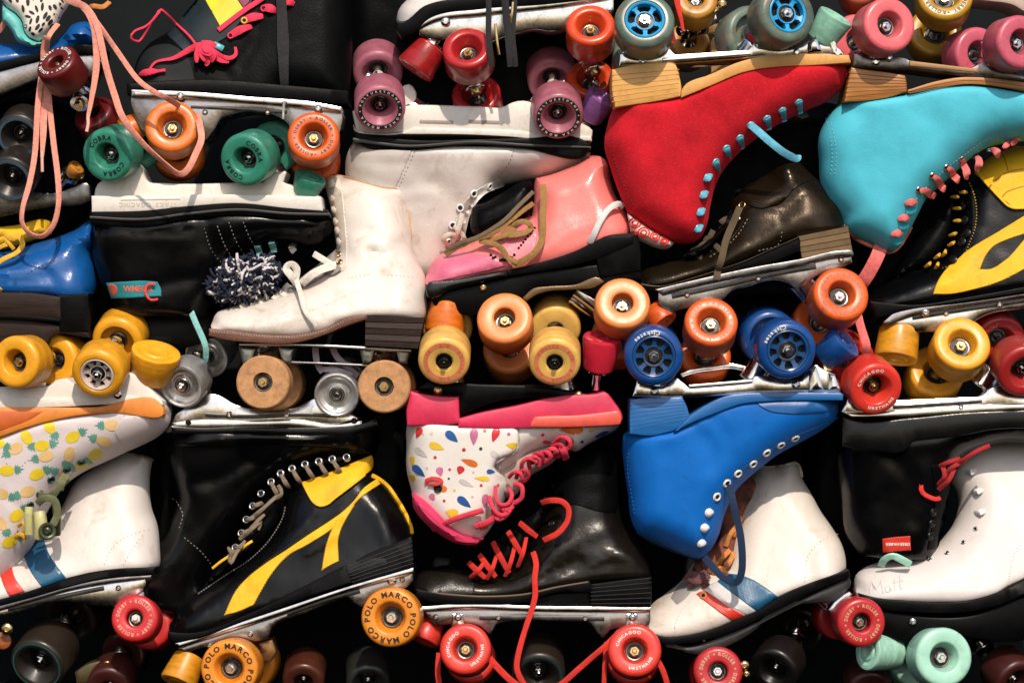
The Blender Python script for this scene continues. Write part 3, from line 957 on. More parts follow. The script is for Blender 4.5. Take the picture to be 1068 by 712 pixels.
# ------------------------------------------------------------------ 2  far left dark skate with grey wheels
s = Skate('roller_skate', 'shadowed black skate at the left edge with two worn grey wheels under the chrome plate', 'roller skate', 20, 160, -45)
UGREY = urethane('dark_grey_urethane', (0.016, 0.015, 0.0145), da=.6)
RIMB = mat('blue_grey_rim', (0.06, 0.10, 0.14), 0.4)
s.shell('upper', '-70,96c 40,90 90,110 100,150 104,190c 90,230 40,250 -70,250c', BLACKM, W=28, R=26, dz=-40, seed=2)
s.slab('plate', '-60,196 60,200 92,192 94,206 50,216 -60,214', -30, 18, DKSTEEL, smooth=True, bevel=2)
s.wheel(19, 143, 25, UGREY, (0.12, -0.42), 'deep', width=36, zf=70, ring=(.74, .86, RIMB), attach=(30, 196, 10), far=False)
s.wheel(10, 188, 26, UGREY, (0.15, -0.45), 'deep', width=38, zf=74, ring=(.74, .86, RIMB), attach=(10, 205, 10), far=False)
s.bolt(80, 180, 10, BRASS, 7)
s.toestop(77, 178, 9, 14, mat('amber_urethane', (0.55, 0.22, 0.03), .4), (0.6, -0.6, 0.5), zc=25)

# ------------------------------------------------------------------ 3  black skate with yellow colour block (top)
s = Skate('roller_skate', 'black skate with a yellow and magenta colour-block cuff, hot pink lace bow and orange wheels', 'roller skate', 250, 90, -20, sole=(134, 96, 364, 104))
s.side = -1
UORA = urethane('orange_urethane', (0.74, 0.17, 0.018))
UORD = urethane('dark_orange_urethane', (0.68, 0.105, 0.012), da=.4)
up = s.shell('upper', '136,95c 140,60 150,45 172,30 205,-8 230,-60c 345,-70c 362,-20 366,30 365,70 362,106c 300,100s 220,97s 150,97s', BLACKM, W=38, R=34, seed=3, creases=[('190,40 210,62 235,75', 6, 3), ('268,0 266,40 250,70', 5, 2)])
s.patch(up, 'toe_cap', '138,93c 142,66 153,50 176,46 196,60 206,92c', mat('charcoal_patch', (0.010, 0.012, 0.013), .6, dirt=(.02, .02, .02), dirt_amt=.4, spec=.2), 1.2)
s.patch(up, 'quarter', '172,34c 206,-10 236,-50c 262,-50 236,40 218,50 196,58c', mat('slate_patch', (0.015, 0.023, 0.028), .55, spec=.2), 1.6)
s.patch(up, 'colour_block', '206,-12c 240,-12c 254,9c 231,31c', mat('yellow_patch', (0.72, 0.62, 0.02), .55), 2.6, smooth=False)
s.patch(up, 'colour_block', '240,-12c 272,-12c 254,9c', mat('magenta_patch', (0.20, 0.015, 0.06), .55), 2.6, smooth=False)
s.ribbon('piping', [(228, 32, 0), (252, 13, 0), (275, -3, 0)], 5.5, 2.5, HOTPINK, sh=up, off=3)
for x1, y1, x2, y2 in ((242, 37, 262, 28), (256, 21, 274, 17), (276, 8, 288, 12), (296, 1, 306, 4)):
    s.ribbon('lace', [(x1, y1, 1), ((x1 + x2) / 2, (y1 + y2) / 2 - 1, 5), (x2, y2, 0)], 8.5, 3, HOTPINK, sh=up, taper=[.9, 1.1, .6])
    s.eyelet(up, x1 - 1, y1 + 1, mat('eyelet_yellow', (.7, .5, .05), .4) if y1 == 21 else HOTPINK, 2.8, off=4.5)
s.ribbon('lace', [(222, 51, 8), (212, 49, 9), (202, 51, 8), (192, 57, 6), (182, 62, 5), (170, 64, 4), (163, 66, 3), (158, 72, 3), (156, 78, 2)], 6.4, 1.8, HOTPINK, sh=up, taper=[1.1, 1.2, 1.1, .9, .7, .55, .45, .4, .4], roll=[10, 0, -25, 0, 30, 10, 0])
s.ribbon('lace', [(206, 48, 6), (197, 37, 5), (184, 25, 5), (168, 10, 5), (163, 17, 6), (153, 27, 7), (141, 33, 8), (137, 40, 8), (144, 43, 8), (152, 33, 7), (160, 20, 6), (167, 12, 6)], 2.3, 1.6, HOTPINK, sh=up)
for pth, w_, tp in (([(212, 47, 11), (219, 49, 15), (227, 50, 11)], 10, [.7, 1.1, .6]), ([(215, 50, 12), (214, 58, 15), (218, 66, 13), (216, 70, 10)], 9, [1, 1.1, .8, .4]), ([(210, 50, 11), (207, 60, 13), (207, 67, 11)], 7, [.9, 1, .4]), ([(219, 52, 15), (224, 58, 16), (222, 66, 13)], 8, [.8, 1.1, .6]), ([(214, 45, 12), (217, 54, 18), (226, 56, 14)], 6, [.6, 1.2, .7]), ([(209, 55, 13), (217, 58, 17), (228, 60, 12)], 5, [.6, 1, .6])):
    s.ribbon('lace', pth, w_, 2.2, HOTPINK, sh=up, taper=tp, roll=[20, -15, 25])
s.ribbon('lace', [(222, 53, 10), (232, 60, 8), (241, 62, 7), (247, 58, 5), (246, 50, 3)], 5, 1.8, HOTPINK, sh=up, roll=[0, 30, 0, 40], taper=[1.3, 1, .9, .6])
s.ribbon('lace', [(222, 57, 9), (231, 64, 7), (240, 66, 5)], 5.5, 1.8, HOTPINK, sh=up, taper=[1.3, 1, .5])
s.ribbon('aglet', [(147, 79, 4), (152, 77, 5), (160, 76, 5), (166, 76, 4)], 7.5, 5, HOTPINK, sh=up, taper=[.5, 1, 1, .5])
s.ribbon('aglet', [(164, 76, 4), (174, 74.5, 4)], 3.4, 3, HOTPINK, sh=up)
s.ribbon('bead', [(225, 48, 8), (229, 50, 10), (233, 52, 8)], 7, 6, EYET, sh=up)
s.ribbon('lace', [(292, -20, 8), (295, 25, 8), (297, 70, 8), (298, 105, 16), (298, 112, 22)], 11, 2.4, BLKL, sh=up, taper=[1, 1, 1.2, .9, .4])
s.ribbon('aglet', [(298, 108, 20), (298, 118, 26), (298, 127, 26)], 2.6, 2.4, mat('grey_aglet', (.3, .28, .26), .3), sh=up)
s.slab('sole', '134,88c 150,87 220,84 300,90 364,96c 364,110c 300,105 220,99 150,100 134,100c', -40, 42, RUBB, smooth=True)
s.slab('plate', '139,97c 146,95 200,98 260,103 330,109 352,112 358,120 357,132 352,150c 330,150c 304,146c 301,130 292,123 240,121 232,124 226,134 215,150c 150,140c 140,118 137,106', -34, 36, ALU, smooth=True, bevel=2)
s.slab('plate_flange', '139,95c 200,97 260,102 330,108 357,113c 357,119c 330,115 260,109 200,104 139,103c', -38, 44, CHROME, smooth=True, bevel=1.5)
s.bolt(333, 115, 45); s.bolt(190, 102, 45)
s.wheel(179, 131, 28, UORA, (-0.02, 0.24), 'classic', width=35, zf=66, nut=BRASS, track=78, attach=(190, 112, 5), rin=.56)
s.wheel(327, 142, 27, UORD, (-0.04, 0.22), 'flat', width=36, zf=66, text='ROLLER * DERBY * ROLLER * DERBY *', tsize=4.4, trad=18, nut=BRASS, rin=.56, track=78, attach=(325, 120, 5))
s.toestop(138, 134, 16, 26, UORA, (-0.75, 0.45, 0.3), zc=20)

# ------------------------------------------------------------------ 4  black upside down skate, white plate, green wheels
s = Skate('roller_skate', 'upside-down black skate with a white plate, green wheels and a teal tag on its cuff', 'roller skate', 220, 230, -14, sole=(96, 230, 346, 226))
UGRN = urethane('green_urethane', (0.035, 0.245, 0.165), da=.4, dirt='#141008')
up = s.shell('upper', '97,231s 150,234s 200,226s 250,222s 300,226s 345,226c 346,240 338,252 318,260 296,258 268,262 250,270 238,284 230,304 222,326o 165,330o 112,328c 105,305 97,282 92,255', BLACK, W=42, R=34, seed=5, creases=[('215,225 222,255 240,280', 9, 4), ('105,236 150,242 200,240', 3, 2), ('160,300 200,290 235,285', 6, 2)])
for p in ('255,232 262,250 268,262', '240,232 250,258 256,268', '214,238 222,262 236,280', '228,236 238,262 246,275'):
    s.stitches(up, p, THR_G)
s.slab('sole', '96,220c 150,219 200,214 250,211 300,214 342,219c 346,228c 300,229 250,225 200,229 150,238 96,234c', -41, 43, RUBB, smooth=True, bevel=2.5)
s.slab('welt', '96,226c 150,228 200,222 250,218 300,222 345,223c 345,226c 300,225 250,221 200,225 150,231 96,229c', -43, 45, mat('dusty_rubber', (.018, .016, .015), .5), smooth=True, bevel=.8)
s.slab('plate', '97.5,205c 118,205 170,204 280,204 336,206c 338,221c 300,218 250,213 200,216 150,221 98,222c', -38, 44, WPLAS, smooth=True, bevel=1.6)
s.slab('plate_web', '98,207c 102,192 112,186 126,184 132,170 138,165c 146,172 156,190 170,191 275,190c 282,180 292,176c 300,180 296,190 306,193c 322,196 336,207c 280,206 170,206', -26, 30, WPLAS, smooth=True, bevel=3)
s.slab('raised_lettering', '128,208c 190,207c 190,209c 128,210c', 40, 44.6, WPLAS, bevel=.4)
v3, f3 = [], []
xx = 128
for ch in 'CHICAGO SKATE':
    if ch == ' ': xx += 4; continue
    gv, gf, gw = glyph(ch); b = len(v3)
    for x, y, z in gv: v3.append((xx + (gw - x) * 6.2 - 2, 212 + y * 6.2, 44.5))
    f3 += [[i + b for i in f] for f in gf]
    xx += gw * 6.6
s.put('lettering', v3, f3, mat('white_nylon_worn', (0.60, 0.54, 0.47), .5), weld=False)
s.wheel(111, 162.5, 28, UGRN, (0.30, -0.22), 'classic', width=36, zf=66, text=(('COBRA', -62, 88, False), ('COBRA', 112, 88, False)), ink=INK_K, tsize=6.6, rin=.50, spin=0, track=76, attach=(128, 180, 20))
s.wheel(254.5, 167, 27.5, UGRN, (0.32, -0.22), 'classic', width=36, zf=66, text=(('COBRA', 38, 88, False), ('COBRA', 222, 88, False)), ink=INK_K, tsize=6.6, rin=.5002, spin=0, track=76, attach=(285, 182, 20))
s.toestop(321, 193, 17, 22, UGRN, (0.35, -0.85, 0.35), zc=26, stem=False)
s.shell('toe_stop_mount', '298,207c 304,198 310,192c 334,204c 338,214c', WPLAS, W=34, R=10, nz=0)
tag = s.patch(up, 'fabric_tag', '110,295c 130,294 150,293 165,294c 169,303 169,309c 150,310 130,311 115,311c', mat('teal_tag', (0.015, 0.25, 0.29), .8, bump=.5, bscale=900), 1.4)
TAGO = mat('orange_thread', (0.72, 0.13, 0.07), .8, bump=.4, bscale=900)
s.patch(up, 'tag_emblem', '112,297c 118,296 123,300 122,306 118,309 115,306c', TAGO, 2.2, step=2)
v3, f3 = [], []; xx = 130
for ch in 'WMEGA':
    gv, gf, gw = glyph(ch); b = len(v3)
    for x, y, z in gv:
        qx, qy = xx + x * 8, 304 - y * 8; v3.append((qx, qy, up.h((qx, qy))[0] + 2.0))
    f3 += [[i + b for i in f] for f in gf]; xx += gw * 7.2
s.put('lettering', v3, f3, TAGO, weld=False)
s.ribbon('lace', [(163, 297, 3), (157, 296, 4), (153.5, 301, 4), (154, 308, 4), (159, 313, 4), (166, 312, 3)], 2.6, 2.6, cloth('red_cord', (.75, .06, .06)), sh=up)
inn = s.shell('tongue', '108,322c 160,326 222,316c 226,352c 170,366 112,356c', mat('charcoal_lining', (.014, .0145, .015), .7, spec=.2), W=26, R=18, dz=-8, nz=.5)
for x1, y1, x2, y2, mm in ((268, 257, 270, 266, TEALL), (283, 253, 285, 263, TEALL), (303, 257, 306, 262, CREAML)):
    s.ribbon('lace', [(x1, y1, 1), (x1 + 1, (y1 + y2) / 2, 4), (x2, y2, -4)], 7, 2, mm, sh=up)
s.ribbon('lace', [(194, 309, 30), (198, 321, 36), (205, 337, 44), (214, 356, 52), (216, 366, 52), (214, 377, 46), (206, 387, 36)], 6.4, 1.8, TEALL, roll=[0, 0, 10, 0, 20, 0])
s.ribbon('lace', [(201, 323, 32), (207, 314, 34), (212, 306, 32), (211, 299, 26)], 7, 1.8, TEALL, taper=[1, 1, .9, .4])

# ------------------------------------------------------------------ 5  white upside down skate, purple wheels
s = Skate('roller_skate', 'upside-down white skate with a white nylon plate and four pinkish purple wheels', 'roller skate', 490, 160, -34, sole=(370, 152, 616, 156), lean=0.3)
UPUR = urethane('mauve_urethane', (0.42, 0.135, 0.19), da=.35, dirt='#5a1f14')
UPUR2 = urethane('violet_urethane', (0.26, 0.10, 0.32), da=.2)
up = s.shell('upper', '368,146s 420,152s 480,153s 540,154s 617,158c 612,170 594,178 575,184 548,188 520,194o 500,204o 488,220o 482,240o 478,262c 470,292 440,310c 402,300 378,262 368,220 359,186 360,162', WHITE, W=42, R=34, seed=7, creases=[('368,168 420,172 470,170', 3, 1), ('440,185 470,200 482,230', 10, 3), ('500,160 520,172 524,186', 7, 1.6), ('375,185 420,196 455,192', 5, 1.5), ('385,205 420,214 450,208', 5, 1.3), ('540,160 556,170 562,180', 6, 1.3)])
s.patch(up, 'counter', '362,178c 368,158 372,153c 430,158c 418,185 405,215 400,260 384,262 370,225', WHITE, 1.0)
s.stitches(up, '430,158 418,185 405,215 401,260', THR_G); s.stitches(up, '433,159 421,186 408,216 404,260', THR_G); s.stitches(up, '520,187 498,199 482,215 474,237 470,262', THR_G, dash=1.8, gap=1.2); s.stitches(up, '536,158 530,172 518,186', THR_G)
s.patch(up, 'facing', '526,193c 505,203 492,220 486,240 482,262c 470,262c 474,236 482,214 498,198 520,186c', WHITE, 1.2)
for x, y in ((511, 194.5), (494.5, 202.5), (480, 217), (472, 235), (468, 252)):
    s.eyelet(up, x, y, EYEW, 3.4, off=1.6)
s.ribbon('lace', [(471, 253, 3), (478, 240, 8), (482, 222, 4)], 5, 2, CREAML, sh=up)
s.ribbon('lace', [(473, 236, 3), (482, 244, 8), (485, 252, 2)], 5, 2, CREAML, sh=up)
s.ribbon('lace', [(469, 256, 3), (462, 250, 8), (470, 244, 9), (482, 250, 3)], 5, 2, CREAML, sh=up)
s.slab('sole', '370,139c 378,140 420,146 500,146 545,145 612,149 616,152c 614,158 545,156 500,152 420,158 380,154 369,146c', -42, 44, RUBB, smooth=True, bevel=2.5)
s.slab('welt', '369,145c 420,152 500,148 545,151 616,154c 616,156c 545,154 500,151 420,155 369,149c', -44, 46, mat('dusty_rubber', (.018, .016, .015), .5), smooth=True, bevel=.8)
pl = s.slab('plate', '368,118c 372,112 385,109 398,108 420,112 432,110c 470,111c 500,112 526,112 534,108 546,106 560,110 590,122 608,130 618,137 616,148c 560,146 545,144 500,141 420,139 390,140 372,138c', -36, 40, WPLAS, smooth=True, bevel=3)
for x0, x1 in ((438, 473), (489, 521)):
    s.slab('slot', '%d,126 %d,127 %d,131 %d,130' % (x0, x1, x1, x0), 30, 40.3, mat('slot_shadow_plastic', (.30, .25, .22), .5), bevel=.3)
s.slab('plate_edge', '369,131c 372,137 390,140 420,139 432,134c 500,136 545,138 575,143c 616,143c 617,148c 560,147 545,145 500,142 420,141 385,141 370,137c', -38, 42, WPLAS, smooth=True, bevel=1)
s.slab('boss', '415,112 432,108 434,96 427,88 418,92', -10, 30, WPLAS, smooth=True, bevel=3)
CUSHB = mat('cushion_black', (.014, .014, .014), .5)
for (x, y, sp) in ((396.5, 114.5, 0), (582.5, 122.5, 0)):
    s.wheel(x, y, 26.5, UPUR, (-0.06, -0.50), 'deep', width=37, zf=70, ring=(.70, .86, INK_K), text='MONZA * POLYURETHANE * MONZA ', ink=INK_W, tsize=3.2, trad=.745 * 26.5, rin=.66, track=84, attach=(x + (40 if x < 450 else -38), y + 2, 16), cush=(CUSHB, WPLAS), truckm=WPLAS)
s.toestop(622, 112, 17, 30, UPUR2, (0.45, -0.75, 0.45), zc=30, stem=False)
s.shell('toe_stop_mount', '598,134c 606,120 616,122c 618,146c 600,146c', WPLAS, W=30, R=10, nz=0)

# ------------------------------------------------------------------ 6  top skate with red wheels
s = Skate('roller_skate', 'skate at the top edge with a white and red toe over glossy red wheels', 'roller skate', 530, 20, -16)
URD = urethane('cherry_urethane', (0.42, 0.016, 0.018), rough=.25, da=.2)
URO = urethane('red_orange_urethane', (0.66, 0.062, 0.012), rough=.25, da=.2)
up = s.shell('upper', '412,24c 415,8 428,-6 450,-20 500,-46 700,-90c 700,-20c 620,-4s 520,6s 443,18s 418,28s', WHITE, W=40, R=26, seed=8)
s.patch(up, 'stripe', '466,6c 466,-8 470,-22c 500,-36c 496,-14 498,-2c', REDL, 1.2)
s.slab('sole', '413,22c 418,24 443,8 500,-2 560,-10 700,-28c 700,-10c 560,8 500,12 448,22 428,38 418,38 413,32c', -42, 43, RUBB, smooth=True, bevel=2)
s.slab('plate', '434,28c 440,22 450,18 500,11 590,1 640,-6c 640,12c 634,20 606,24 590,32 574,34 556,32 540,36 520,42 510,46 495,45 470,42 448,42 438,38c', -32, 36, CHROME, smooth=True, bevel=2)
s.slab('plate_flange', '434,27c 450,18 500,11 590,1 640,-6c 640,0c 590,8 500,18 452,25 436,33c', -36, 42, CHROME, smooth=True, bevel=1.5)
s.bolt(465, 24.5, 40, r=5)
s.wheel(487, 49, 26, URD, (0.10, 0.50), 'classic', width=36, zf=68, nut=BRASS, rin=.62, track=84, attach=(480, 30, 5))
s.wheel(616, 25, 25.5, URO, (0.02, 0.50), 'classic', width=38, zf=72, nut=BRASS, rin=.62, track=96, attach=(598, 20, 5), cush=(mat('red_cushion', (.5, .03, .02), .4), RUBB))
s.toestop(441, 61, 21, 32, URD, (-0.55, 0.80, 0.10), zc=24)
for x, w_, b in ((510, 6, 0), (527, 8, 3), (537, 5, -2)):
    s.ribbon('lace', [(x - 2, -15, 74), (x, 8, 78), (x + b, 40, 80), (x + b + 2, 62, 80), (x + b + 3, 74, 78)], w_, 2, BLKL, roll=[0, 20, 0, -20])
s.ribbon('aglet', [(517, 30, 79), (519, 50, 80), (521, 62, 79)], 3, 2.6, BRASS)
s.ribbon('aglet', [(535, 8, 79), (534, 20, 80), (533, 29, 79)], 3, 2.6, BRASS)

# ------------------------------------------------------------------ 7  gold wheeled skate behind the red one
s = Skate('roller_skate', 'half hidden skate behind the red suede boot showing a tan wooden sole and gold wheels', 'roller skate', 735, 40, -75)
UGLD = urethane('gold_urethane', (0.42, 0.19, 0.02), da=.5)
s.slab('heel', '741,44c 750,33 769,29c 765,55 764,72c 742,80c', -20, 20, TANB, smooth=True, bevel=2)
s.slab('sole', '724,88c 745,74 768,67c 772,70c 748,80 728,92c', -30, 30, TANB, bevel=2)
s.shell('upper', '690,90c 720,88 770,70 800,60c 800,140c 690,150c', BLACKM, W=26, R=22, dz=-20)
s.wheel(726, -2, 23, UGLD, (-0.04, 0.42), 'flat', width=34, zf=64, track=88, attach=(740, 20, 0), cush=(RUBB, RUBB))
s.bolt(751, 8, 60, BRASS, 5); s.bolt(744, 14, 60, BRASS, 4)
s.ribbon('lace', [(700, -8, 118), (702, 12, 118), (706, 30, 118), (708, 41, 117)], 5.5, 2, REDLC, taper=[1.3, 1.2, .8, .5])
s.ribbon('lace', [(695, 36, 92), (697, 42, 92), (699, 50, 90)], 7, 2, REDLC)

# ------------------------------------------------------------------ 8  red suede boot
s = Skate('roller_skate', 'upside-down red suede boot with a blond wooden heel, sky blue laces and blue-cored wheels', 'roller skate', 760, 130, 34, sole=(640, 108, 885, 66))
UCLR = mat('smoky_clear_urethane', (0.15, 0.22, 0.17), 0.30, 0, 0.5, 40, 0.1, 200, dirt=(.42, .08, .06), dirt_amt=.75, dscale=28, trans=.25, spec=.3)
HUBB = mat('blue_nylon_hub', (0.02, 0.32, 0.62), 0.3, 0, 0.1, 40, 0.1, 200)
UMINT = urethane('mint_urethane', (0.28, 0.58, 0.44), da=.2)
up = s.shell('upper', '640,113s 680,108s 707,103s 740,90s 777,75s 810,70s 850,68s 885,67c 886,76 880,92c 865,104 840,115 818,126 800,137 783,149 768,163 756,177 748,194 743,215 739,236 734,247c 724,253 709,253 680,240 657,224c 646,198 637,172 631,150 634,130', REDS, W=42, R=34, Rs=8, seed=9, nz=1.0, creases=[('730,96 748,118 762,140', 7, 1.6), ('708,104 730,120 752,150', 14, 2.5)])
s.stitches(up, '638,140 641,165 652,195 664,218', mat('dark_red_thread', (.25, .004, .02), .8, bump=0))
hl = s.slab('heel', '637.5,74c 650,71 690,67 704,69 707,76c 710,96 709,102c 690,106 641,113.5c 638,100', -38, 41, WOOD, smooth=True, bevel=2.5)
for i in range(6):
    a = (i + 1) / 7
    s.slab('heel_layer', '%.1f,%.1f %.1f,%.1f %.1f,%.1f %.1f,%.1f' % (637.6, 74 + 39 * a, 707.5, 69 + 33 * a, 707.5, 69.8 + 33 * a, 637.6, 74.8 + 39 * a), -37, 41.3, mat('heel_seam', (.56, .275, .075), .6), bevel=.2, parent=hl, step=80, round_=1)
s.slab('sole', '709.5,97c 712,92 740,79 770,66 795,60 830,58 860,58 884,59c 886,67c 850,69.5 810,71.5 778,76 740,91 709.5,103.5c', -39, 41.5, mat('blond_sole', (0.66, 0.33, 0.085), .5, dirt='#6a350f', dirt_amt=.3), smooth=True, bevel=1.5)
s.slab('plate', '645,70c 646,58 652,55 664,60c 686,58 692,52 698,52c 704,58c 780,53c 786,46 800,46 812,52 830,48 840,44 850,38c 858,44 866,41c 872,50 879,56 878,61c 830,59 790,61 740,65 690,69', -30, 37, CHROME, smooth=False, bevel=2)
s.slab('plate_rib', '690,62 782,55.5 782,59 690,66', 30, 39, CHROME, bevel=1)
for p in ('866,41 872,54 878,60 866,58', '842,44 850,38 857,56 840,58'):
    s.slab('toe_bracket', p, 10, 42, CHROME, bevel=4)
s.bolt(670, 65, 38, r=4); s.bolt(830, 56, 38, r=4)
s.wheel(672.5, 20, 30.5, UCLR, (0.0, 0.32), 'hub', width=40, zf=72, hubm=(HUBB, 5), rin=.66, track=80, attach=(664, 60, 5), cush=(URO, URO))
s.wheel(822, 13.5, 31, UCLR, (-0.34, 0.16), 'hub', width=40, zf=74, hubm=(HUBB, 5), rin=.66, track=84, attach=(785, 50, 5), cush=(mat('crimson_cushion', (.5, .015, .03), .3),) * 2)
s.toestop(864, 30, 19, 32, UMINT, (0.50, -0.82, 0.28), zc=30, r2=15, stem=False)
pts = [(833, 107.5), (816, 116), (800, 124.5), (783, 131.5), (772, 144.5), (758, 155.5), (747, 169.5), (738, 185.5), (734, 203), (731, 221), (729, 238)]
for i, (x, y) in enumerate(pts):
    s.eyelet(up, x, y, EYET, 3.6, off=.8)
    if i in (3,):
        continue
    if i < 7:
        nx, ny = (pts[min(i + 1, 10)][0] - pts[max(i - 1, 0)][0]), (pts[min(i + 1, 10)][1] - pts[max(i - 1, 0)][1])
        l = math.hypot(nx, ny); ex, ey = -ny / l, nx / l
        if ey < 0: ex, ey = -ex, -ey
        s.lace_tab(up, x, y - 1, x + 3.6 + ex * -1, y + 8, 6.2, SKYL, lift=1.6, t=1.6)
    else:
        s.ribbon('lace', [(x - 3.4, y + 3, -.5), (x, y + .5, 2.2), (x + 4, y - 3.5, -1)], 7.2, 3, SKYL, sh=up, taper=[.5, 1.1, .6])
s.ribbon('lace', [(782, 131, 38), (789, 138, 50), (802, 150, 56), (817, 161, 54), (830, 166.5, 48), (832, 163, 40)], 8.2, 2.4, SKYL, taper=[.9, 1, 1, 1, 1, .8], roll=[0, 0, 0, 20, 0])
lin = s.shell('lining', '655,221c 680,238 705,252c 702,256 660,248c', mat('white_cotton', (.72, .62, .58), .8), W=20, R=10, dz=8, nz=.3)
random.seed(3)
for (cx_, cy_, r_) in ((663, 232, 6), (672, 242, 6), (684, 246, 5), (694, 251, 4), (662, 244, 4)):
    for rr in (r_, r_ * .5):
        s.ribbon('print', [(cx_ + rr * math.cos(a * .7), cy_ + rr * .8 * math.sin(a * .7), 0) for a in range(10)], 1.9, .8, REDLC, sh=lin, off=.3, parent=None, step=2)
# ------------------------------------------------------------------ 9  yellow wheels, top right
s = Skate('roller_skate', 'skate cut by the top right corner with a pale sole and gold lettered wheel', 'roller skate', 1000, 10, -55)
s.slab('sole', '1005,-20c 1060,-20 1140,-30c 1140,14c 1090,10 1064,14 1056,9 1030,4 1005,2c', -36, 46, mat('pale_pink_sole', (.55, .42, .36), .5), smooth=True, bevel=3)
s.shell('upper', '940,-70c 1140,-70c 1140,-20s 1060,-14s 1000,-16s 960,-20c', BLACKM, W=36, R=24, seed=10)
s.wheel(986, -6, 29, urethane('mustard_urethane', (0.44, 0.24, 0.015), da=.3), (0.0, 0.36), 'flat', width=34, zf=84, text='ROLLER * DERBY * ROLLER * DERBY *', tsize=5.2, trad=19.5, rin=.55, track=84, attach=(1000, -10, 0))
s.wheel(897, -14, 20, urethane('rust_urethane', (.30, .06, .02), da=.5), (0.0, 0.42), 'flat', width=34, zf=50, far=False)

# ------------------------------------------------------------------ 10  turquoise boot
s = Skate('roller_skate', 'upside-down turquoise boot with a striped brown wooden heel, coral laces and pink wheels', 'roller skate', 960, 170, 20, sole=(880, 104, 1130, 104))
UPNK = urethane('pink_urethane', (0.74, 0.14, 0.16), da=.15)
UPNK2 = urethane('dusky_pink_urethane', (0.55, 0.10, 0.15), da=.3)
up = s.shell('upper', '879,107s 907,105.5s 945,99s 980,92s 1010,90s 1050,95s 1130,112c 1130,140c 1090,144 1060,147 1035,152 1015,165 1000,179 985,192 972,204 963,220 955,236 945,254c 937,261 927,262 918,257 896,247 883,239 879,226c 866,208 859,190 857,165 856,145 864,123', TURQ, W=43, R=36, Rs=8, seed=11, nz=1.0, creases=[('945,100 975,130 990,170', 16, 2.5)])
s.stitches(up, '866,118 869,140 872,162 870,185', THR_T); s.stitches(up, '863,122 866,142 868,165 866,188', THR_T)
s.stitches(up, '1060,141 1030,146 1008,160 985,178 966,196 952,214 940,234 930,250', THR_T, dash=2.2, gap=1.6, w=1)
s.ribbon('binding', [(879, 227, -2), (896, 247, -2), (918, 258, -2), (928, 262, -2), (938, 260, -2), (946, 252, -2), (955, 235, -2)], 4, 3, mat('coral_binding', (.75, .2, .12), .5), sh=up, off=-1.5)
hl = s.slab('heel', '886,71.5c 900,74 925,77 942,80c 944,88 944,96c 944,97c 925,103 907,106 879,107.5c 882,90', -38, 41, WOODB, smooth=True, bevel=2)
HS = mat('heel_seam_brown', (.20, .08, .02), .5)
for i in range(6):
    a = (i + 1) / 7
    s.slab('heel_layer', '%.1f,%.1f %.1f,%.1f %.1f,%.1f %.1f,%.1f' % (884.5 - 5 * a, 72 + 35 * a, 943.3, 80.5 + 18 * a, 943.3, 81.5 + 18 * a, 884.5 - 5 * a, 73 + 35 * a), -37, 41.3, HS, bevel=.2, parent=hl, step=80, round_=1)
sl_ = s.slab('sole', '944.8,95c 975,86 1000,82 1020,82 1050,85 1130,98c 1130,114c 1068,97 1040,92 1012,89 980,92 944.8,98.5c', -39, 41.5, WOODB, smooth=True, bevel=1.5)
for off in (4.5, 8.5):
    s.ribbon('sole_layer', [(946, 94.5 + off * .5, 41.5), (975, 85 + off, 41.5), (1000, 81.5 + off * .9, 41.5), (1020, 81.5 + off * .9, 41.5), (1050, 84.5 + off, 41.5), (1100, 92 + off, 41.5)], .9, .8, HS, parent=sl_)
s.slab('plate', '888,71c 889,57c 897,55 905,61 925,61 935,60 944,62 947,64c 1010,73 1022,66 1030,64 1040,70 1068,80 1130,84c 1130,98c 1068,86 1030,82 1000,80 947,73 930,74', -30, 37, DKSTEEL, smooth=False, bevel=2)
s.slab('plate_rib', '947,64.5 1018,73 1018,77 947,70', 30, 39, TANB, bevel=1.5)  # warm light on the dark steel plate, painted as a tan strip
s.bolt(912, 66, 38, r=4.5); s.bolt(926, 62, 40, r=3.5); s.bolt(1033, 66, 38, r=5)
s.wheel(928.5, 25.5, 28.5, UPNK, (-0.30, 0.12), 'classic', width=38, zf=72, rin=.50, track=80, attach=(915, 62, 5), cush=(URO, URO))
s.wheel(1066, 44, 28, UPNK2, (-0.36, 0.05), 'classic', width=36, zf=72, rin=.50, track=88, attach=(1040, 72, 5), cush=(UPNK2, UPNK2))
pts = [(1060, 146.5), (1051, 150), (1034, 155.5), (1020.5, 161.5), (1004.5, 165.5), (988, 174.5), (972.5, 183.5), (958.5, 198)]
nxt = [(1068, 150), (1058, 157), (1041, 161), (1020, 175), (1009, 183), (1000, 187), (986, 196), (976, 203)]
for (x, y), (x2, y2) in zip(pts[2:], nxt[2:]):
    s.eyelet(up, x, y, EYEM, 3.0, off=.8, minor=.8)
    s.ribbon('lace', [(x + .5, y + .5, 1), ((x * 2 + x2) / 3 + 1, (y * 2 + y2) / 3 - 1, 5), ((x + x2 * 2) / 3 + 1, (y + y2 * 2) / 3, 6), (x2, y2, 0), (x2 + 2, y2 + 1, -10)], 7.6, 1.7, CORALL, sh=up, taper=[.5, .9, 1.1, 1, .8], roll=[0, 15, -10, 0])
for x, y in pts[:2]:
    s.ribbon('lace', [(x - 4, y + 4, 0), (x, y + 1, 4), (x + 4, y - 3, 0)], 7, 4, CORALL, sh=up, taper=[.5, 1, .6])
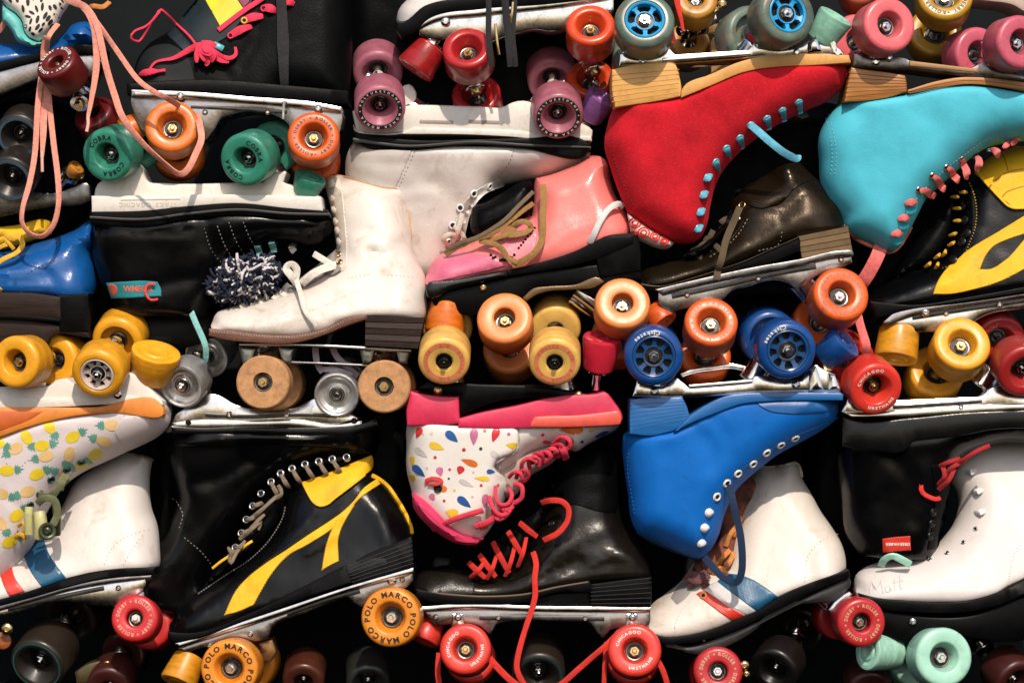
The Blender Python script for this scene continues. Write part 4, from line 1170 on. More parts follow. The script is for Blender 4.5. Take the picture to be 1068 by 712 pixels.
for x, y in ((950, 210), (943, 226), (936.5, 242)):
    s.ribbon('lace', [(x - 6, y + 3, -1), (x, y + 1, 3), (x + 6, y, -1)], 7.5, 3.4, CORALL, sh=up, taper=[.6, 1.1, .6])
    s.ribbon('lace_loop', [(x - 5, y + 11, -1), (x, y + 9.5, 1.4), (x + 6, y + 8, -1)], 8, 2, mat('teal_tab', (.01, .30, .38), .7), sh=up, taper=[.7, 1, .7])
s.ribbon('lace', [(924, 252, 10), (917, 268, 20), (909, 284, 18), (902, 296, 12), (897, 310, -10)], 15, 2.5, CORALL, roll=[0, 0, 0, 0, 0])
s.ribbon('lace', [(897, 320, 10), (900, 340, 30), (905, 360, 42), (906, 374, 30)], 9, 2.2, CORALL, roll=[0, 20, 0, 0])

# ------------------------------------------------------------------ 11  blue patent boot, left
s = Skate('roller_skate', 'shiny blue boot with yellow laces and a dark stacked sole at the left edge', 'roller skate', 40, 290, -20, sole=(0, 306, 95, 305))
s.side = -1
up = s.shell('upper', '-120,306s -110,290c -80,272 -40,266 -10,262c 10,260 24,255 38,251 55,246 75,238 91,229o 94,240o 93,262c 97,285 96,305s 40,307s 0,306s', BLUEP, W=42, R=26, seed=12, nz=.4, creases=[('0,285 30,284 52,278', 5, -3), ('50,283 58,300 50,318', 7, 3.5), ('24,258 50,258 80,245', 5, 2.5), ('70,285 84,270 82,250', 5, 2.2)])
s.stitches(up, '24,306 30,288 46,277 62,272', THR_B)
s.stitches(up, '70,270 78,252 80,242', THR_B)
s.slab('sole', '-120,305c 0,305 40,306 66,310c 66,333c 30,331 0,329 -120,328c', -40, 44, DKWOOD, smooth=True, bevel=2)
s.slab('heel', '62,308c 95,306c 95,346c 64,346c', -40, 42, RUBB, bevel=2)
s.slab('plate', '-120,331c 30,333 95,345c 95,352c 55,352 50,362c -120,362c', -34, 40, DKWOOD, smooth=True, bevel=3)
s.slab('welt', '-120,328c 0,328 40,330 66,333c 66,336c 0,332 -120,332c', -42, 45.5, RUBB, smooth=True, bevel=.8)
tg = s.shell('tongue', '-30,238c 10,234 46,229 48,230c 50,243c 30,250 5,258 -30,262c', YELL, W=20, R=12, dz=6, nz=.6)
s.ribbon('lace', [(-10, 250, 34), (4, 244, 44), (14, 249, 50), (22, 247, 50), (26, 255, 50), (20, 264, 50), (8, 270, 50), (-4, 277, 48)], 5.5, 2, YELLL, roll=[0, 20, 0, 30, 0])
s.ribbon('lace', [(-5, 262, 40), (6, 256, 46), (14, 253, 44), (13, 246, 34)], 4.5, 2, YELLL)
s.ribbon('lace', [(2, 243, 40), (10, 252, 48), (16, 260, 44)], 4, 2, YELLL)
s.patch(up, 'star_emblem', '-14,298c -2,298 0,295 2,299 5,302c 3,306 -2,305 -14,306c', YELL, 1.2)

# ------------------------------------------------------------------ 12  white boot, wooden wheels
s = Skate('roller_skate', 'old white leather boot with brown leather sole and heel on wooden wheels', 'roller skate', 330, 300, 20, sole=(220, 346, 443, 331))
s.side = -1
s.lean_up = 0.40
up = s.shell('upper', '220.5,344s 219.5,334 224,325 234,321 250,317 276,311 296,302 314,293 326,285 338,276 348,266c 349,258 346,243 344,228 340,210 336,196 334.5,187c 338,181 346,179 354,180o 368,185o 384,190o 402,194o 424,193.5c 425,210 426,226 428,246c 430,262 436,274 441,284 445,302 444.5,318 443,331s 420,331s 385,330s 362,333s 340,344s 312,350s 270,349s 240,345s', WHITE2, W=42, R=32, seed=13, nz=1.2, creases=[('425,250 405,262 385,262', 5, 3.5), ('428,256 410,274 388,282', 5, 2.5), ('425,246 412,252 396,251', 3, 2), ('384,196 404,205 424,212', 4, 1.5), ('352,262 380,270 400,272', 6, 1.8), ('327,290 345,305 362,318', 7, 1.5), ('300,305 308,322 306,335', 9, 1.2), ('380,258 395,266 415,270', 4, 2), ('365,272 385,282 412,292', 5, 1.6), ('352,240 372,238 395,246', 6, 1.6), ('245,330 262,322 280,318', 6, 1.2), ('318,300 335,318 345,335', 5, 1.4), ('356,200 370,215 366,235', 9, 1.5)])
s.patch(up, 'facing', '336.5,189c 339,183 346,181 351,182c 355,200 358,225 360,245c 361,262 358,282 349,284c 346,280 349,268 349,262c 347,240 343,222 340,208', mat('cream_facing', (0.68, 0.60, 0.52), .5, dirt='#6b5138', dirt_amt=.4), 1.3)
s.stitches(up, '352,183 356,205 360,235 361,258', THR_W)
s.stitches(up, '362,290 390,286 420,288 441,290', THR_W); s.stitches(up, '424,216 426,240', THR_W)
s.stitches(up, '300,330 330,322 362,308', THR_W, dash=1.6, gap=1.4)
s.ribbon('binding', [(335.5, 192, 0), (336, 184, 0), (346, 180, 0), (354, 180.5, 0), (368, 185.5, 0), (384, 190.5, 0), (402, 194.5, 0), (424, 194, 0)], 3, 3, mat('tan_binding', (.42, .26, .15), .6), sh=up, off=-.5)
s.ribbon('backstay', [(423.5, 194, 0), (424, 220, 0), (427, 246, 0)], 4, 2, mat('tan_binding', (.42, .26, .15), .6), sh=up, off=-.3)
for x, y in ((345, 190), (346, 204.5), (348, 217), (350, 229.5), (352, 239), (354, 251)):
    s.hook(up, x, y, mat('pearl_hook', (.70, .60, .52), .3), 4.2)
for x, y in ((352, 265), (353, 273)):
    s.eyelet(up, x, y, BRASS, 3, off=2.6)
s.shell('tongue', '296,302c 312,288 330,274 348,258c 352,270 350,286 330,300 312,306c', mat('grey_felt', (.30, .25, .23), .9), W=28, R=10, dz=2)
for i, ((x1, y1), (x2, y2)) in enumerate((((262, 318), (270, 311)), ((270, 317), (278, 308)), ((284, 312), (294, 302)), ((294, 309), (302, 299)), ((302, 304), (312, 293)), ((292, 306), (300, 296)), ((250, 321), (259, 315)))):
    s.ribbon('lace', [(x1, y1, 0), ((x1 + x2) / 2, (y1 + y2) / 2 - 1, 4), (x2, y2, 0)], 6, 2.4, CREAML, sh=up, off=0)
s.ribbon('lace', [(310, 298, 30), (304, 288, 42), (298, 280, 46), (303, 275, 44), (309, 280, 40), (308, 292, 34)], 6.5, 2.0, CREAML, roll=[0, 0, 20, 40, 0, 0], taper=[1, 1.2, 1.3, 1.2, 1.2, 1])
s.ribbon('lace', [(308, 290, 36), (314, 306, 46), (319, 323, 48), (327, 335, 48), (331, 340, 47)], 5.5, 2.2, CREAML, taper=[1, 1, 1, .9, .5])
s.ribbon('lace', [(314, 296, 34), (326, 286, 44), (338, 280, 46), (350, 276, 40)], 9, 2.6, CREAML, roll=[20, 0, -20, 0])
s.ribbon('lace', [(326, 264, 26), (336, 270, 34), (346, 276, 38)], 7, 2.4, CREAML)
s.ribbon('lace', [(334, 276, 30), (345, 284, 38), (354, 278, 42)], 6, 2.4, GREYL)
s.slab('sole', '219.5,342.5c 240,344 270,348 312,348.5 340,342 362,331.5 384,328c 384,333c 362,340 340,349 312,357 265,357 235,354 219.5,350c', -40, 44, SOLEBR, smooth=True, bevel=1.5)
s.stitches(type('F', (), {'h': staticmethod(lambda Q: np.full(len(np.atleast_2d(Q)), 44.2)), 'dz': 0, 'obj': up.obj})(), '221,345.5 240,347 270,350.5 312,350.8 340,344.5 362,334', THR_W, dash=1.6, gap=1.2, w=.7)
s.layers('heel', '382,330 443,331 436.5,364 381.5,361', -38, 43, 5, [DKWOOD, mat('dark_heel_layer', (0.032, 0.016, 0.011), 0.55, 0, .5, 70, .4, 250, kind='wood')])
s.slab('plate', '250,358c 290,357.5 382,361.5 429,364c 430,367.5c 382,365 290,361 250,361c', -26, 32, ALU, smooth=True, bevel=1)
s.slab('brace', '297,376c 345,378 390,380c 390,383c 345,381 297,379c', 4, 16, ALU, bevel=1)
for x in (257, 298, 382, 420):
    s.slab('truck_mount', '%d,361 %d,363 %d,372 %d,380 %d,380 %d,372' % (x - 9, x + 10, x + 7, x + 5, x - 4, x - 6), -20, 22, mat('greenish_steel', (.33, .35, .31), .35, 1), bevel=3)
s.wheel(274, 398.5, 27.5, CORKW, (0.09, 0.03), 'wood', width=28, zf=52, nut=BRASS, track=86, attach=(276, 366, 8))
s.wheel(400.5, 403, 27, CORKW, (0.03, 0.0), 'wood', width=24, zf=52, nut=BRASS, track=86, attach=(400, 368, 8))
s.ribbon('lace', [(327, 362, -5), (329, 378, -2), (335, 388, 2)], 7, 2, mat('lilac_ribbon', (.45, .40, .48), .8)); s.ribbon('lace', [(345, 362, -5), (350, 372, -2), (362, 384, 0), (372, 392, -6)], 7, 2, mat('lilac_ribbon', (.45, .40, .48), .8))
s.ribbon('lace', [(333, 385, 0), (350, 386, 6), (366, 392, 0)], 6, 2, mat('lilac_ribbon', (.45, .40, .48), .8))

# pompom of knitting yarn
random.seed(8)
pc = P(256, 291, 22)
V, F, fm = [], [], []
for i in range(620):
    u = random.uniform(-1, 1); a = random.uniform(0, 2 * math.pi); q = math.sqrt(1 - u * u)
    dv = Vector((q * math.cos(a), u, q * math.sin(a)))
    if dv.y > 0.35: dv.y = -dv.y
    R_ = random.uniform(.62, 1.02)
    ctr = Vector((dv.x * 38, dv.y * 25, dv.z * 23)) * R_
    ca, sa = math.cos(rad(17)), math.sin(rad(17))
    ctr = Vector((ctr.x * ca - ctr.z * sa, ctr.y, ctr.x * sa + ctr.z * ca))
    t = (dv + Vector((random.uniform(-1, 1), random.uniform(-1, 1), random.uniform(-1, 1))) * .9).normalized()
    n1 = t.orthogonal().normalized(); n2 = t.cross(n1)
    ln = random.uniform(7, 11); wd = random.uniform(1.1, 1.8)
    bend = n1 * random.uniform(-4, 4)
    k0 = len(V); k = 6
    for j in range(5):
        uu = j / 4 - .5
        c = ctr + t * ln * 1.6 * uu + bend * (1 - 4 * uu * uu)
        ww = wd * (0.75 if j in (0, 4) else 1.0)
        for m_ in range(k):
            b = 2 * math.pi * m_ / k
            V.append(tuple((pc - pc + (c + (n1 * math.cos(b) + n2 * math.sin(b)) * ww) / 1.0) / 1000))
    mi = 1 if random.random() < .30 else 0
    for j in range(4):
        for m_ in range(k):
            F.append([k0 + j * k + m_, k0 + j * k + (m_ + 1) % k, k0 + (j + 1) * k + (m_ + 1) % k, k0 + (j + 1) * k + m_]); fm.append(mi)
    F.append([k0 + m_ for m_ in range(k)]); fm.append(mi); F.append([k0 + 4 * k + m_ for m_ in range(k)]); fm.append(mi)
pom = link('pompom', V, F, [cloth('navy_yarn', (0.006, 0.011, 0.034)), cloth('white_yarn', (0.62, 0.58, 0.58))], None, weld=False, ang=80, fm=fm)
pom.location = pc + pom.location
pom['label'] = 'fluffy navy and white yarn pompom resting on the toe of the old white boot'; pom['category'] = 'pompom'

# ------------------------------------------------------------------ 13  pink boot
s = Skate('roller_skate', 'glossy pink boot with brown laces, black platform sole and plain peach orange wheels', 'roller skate', 560, 260, 2, sole=(444, 298, 659, 246))
s.side = -1
UPEA = urethane('peach_orange_urethane', (0.80, 0.245, 0.065), da=.08)
UORB = urethane('bright_orange_urethane', (0.84, 0.19, 0.012), da=.1)
up = s.shell('upper', '444,298s 445,284 449,273 456,266 466,262 480,258 500,247 520,238 540,230 555,224c 557,205 557,192 559,184c 575,180 600,170 622,160o 630,164o 638,184c 642,200 650,214 656,226c 659,236 659,246s 640,250s 600,266s 560,278s 500,288s', PINKL, W=40, R=26, seed=14, nz=.6, creases=[('562,262 590,244 624,232', 7, -2.5), ('556,232 566,212 563,195', 6, 1.5)])
s.patch(up, 'toe_cap', '446,296c 446,284 450,274 457,267 468,263 482,262c 492,264 505,266 516,268 527,278c 500,285 470,291', mat('pink_toe_leather', (0.72, 0.16, 0.26), .3, dirt='#7a2a36', dirt_amt=.3), 1.3)
s.patch(up, 'quarter', '522,240c 540,231 552,226 556,230 560,245 556,262 545,275 532,279c 525,266 516,256', mat('pink_quarter_leather', (0.78, 0.20, 0.24), .3), 1.2)
for i in range(9):
    s.eyelet(up, 512 + i * 3.3 - (i % 3), 271 - abs(i - 4) * 1.2 + (i % 2) * 2, HOLE, 1.2, hole=True, off=1.5, minor=.4)
for i in range(8):
    s.eyelet(up, 541 + i * 2.4, 259 - i * 3.0, HOLE, 1.0, off=1.4, minor=.4)
s.stitches(up, '528,277 545,274 556,262', THR_W)
s.shell('tongue', '490,222c 492,214 505,208 522,200 545,187 557,186c 556,205 555,222 520,240 500,248 491,240', PLBLK, W=26, R=14, dz=-8, nz=.4)
s.ribbon('lace', [(465, 266, 30), (480, 256, 40), (495, 250, 46), (515, 243, 48), (530, 232, 46), (545, 220, 40), (556, 212, 30)], 5.5, 2.2, BRNL, roll=[0, 10, 0, 20, 0, 0, 0])
s.ribbon('lace', [(464, 264, 30), (480, 254, 42), (500, 247, 48), (524, 232, 50), (542, 214, 46), (556, 200, 36)], 4.5, 2, cloth('dull_brown_lace', (.15, .10, .06)))
s.ribbon('lace', [(566, 193, 42), (567, 205, 47), (566, 225, 50), (566, 245, 51), (562, 258, 51), (553, 268, 50), (542, 274, 48), (534, 277, 47)], 7.2, 2.0, BRNL, roll=[0, 0, 0, 10, 20, 0, -10, 0])
s.ribbon('lace', [(500, 252, 44), (512, 254, 48), (524, 260, 50), (530, 270, 49), (540, 274, 49)], 5.6, 2.0, BRNL, roll=[0, 0, 20, 0, 0])
s.ribbon('lace', [(528, 246, 40), (538, 234, 46), (548, 232, 48), (554, 238, 44), (545, 244, 46), (530, 246, 46)], 6, 2.2, BRNL, roll=[0, 30, 0, 0, 20, 0])
s.ribbon('lace', [(520, 252, 42), (530, 240, 46), (538, 242, 44)], 6, 2.2, BRNL)
s.ribbon('lace', [(505, 252, 42), (520, 248, 46), (536, 243, 46)], 5, 2.2, BRNL)
s.ribbon('strap', [(615, 254, 40), (619, 245, 46), (625, 232, 47), (634, 219, 45), (644, 213, 40), (650, 216, 30)], 6.5, 2, mat('pale_grey_strap', (.55, .57, .56), .5), roll=[0, 0, 0, 0, 0, 0])
s.slab('sole', '444,297c 470,293 500,287 560,275 600,262 625,250 634,247c 660,246c 660,255c 630,268 600,277 560,284 500,292 470,296 446,304c', -40, 42, RUBB, smooth=True, bevel=1.6)
s.slab('bumper', '443.5,300c 448,294 456,293 470,292 500,287 530,282c 530,288c 500,296 470,303 452,312 446,310c', -42, 45, mat('glossy_black_rubber', (.004, .004, .004), .15), smooth=True, bevel=4)
s.slab('heel', '620,252c 630,247 650,244 664,243c 668,262 668,283c 650,286 626,290c 622,275', -38, 41, RUBB, smooth=True, bevel=2.5)
s.slab('plate', '447,308c 470,302 520,291 560,283 622,276c 640,280 669,276c 669,292c 650,294 640,305 630,312 612,306 600,301 560,300 548,310 540,320c 520,330 500,330c 475,326 455,322', -32, 37, PLBLK, smooth=False, bevel=3)
s.slab('plate_flange', '545,311c 556,301 570,299 600,297 625,290 630,294c 620,300 600,302 570,304 560,307 549,314c', -30, 39, mat('bronze_edge_plastic', (.14, .08, .03), .35, .3), smooth=True, bevel=1.2)
for x, y in ((504, 300), (640, 283)):
    s.bolt(x, y, 38, BRASS, 4)
CY = mat('yellow_cushion', (.75, .42, .02), .35)
s.wheel(526, 330.5, 28.5, UPEA, (0.07, 0.40), 'classic', width=36, zf=70, rin=.42, nut=BRASS, track=78, attach=(512, 312, 8))
s.wheel(649.5, 315, 28.5, UPEA, (-0.02, 0.40), 'classic', width=36, zf=72, rin=.42, nut=BRASS, track=78, attach=(604, 306, 16), cush=(CY, CY))
s.toestop(465, 331, 21, 32, UORB, (-0.10, 0.98, 0.12), zc=24)

# ------------------------------------------------------------------ 14  bronze-lit worn black boot
s = Skate('roller_skate', 'scuffed black leather boot lit golden with a low stacked heel, orange wheels and grey laces', 'roller skate', 790, 240, 10, sole=(668, 298, 883, 240))
s.side = -1
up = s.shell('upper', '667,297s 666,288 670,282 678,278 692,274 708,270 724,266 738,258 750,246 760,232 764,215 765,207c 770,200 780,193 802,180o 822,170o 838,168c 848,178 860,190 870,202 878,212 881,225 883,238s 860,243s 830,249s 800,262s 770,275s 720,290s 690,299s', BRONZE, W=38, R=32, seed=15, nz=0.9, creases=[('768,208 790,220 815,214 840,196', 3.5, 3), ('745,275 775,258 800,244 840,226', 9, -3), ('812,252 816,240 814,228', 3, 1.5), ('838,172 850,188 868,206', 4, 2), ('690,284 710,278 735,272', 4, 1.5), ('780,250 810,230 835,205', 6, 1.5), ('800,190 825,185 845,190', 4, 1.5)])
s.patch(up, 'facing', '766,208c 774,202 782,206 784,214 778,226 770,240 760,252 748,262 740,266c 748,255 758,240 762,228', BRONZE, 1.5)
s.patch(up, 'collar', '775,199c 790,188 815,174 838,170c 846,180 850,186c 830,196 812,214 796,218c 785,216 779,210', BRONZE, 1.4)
s.stitches(up, '740,268 756,258 770,244 781,226', THR_G); s.stitches(up, '790,262 812,254 815,238', THR_G)
s.eyelet(up, 774.5, 213.5, BRASS, 3.6, off=2); s.hook(up, 773.5, 200, EYEK, 4); s.eyelet(up, 770, 228, EYEM, 2.2, off=2)
s.shell('tongue', '705,270c 725,255 748,236 764,212c 768,230 752,254 735,268', BLACKM, W=30, R=10, dz=2)
LK = cloth('dusty_brown_lace', (0.085, 0.058, 0.03))
for pth in ([(722, 262, 0), (732, 256, 5), (744, 246, 2)], [(730, 268, 0), (736, 256, 5), (744, 240, 2)], [(740, 262, 0), (746, 252, 6), (756, 238, 2)], [(748, 250, 0), (752, 240, 6), (762, 228, 2)], [(752, 232, 0), (758, 228, 6), (768, 226, 3)], [(735, 248, 0), (744, 254, 7), (752, 262, 3)], [(712, 270, 0), (722, 266, 4), (732, 268, 1)]):
    s.ribbon('lace', pth, 6, 2.4, LK, sh=up, roll=[0, 20, 0])
s.ribbon('lace', [(772, 216, 3), (766, 230, 8), (757, 250, 9), (752, 268, 7), (748, 282, 5), (746, 292, 4)], 7.5, 2.2, LK, sh=up, roll=[0, 20, 0, -20, 0, 0])
s.slab('sole', '667,295c 690,298 720,290 770,274 800,261 832,247c 834,252c 834,262c 800,276 760,285 720,296 690,303 670,303c', -38, 40, RUBB, smooth=True, bevel=1.5)
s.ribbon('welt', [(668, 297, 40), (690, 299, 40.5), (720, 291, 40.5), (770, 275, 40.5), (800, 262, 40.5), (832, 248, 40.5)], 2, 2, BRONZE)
s.layers('heel', '831,247 883,236.5 887.5,262 835.5,270', -36, 39.5, 4, [mat('gold_lit_heel_layer', (.13, .078, .03), .5, 0, .3, 60, .3, 200), mat('gold_lit_heel_edge', (.16, .095, .035), .5)])  # golden light on the heel face put into its tan colour
s.slab('plate_flange', '682,302c 720,293 784,279 835,270 870,262 887,261c 889,265 888,268c 870,269 835,277 784,287 720,300 690,308c', -38, 42, DKSTEEL, smooth=True, bevel=1.5)
s.slab('plate', '686,305c 720,297 784,284 835,274 887,265c 888,274c 876,280 860,284 848,290 838,300 828,300 822,296 812,293 795,294 778,300 764,303 752,314 735,322 715,322 700,326c 692,322 686,316', -32, 36, ALU, smooth=True, bevel=2)
s.wheel(742, 334.5, 27.5, UORD, (-0.03, 0.42), 'flat', width=36, zf=68, text='ROLLER * DERBY * ROLLER * DERBY *', ink=mat('orange_print', (.5, .10, .02), .5), tsize=4.6, trad=18.5, nut=BRASS, rin=.55, track=80, attach=(738, 312, 8))
s.wheel(878, 306, 29, UORD, (-0.16, 0.32), 'flat', width=38, zf=72, text='ROLLER * DERBY * ROLLER * DERBY *', ink=mat('orange_print', (.5, .10, .02), .5), tsize=4.8, trad=19.5, rin=.50, track=84, attach=(836, 294, 22))
s.toestop(687, 329, 16, 22, UORD, (0.55, 0.75, 0.35), zc=22, stem=False)

# ------------------------------------------------------------------ 15  black and yellow boot, right
s = Skate('roller_skate', 'black boot with a yellow swoosh panel and padded yellow collar at the right edge', 'roller skate', 1000, 270, -18, sole=(905, 320, 1150, 290))
s.side = -1
UYEL = urethane('yellow_urethane', (0.80, 0.36, 0.018), da=.3)
up = s.shell('upper', '905,318s 904,308 910,302 925,294 945,286 962,279 982,266 992,250 998,230 1002,205 1008,190 1018,176c 1040,160 1070,150 1150,140c 1150,290s 1068,302s 1000,314s 950,320s', BLACK, W=42, R=30, seed=16, creases=[('1015,190 1018,215 1018,232', 5, 2.5), ('950,300 968,297 985,296', 5, -2)])
s.patch(up, 'collar', '1020,180c 1026,172 1045,158 1068,150c 1100,150c 1100,214c 1068,217c 1058,218 1050,212 1040,204 1028,190', YELL, 4)
s.ribbon('collar_edge', [(1021, 178, 0), (1030, 192, 0), (1042, 206, 0), (1053, 216, 0), (1068, 217, 0), (1100, 214, 0)], 3, 3, YELL, sh=up, off=4)
for pth in ('1068,176 1050,180 1036,190', '1068,194 1050,200 1045,206', '1050,160 1052,178'):
    s.ribbon('seam', [(float(t.split(',')[0]), float(t.split(',')[1]), 0) for t in pth.split()], 1.4, 1, mat('ochre_seam', (.42, .20, .01), .6), sh=up, off=3.9)
s.patch(up, 'stripe', '971,307c 974,298 980,288 995,272 1013,258 1040,242 1068,225 1100,206c 1100,240c 1068,244c 1050,250 1034,258 1026,268 1020,281c 1030,281 1046,272 1068,249c 1100,242c 1100,262c 1068,280 1040,294 1010,303 990,307', YELL, 1.6)
s.stitches(up, '1019,282 1024,267 1034,256 1050,248 1068,243', THR_G, dash=2, gap=1.2)
s.stitches(up, '938,288 955,283 975,281 1000,272 1012,250 1018,232 1018,205 1014,188', THR_Y, dash=2.2, gap=1.0, w=1.3, off=1.0)
s.ribbon('facing', [(935, 290, 0), (955, 284, 0), (978, 281, 0), (1000, 270, 0), (1011, 250, 0), (1016, 232, 0), (1016, 205, 0), (1012, 188, 0)], 4, 2, BLACKM, sh=up, off=-.2)
s.shell('tongue', '930,292c 945,268 958,246 975,225 990,205 1003,190c 1005,210 1000,236 990,258 976,274 955,284', BLACKM, W=32, R=14, dz=-4)
for x, y in ((1000, 198), (1006, 215), (1007, 230), (1008, 244), (1003, 253), (993, 272)):
    s.hook(up, x + 2, y, EYEK, 4.4)
for x, y, a in ((998, 205, 0), (1000, 217, 0), (1000, 230, 0), (995, 244, 20), (993, 254, 30), (978, 267, 40), (985, 264, 60), (968, 276, 40), (977, 277, 60), (1007, 200, 0)):
    ca, sa = math.cos(rad(a)), math.sin(rad(a))
    s.ribbon('lace', [(x - 4 * ca, y + 4 * sa, 28), (x, y, 36), (x + 4 * ca, y - 4 * sa, 28)], 4, 2.2, YELLL, sh=None, taper=[.6, 1, .6])
s.slab('sole', '905,314c 950,318 1000,311 1068,299 1150,284c 1150,296c 1068,308 1000,318 950,324 912,332c', -40, 44, RUBB, smooth=True, bevel=1.5)
s.slab('plate_flange', '919,336c 928,328 950,321 1000,313 1068,303 1150,290c 1150,297c 1068,310 1000,320 955,328 924,340c', -38, 44, ALU, smooth=True, bevel=1.5)
s.slab('plate', '919,337c 930,330 955,326 1000,318 1068,308 1150,296c 1150,312c 1068,322c 1050,324 1030,328 1018,334 1008,342 985,346 960,346 935,345c', -32, 37, CHROME, smooth=True, bevel=2)
s.bolt(963, 326, 42, r=4.5); s.bolt(1040, 318, 42, r=3)
s.wheel(1004, 357, 30, UYEL, (-0.10, 0.42), 'flat', width=38, zf=70, nut=BRASS, rin=.52, track=84, attach=(985, 336, 8), gap=(-8, -6))
s.toestop(936, 359, 23, 34, UYEL, (-0.15, 0.93, 0.3), zc=26, r2=21)
# flat print helper: thin shapes lying on a shell
def prints(s, sh, items, mats, off=0.45, name='print'):
    """items: (polygon [(x, y)...], material index)"""
    v3, f3, fm = [], [], []
    for poly, mi in items:
        pa = np.array(poly)
        ok = inside(pa, sh.poly)
        if ok.mean() < 0.999:
            if ok.mean() < 0.5: continue
            c = pa[ok].mean(0)
            for i in np.where(~ok)[0]:
                for t in np.linspace(0.1, 1, 10):
                    q = pa[i] * (1 - t) + c * t
                    if inside(q[None], sh.poly)[0]:
                        pa[i] = q; break
        c = pa.mean(0)
        mid = (pa + c) / 2
        allp = np.concatenate([pa, mid, c[None]])
        z = sh.h(allp) + sh.dz + off
        b = len(v3); n = len(pa)
        v3 += [(allp[i, 0], allp[i, 1], z[i]) for i in range(len(allp))]
        for i in range(n):
            j = (i + 1) % n
            f3 += [[b + i, b + j, b + n + j, b + n + i], [b + n + i, b + n + j, b + 2 * n]]
            fm += [mi, mi]
    return s.put(name, v3, f3, mats, sh.obj, weld=False, fm=fm)

def drop(x, y, ln, wd, ang, n=14):
    """teardrop pointing along ang (degrees, image axes)"""
    ca, sa = math.cos(rad(ang)), math.sin(rad(ang))
    out = []
    for i in range(n):
        t = 2 * math.pi * i / n
        u = math.cos(t); v = math.sin(t) * (0.5 * (1 - u))**0.5
        lx, ly = u * ln / 2, v * wd / 2 * 1.3
        out.append((x + lx * ca - ly * sa, y + lx * sa + ly * ca))
    return out
def ell(x, y, a, b, ang=0, n=12):
    ca, sa = math.cos(rad(ang)), math.sin(rad(ang))
    return [(x + a * math.cos(t) * ca - b * math.sin(t) * sa, y + a * math.cos(t) * sa + b * math.sin(t) * ca) for t in [2 * math.pi * i / n for i in range(n)]]

# ------------------------------------------------------------------ 16  pineapple boot
s = Skate('roller_skate', 'upside-down white boot printed with yellow pineapples, orange sole and orange-yellow wheels', 'roller skate', 70, 450, 14, sole=(0, 440, 172, 430))
PINW = leather('print_boot_leather', (0.66, 0.58, 0.58), .5, .06, .12, da=.12)
USAF = urethane('saffron_urethane', (0.80, 0.36, 0.014), da=.2)
up = s.shell('upper', '-110,470s -40,468s 0,455s 45,438s 95,431s 174,426s 176,433 172,446 163,455 147,464 131,471 112,480 96,487 80,495 66,505 55,518 46,532 38,548 30,568 15,590 0,610 -20,625 -60,640c -120,620c', PINW, W=43, R=32, seed=17, nz=.8, creases=[('10,520 30,540 30,560', 5, 1.5)])
random.seed(21)
PY = mat('pineapple_yellow', (0.74, 0.55, 0.02), .5, var=.15); PO = mat('pineapple_pale', (0.72, 0.48, 0.20), .5, var=.15); PG = mat('pineapple_leaf', (0.10, 0.30, 0.24), .5, var=.2)
items = []
def pine(x, y, ang, c, sz=1.0):
    ca, sa = math.cos(rad(ang)), math.sin(rad(ang))
    items.append((ell(x, y, 8.2 * sz, 5.6 * sz, ang), c))
    for k in range(-3, 4):
        a = rad(ang + k * 30)
        bx, by = x + ca * 9.5 * sz, y + sa * 9.5 * sz
        L_ = (9 if k == 0 else 7.5 - abs(k) * .7) * sz
        tx_, ty_ = bx + math.cos(a) * L_, by + math.sin(a) * L_
        nx_, ny_ = -math.sin(a) * 1.4 * sz, math.cos(a) * 1.4 * sz
        items.append(([(bx - nx_, by - ny_), ((bx + tx_) / 2 - nx_ * .9, (by + ty_) / 2 - ny_ * .9), (tx_, ty_), ((bx + tx_) / 2 + nx_ * .9, (by + ty_) / 2 + ny_ * .9), (bx + nx_, by + ny_)], 2))
for x, y, a, c in ((78, 455, -28, 0), (54, 444, 60, 0), (46, 464, -10, 0), (9, 490, -5, 0), (136, 452, -15, 0), (40, 494, -25, 0), (110, 460, -160, 1), (50, 475, 165, 1), (19, 467, 150, 1), (74, 473, 110, 1), (119, 443, 180, 1), (158, 437, -10, 0), (30, 512, 160, 1), (3, 514, 20, 1), (18, 537, -40, 0), (2, 545, 60, 1), (30, 455, 60, 0), (10, 565, -30, 0), (86, 486, 170, 0), (0, 460, 30, 0), (68, 497, -150, 1), (100, 474, 140, 0)):
    pine(x, y, a, c)
prints(s, up, items, [PY, PO, PG])
s.patch(up, 'toe_cap', '130,434c 160,431 174,429c 175,440 160,455 146,463 136,467c 126,460 122,452', PINW, 1.0)
s.stitches(up, '132,432 124,450 134,468', THR_G); s.stitches(up, '8,482 20,490 30,480 50,476', THR_G)
s.slab('sole', '-110,424c 0,424 100,424 170,421 172,424c 173,428 120,430 90,432 45,441 0,456 -40,470 -110,472c', -42, 45, mat('orange_sole_rubber', (0.78, 0.25, 0.035), .5, dirt='#6a2c0c', dirt_amt=.3), smooth=True, bevel=2)
s.slab('sole_recess_shade', '-110,428c 20,428 48,428c 40,434 10,446 -20,456 -110,462c', 30, 45.4, mat('shaded_orange_rubber', (0.55, 0.11, 0.015), .5), smooth=True, bevel=1)  # shading inside the heel, painted as a darker orange slab
s.slab('plate', '-110,404c 0,404 30,402 54,401 60,396 72,394c 80,400 120,402 126,398 134,388 140,389 160,406 172,418c 172,422c 130,421 60,424 -110,424c', -36, 40, WPLAS, smooth=True, bevel=3)
s.slab('plate_edge', '-110,413c 20,413 60,415 130,412 171,417c 172,422c 130,421 60,424 -110,424c', -39, 43, WPLAS, smooth=True, bevel=1.2)
s.bolt(125, 411, 42, r=5)
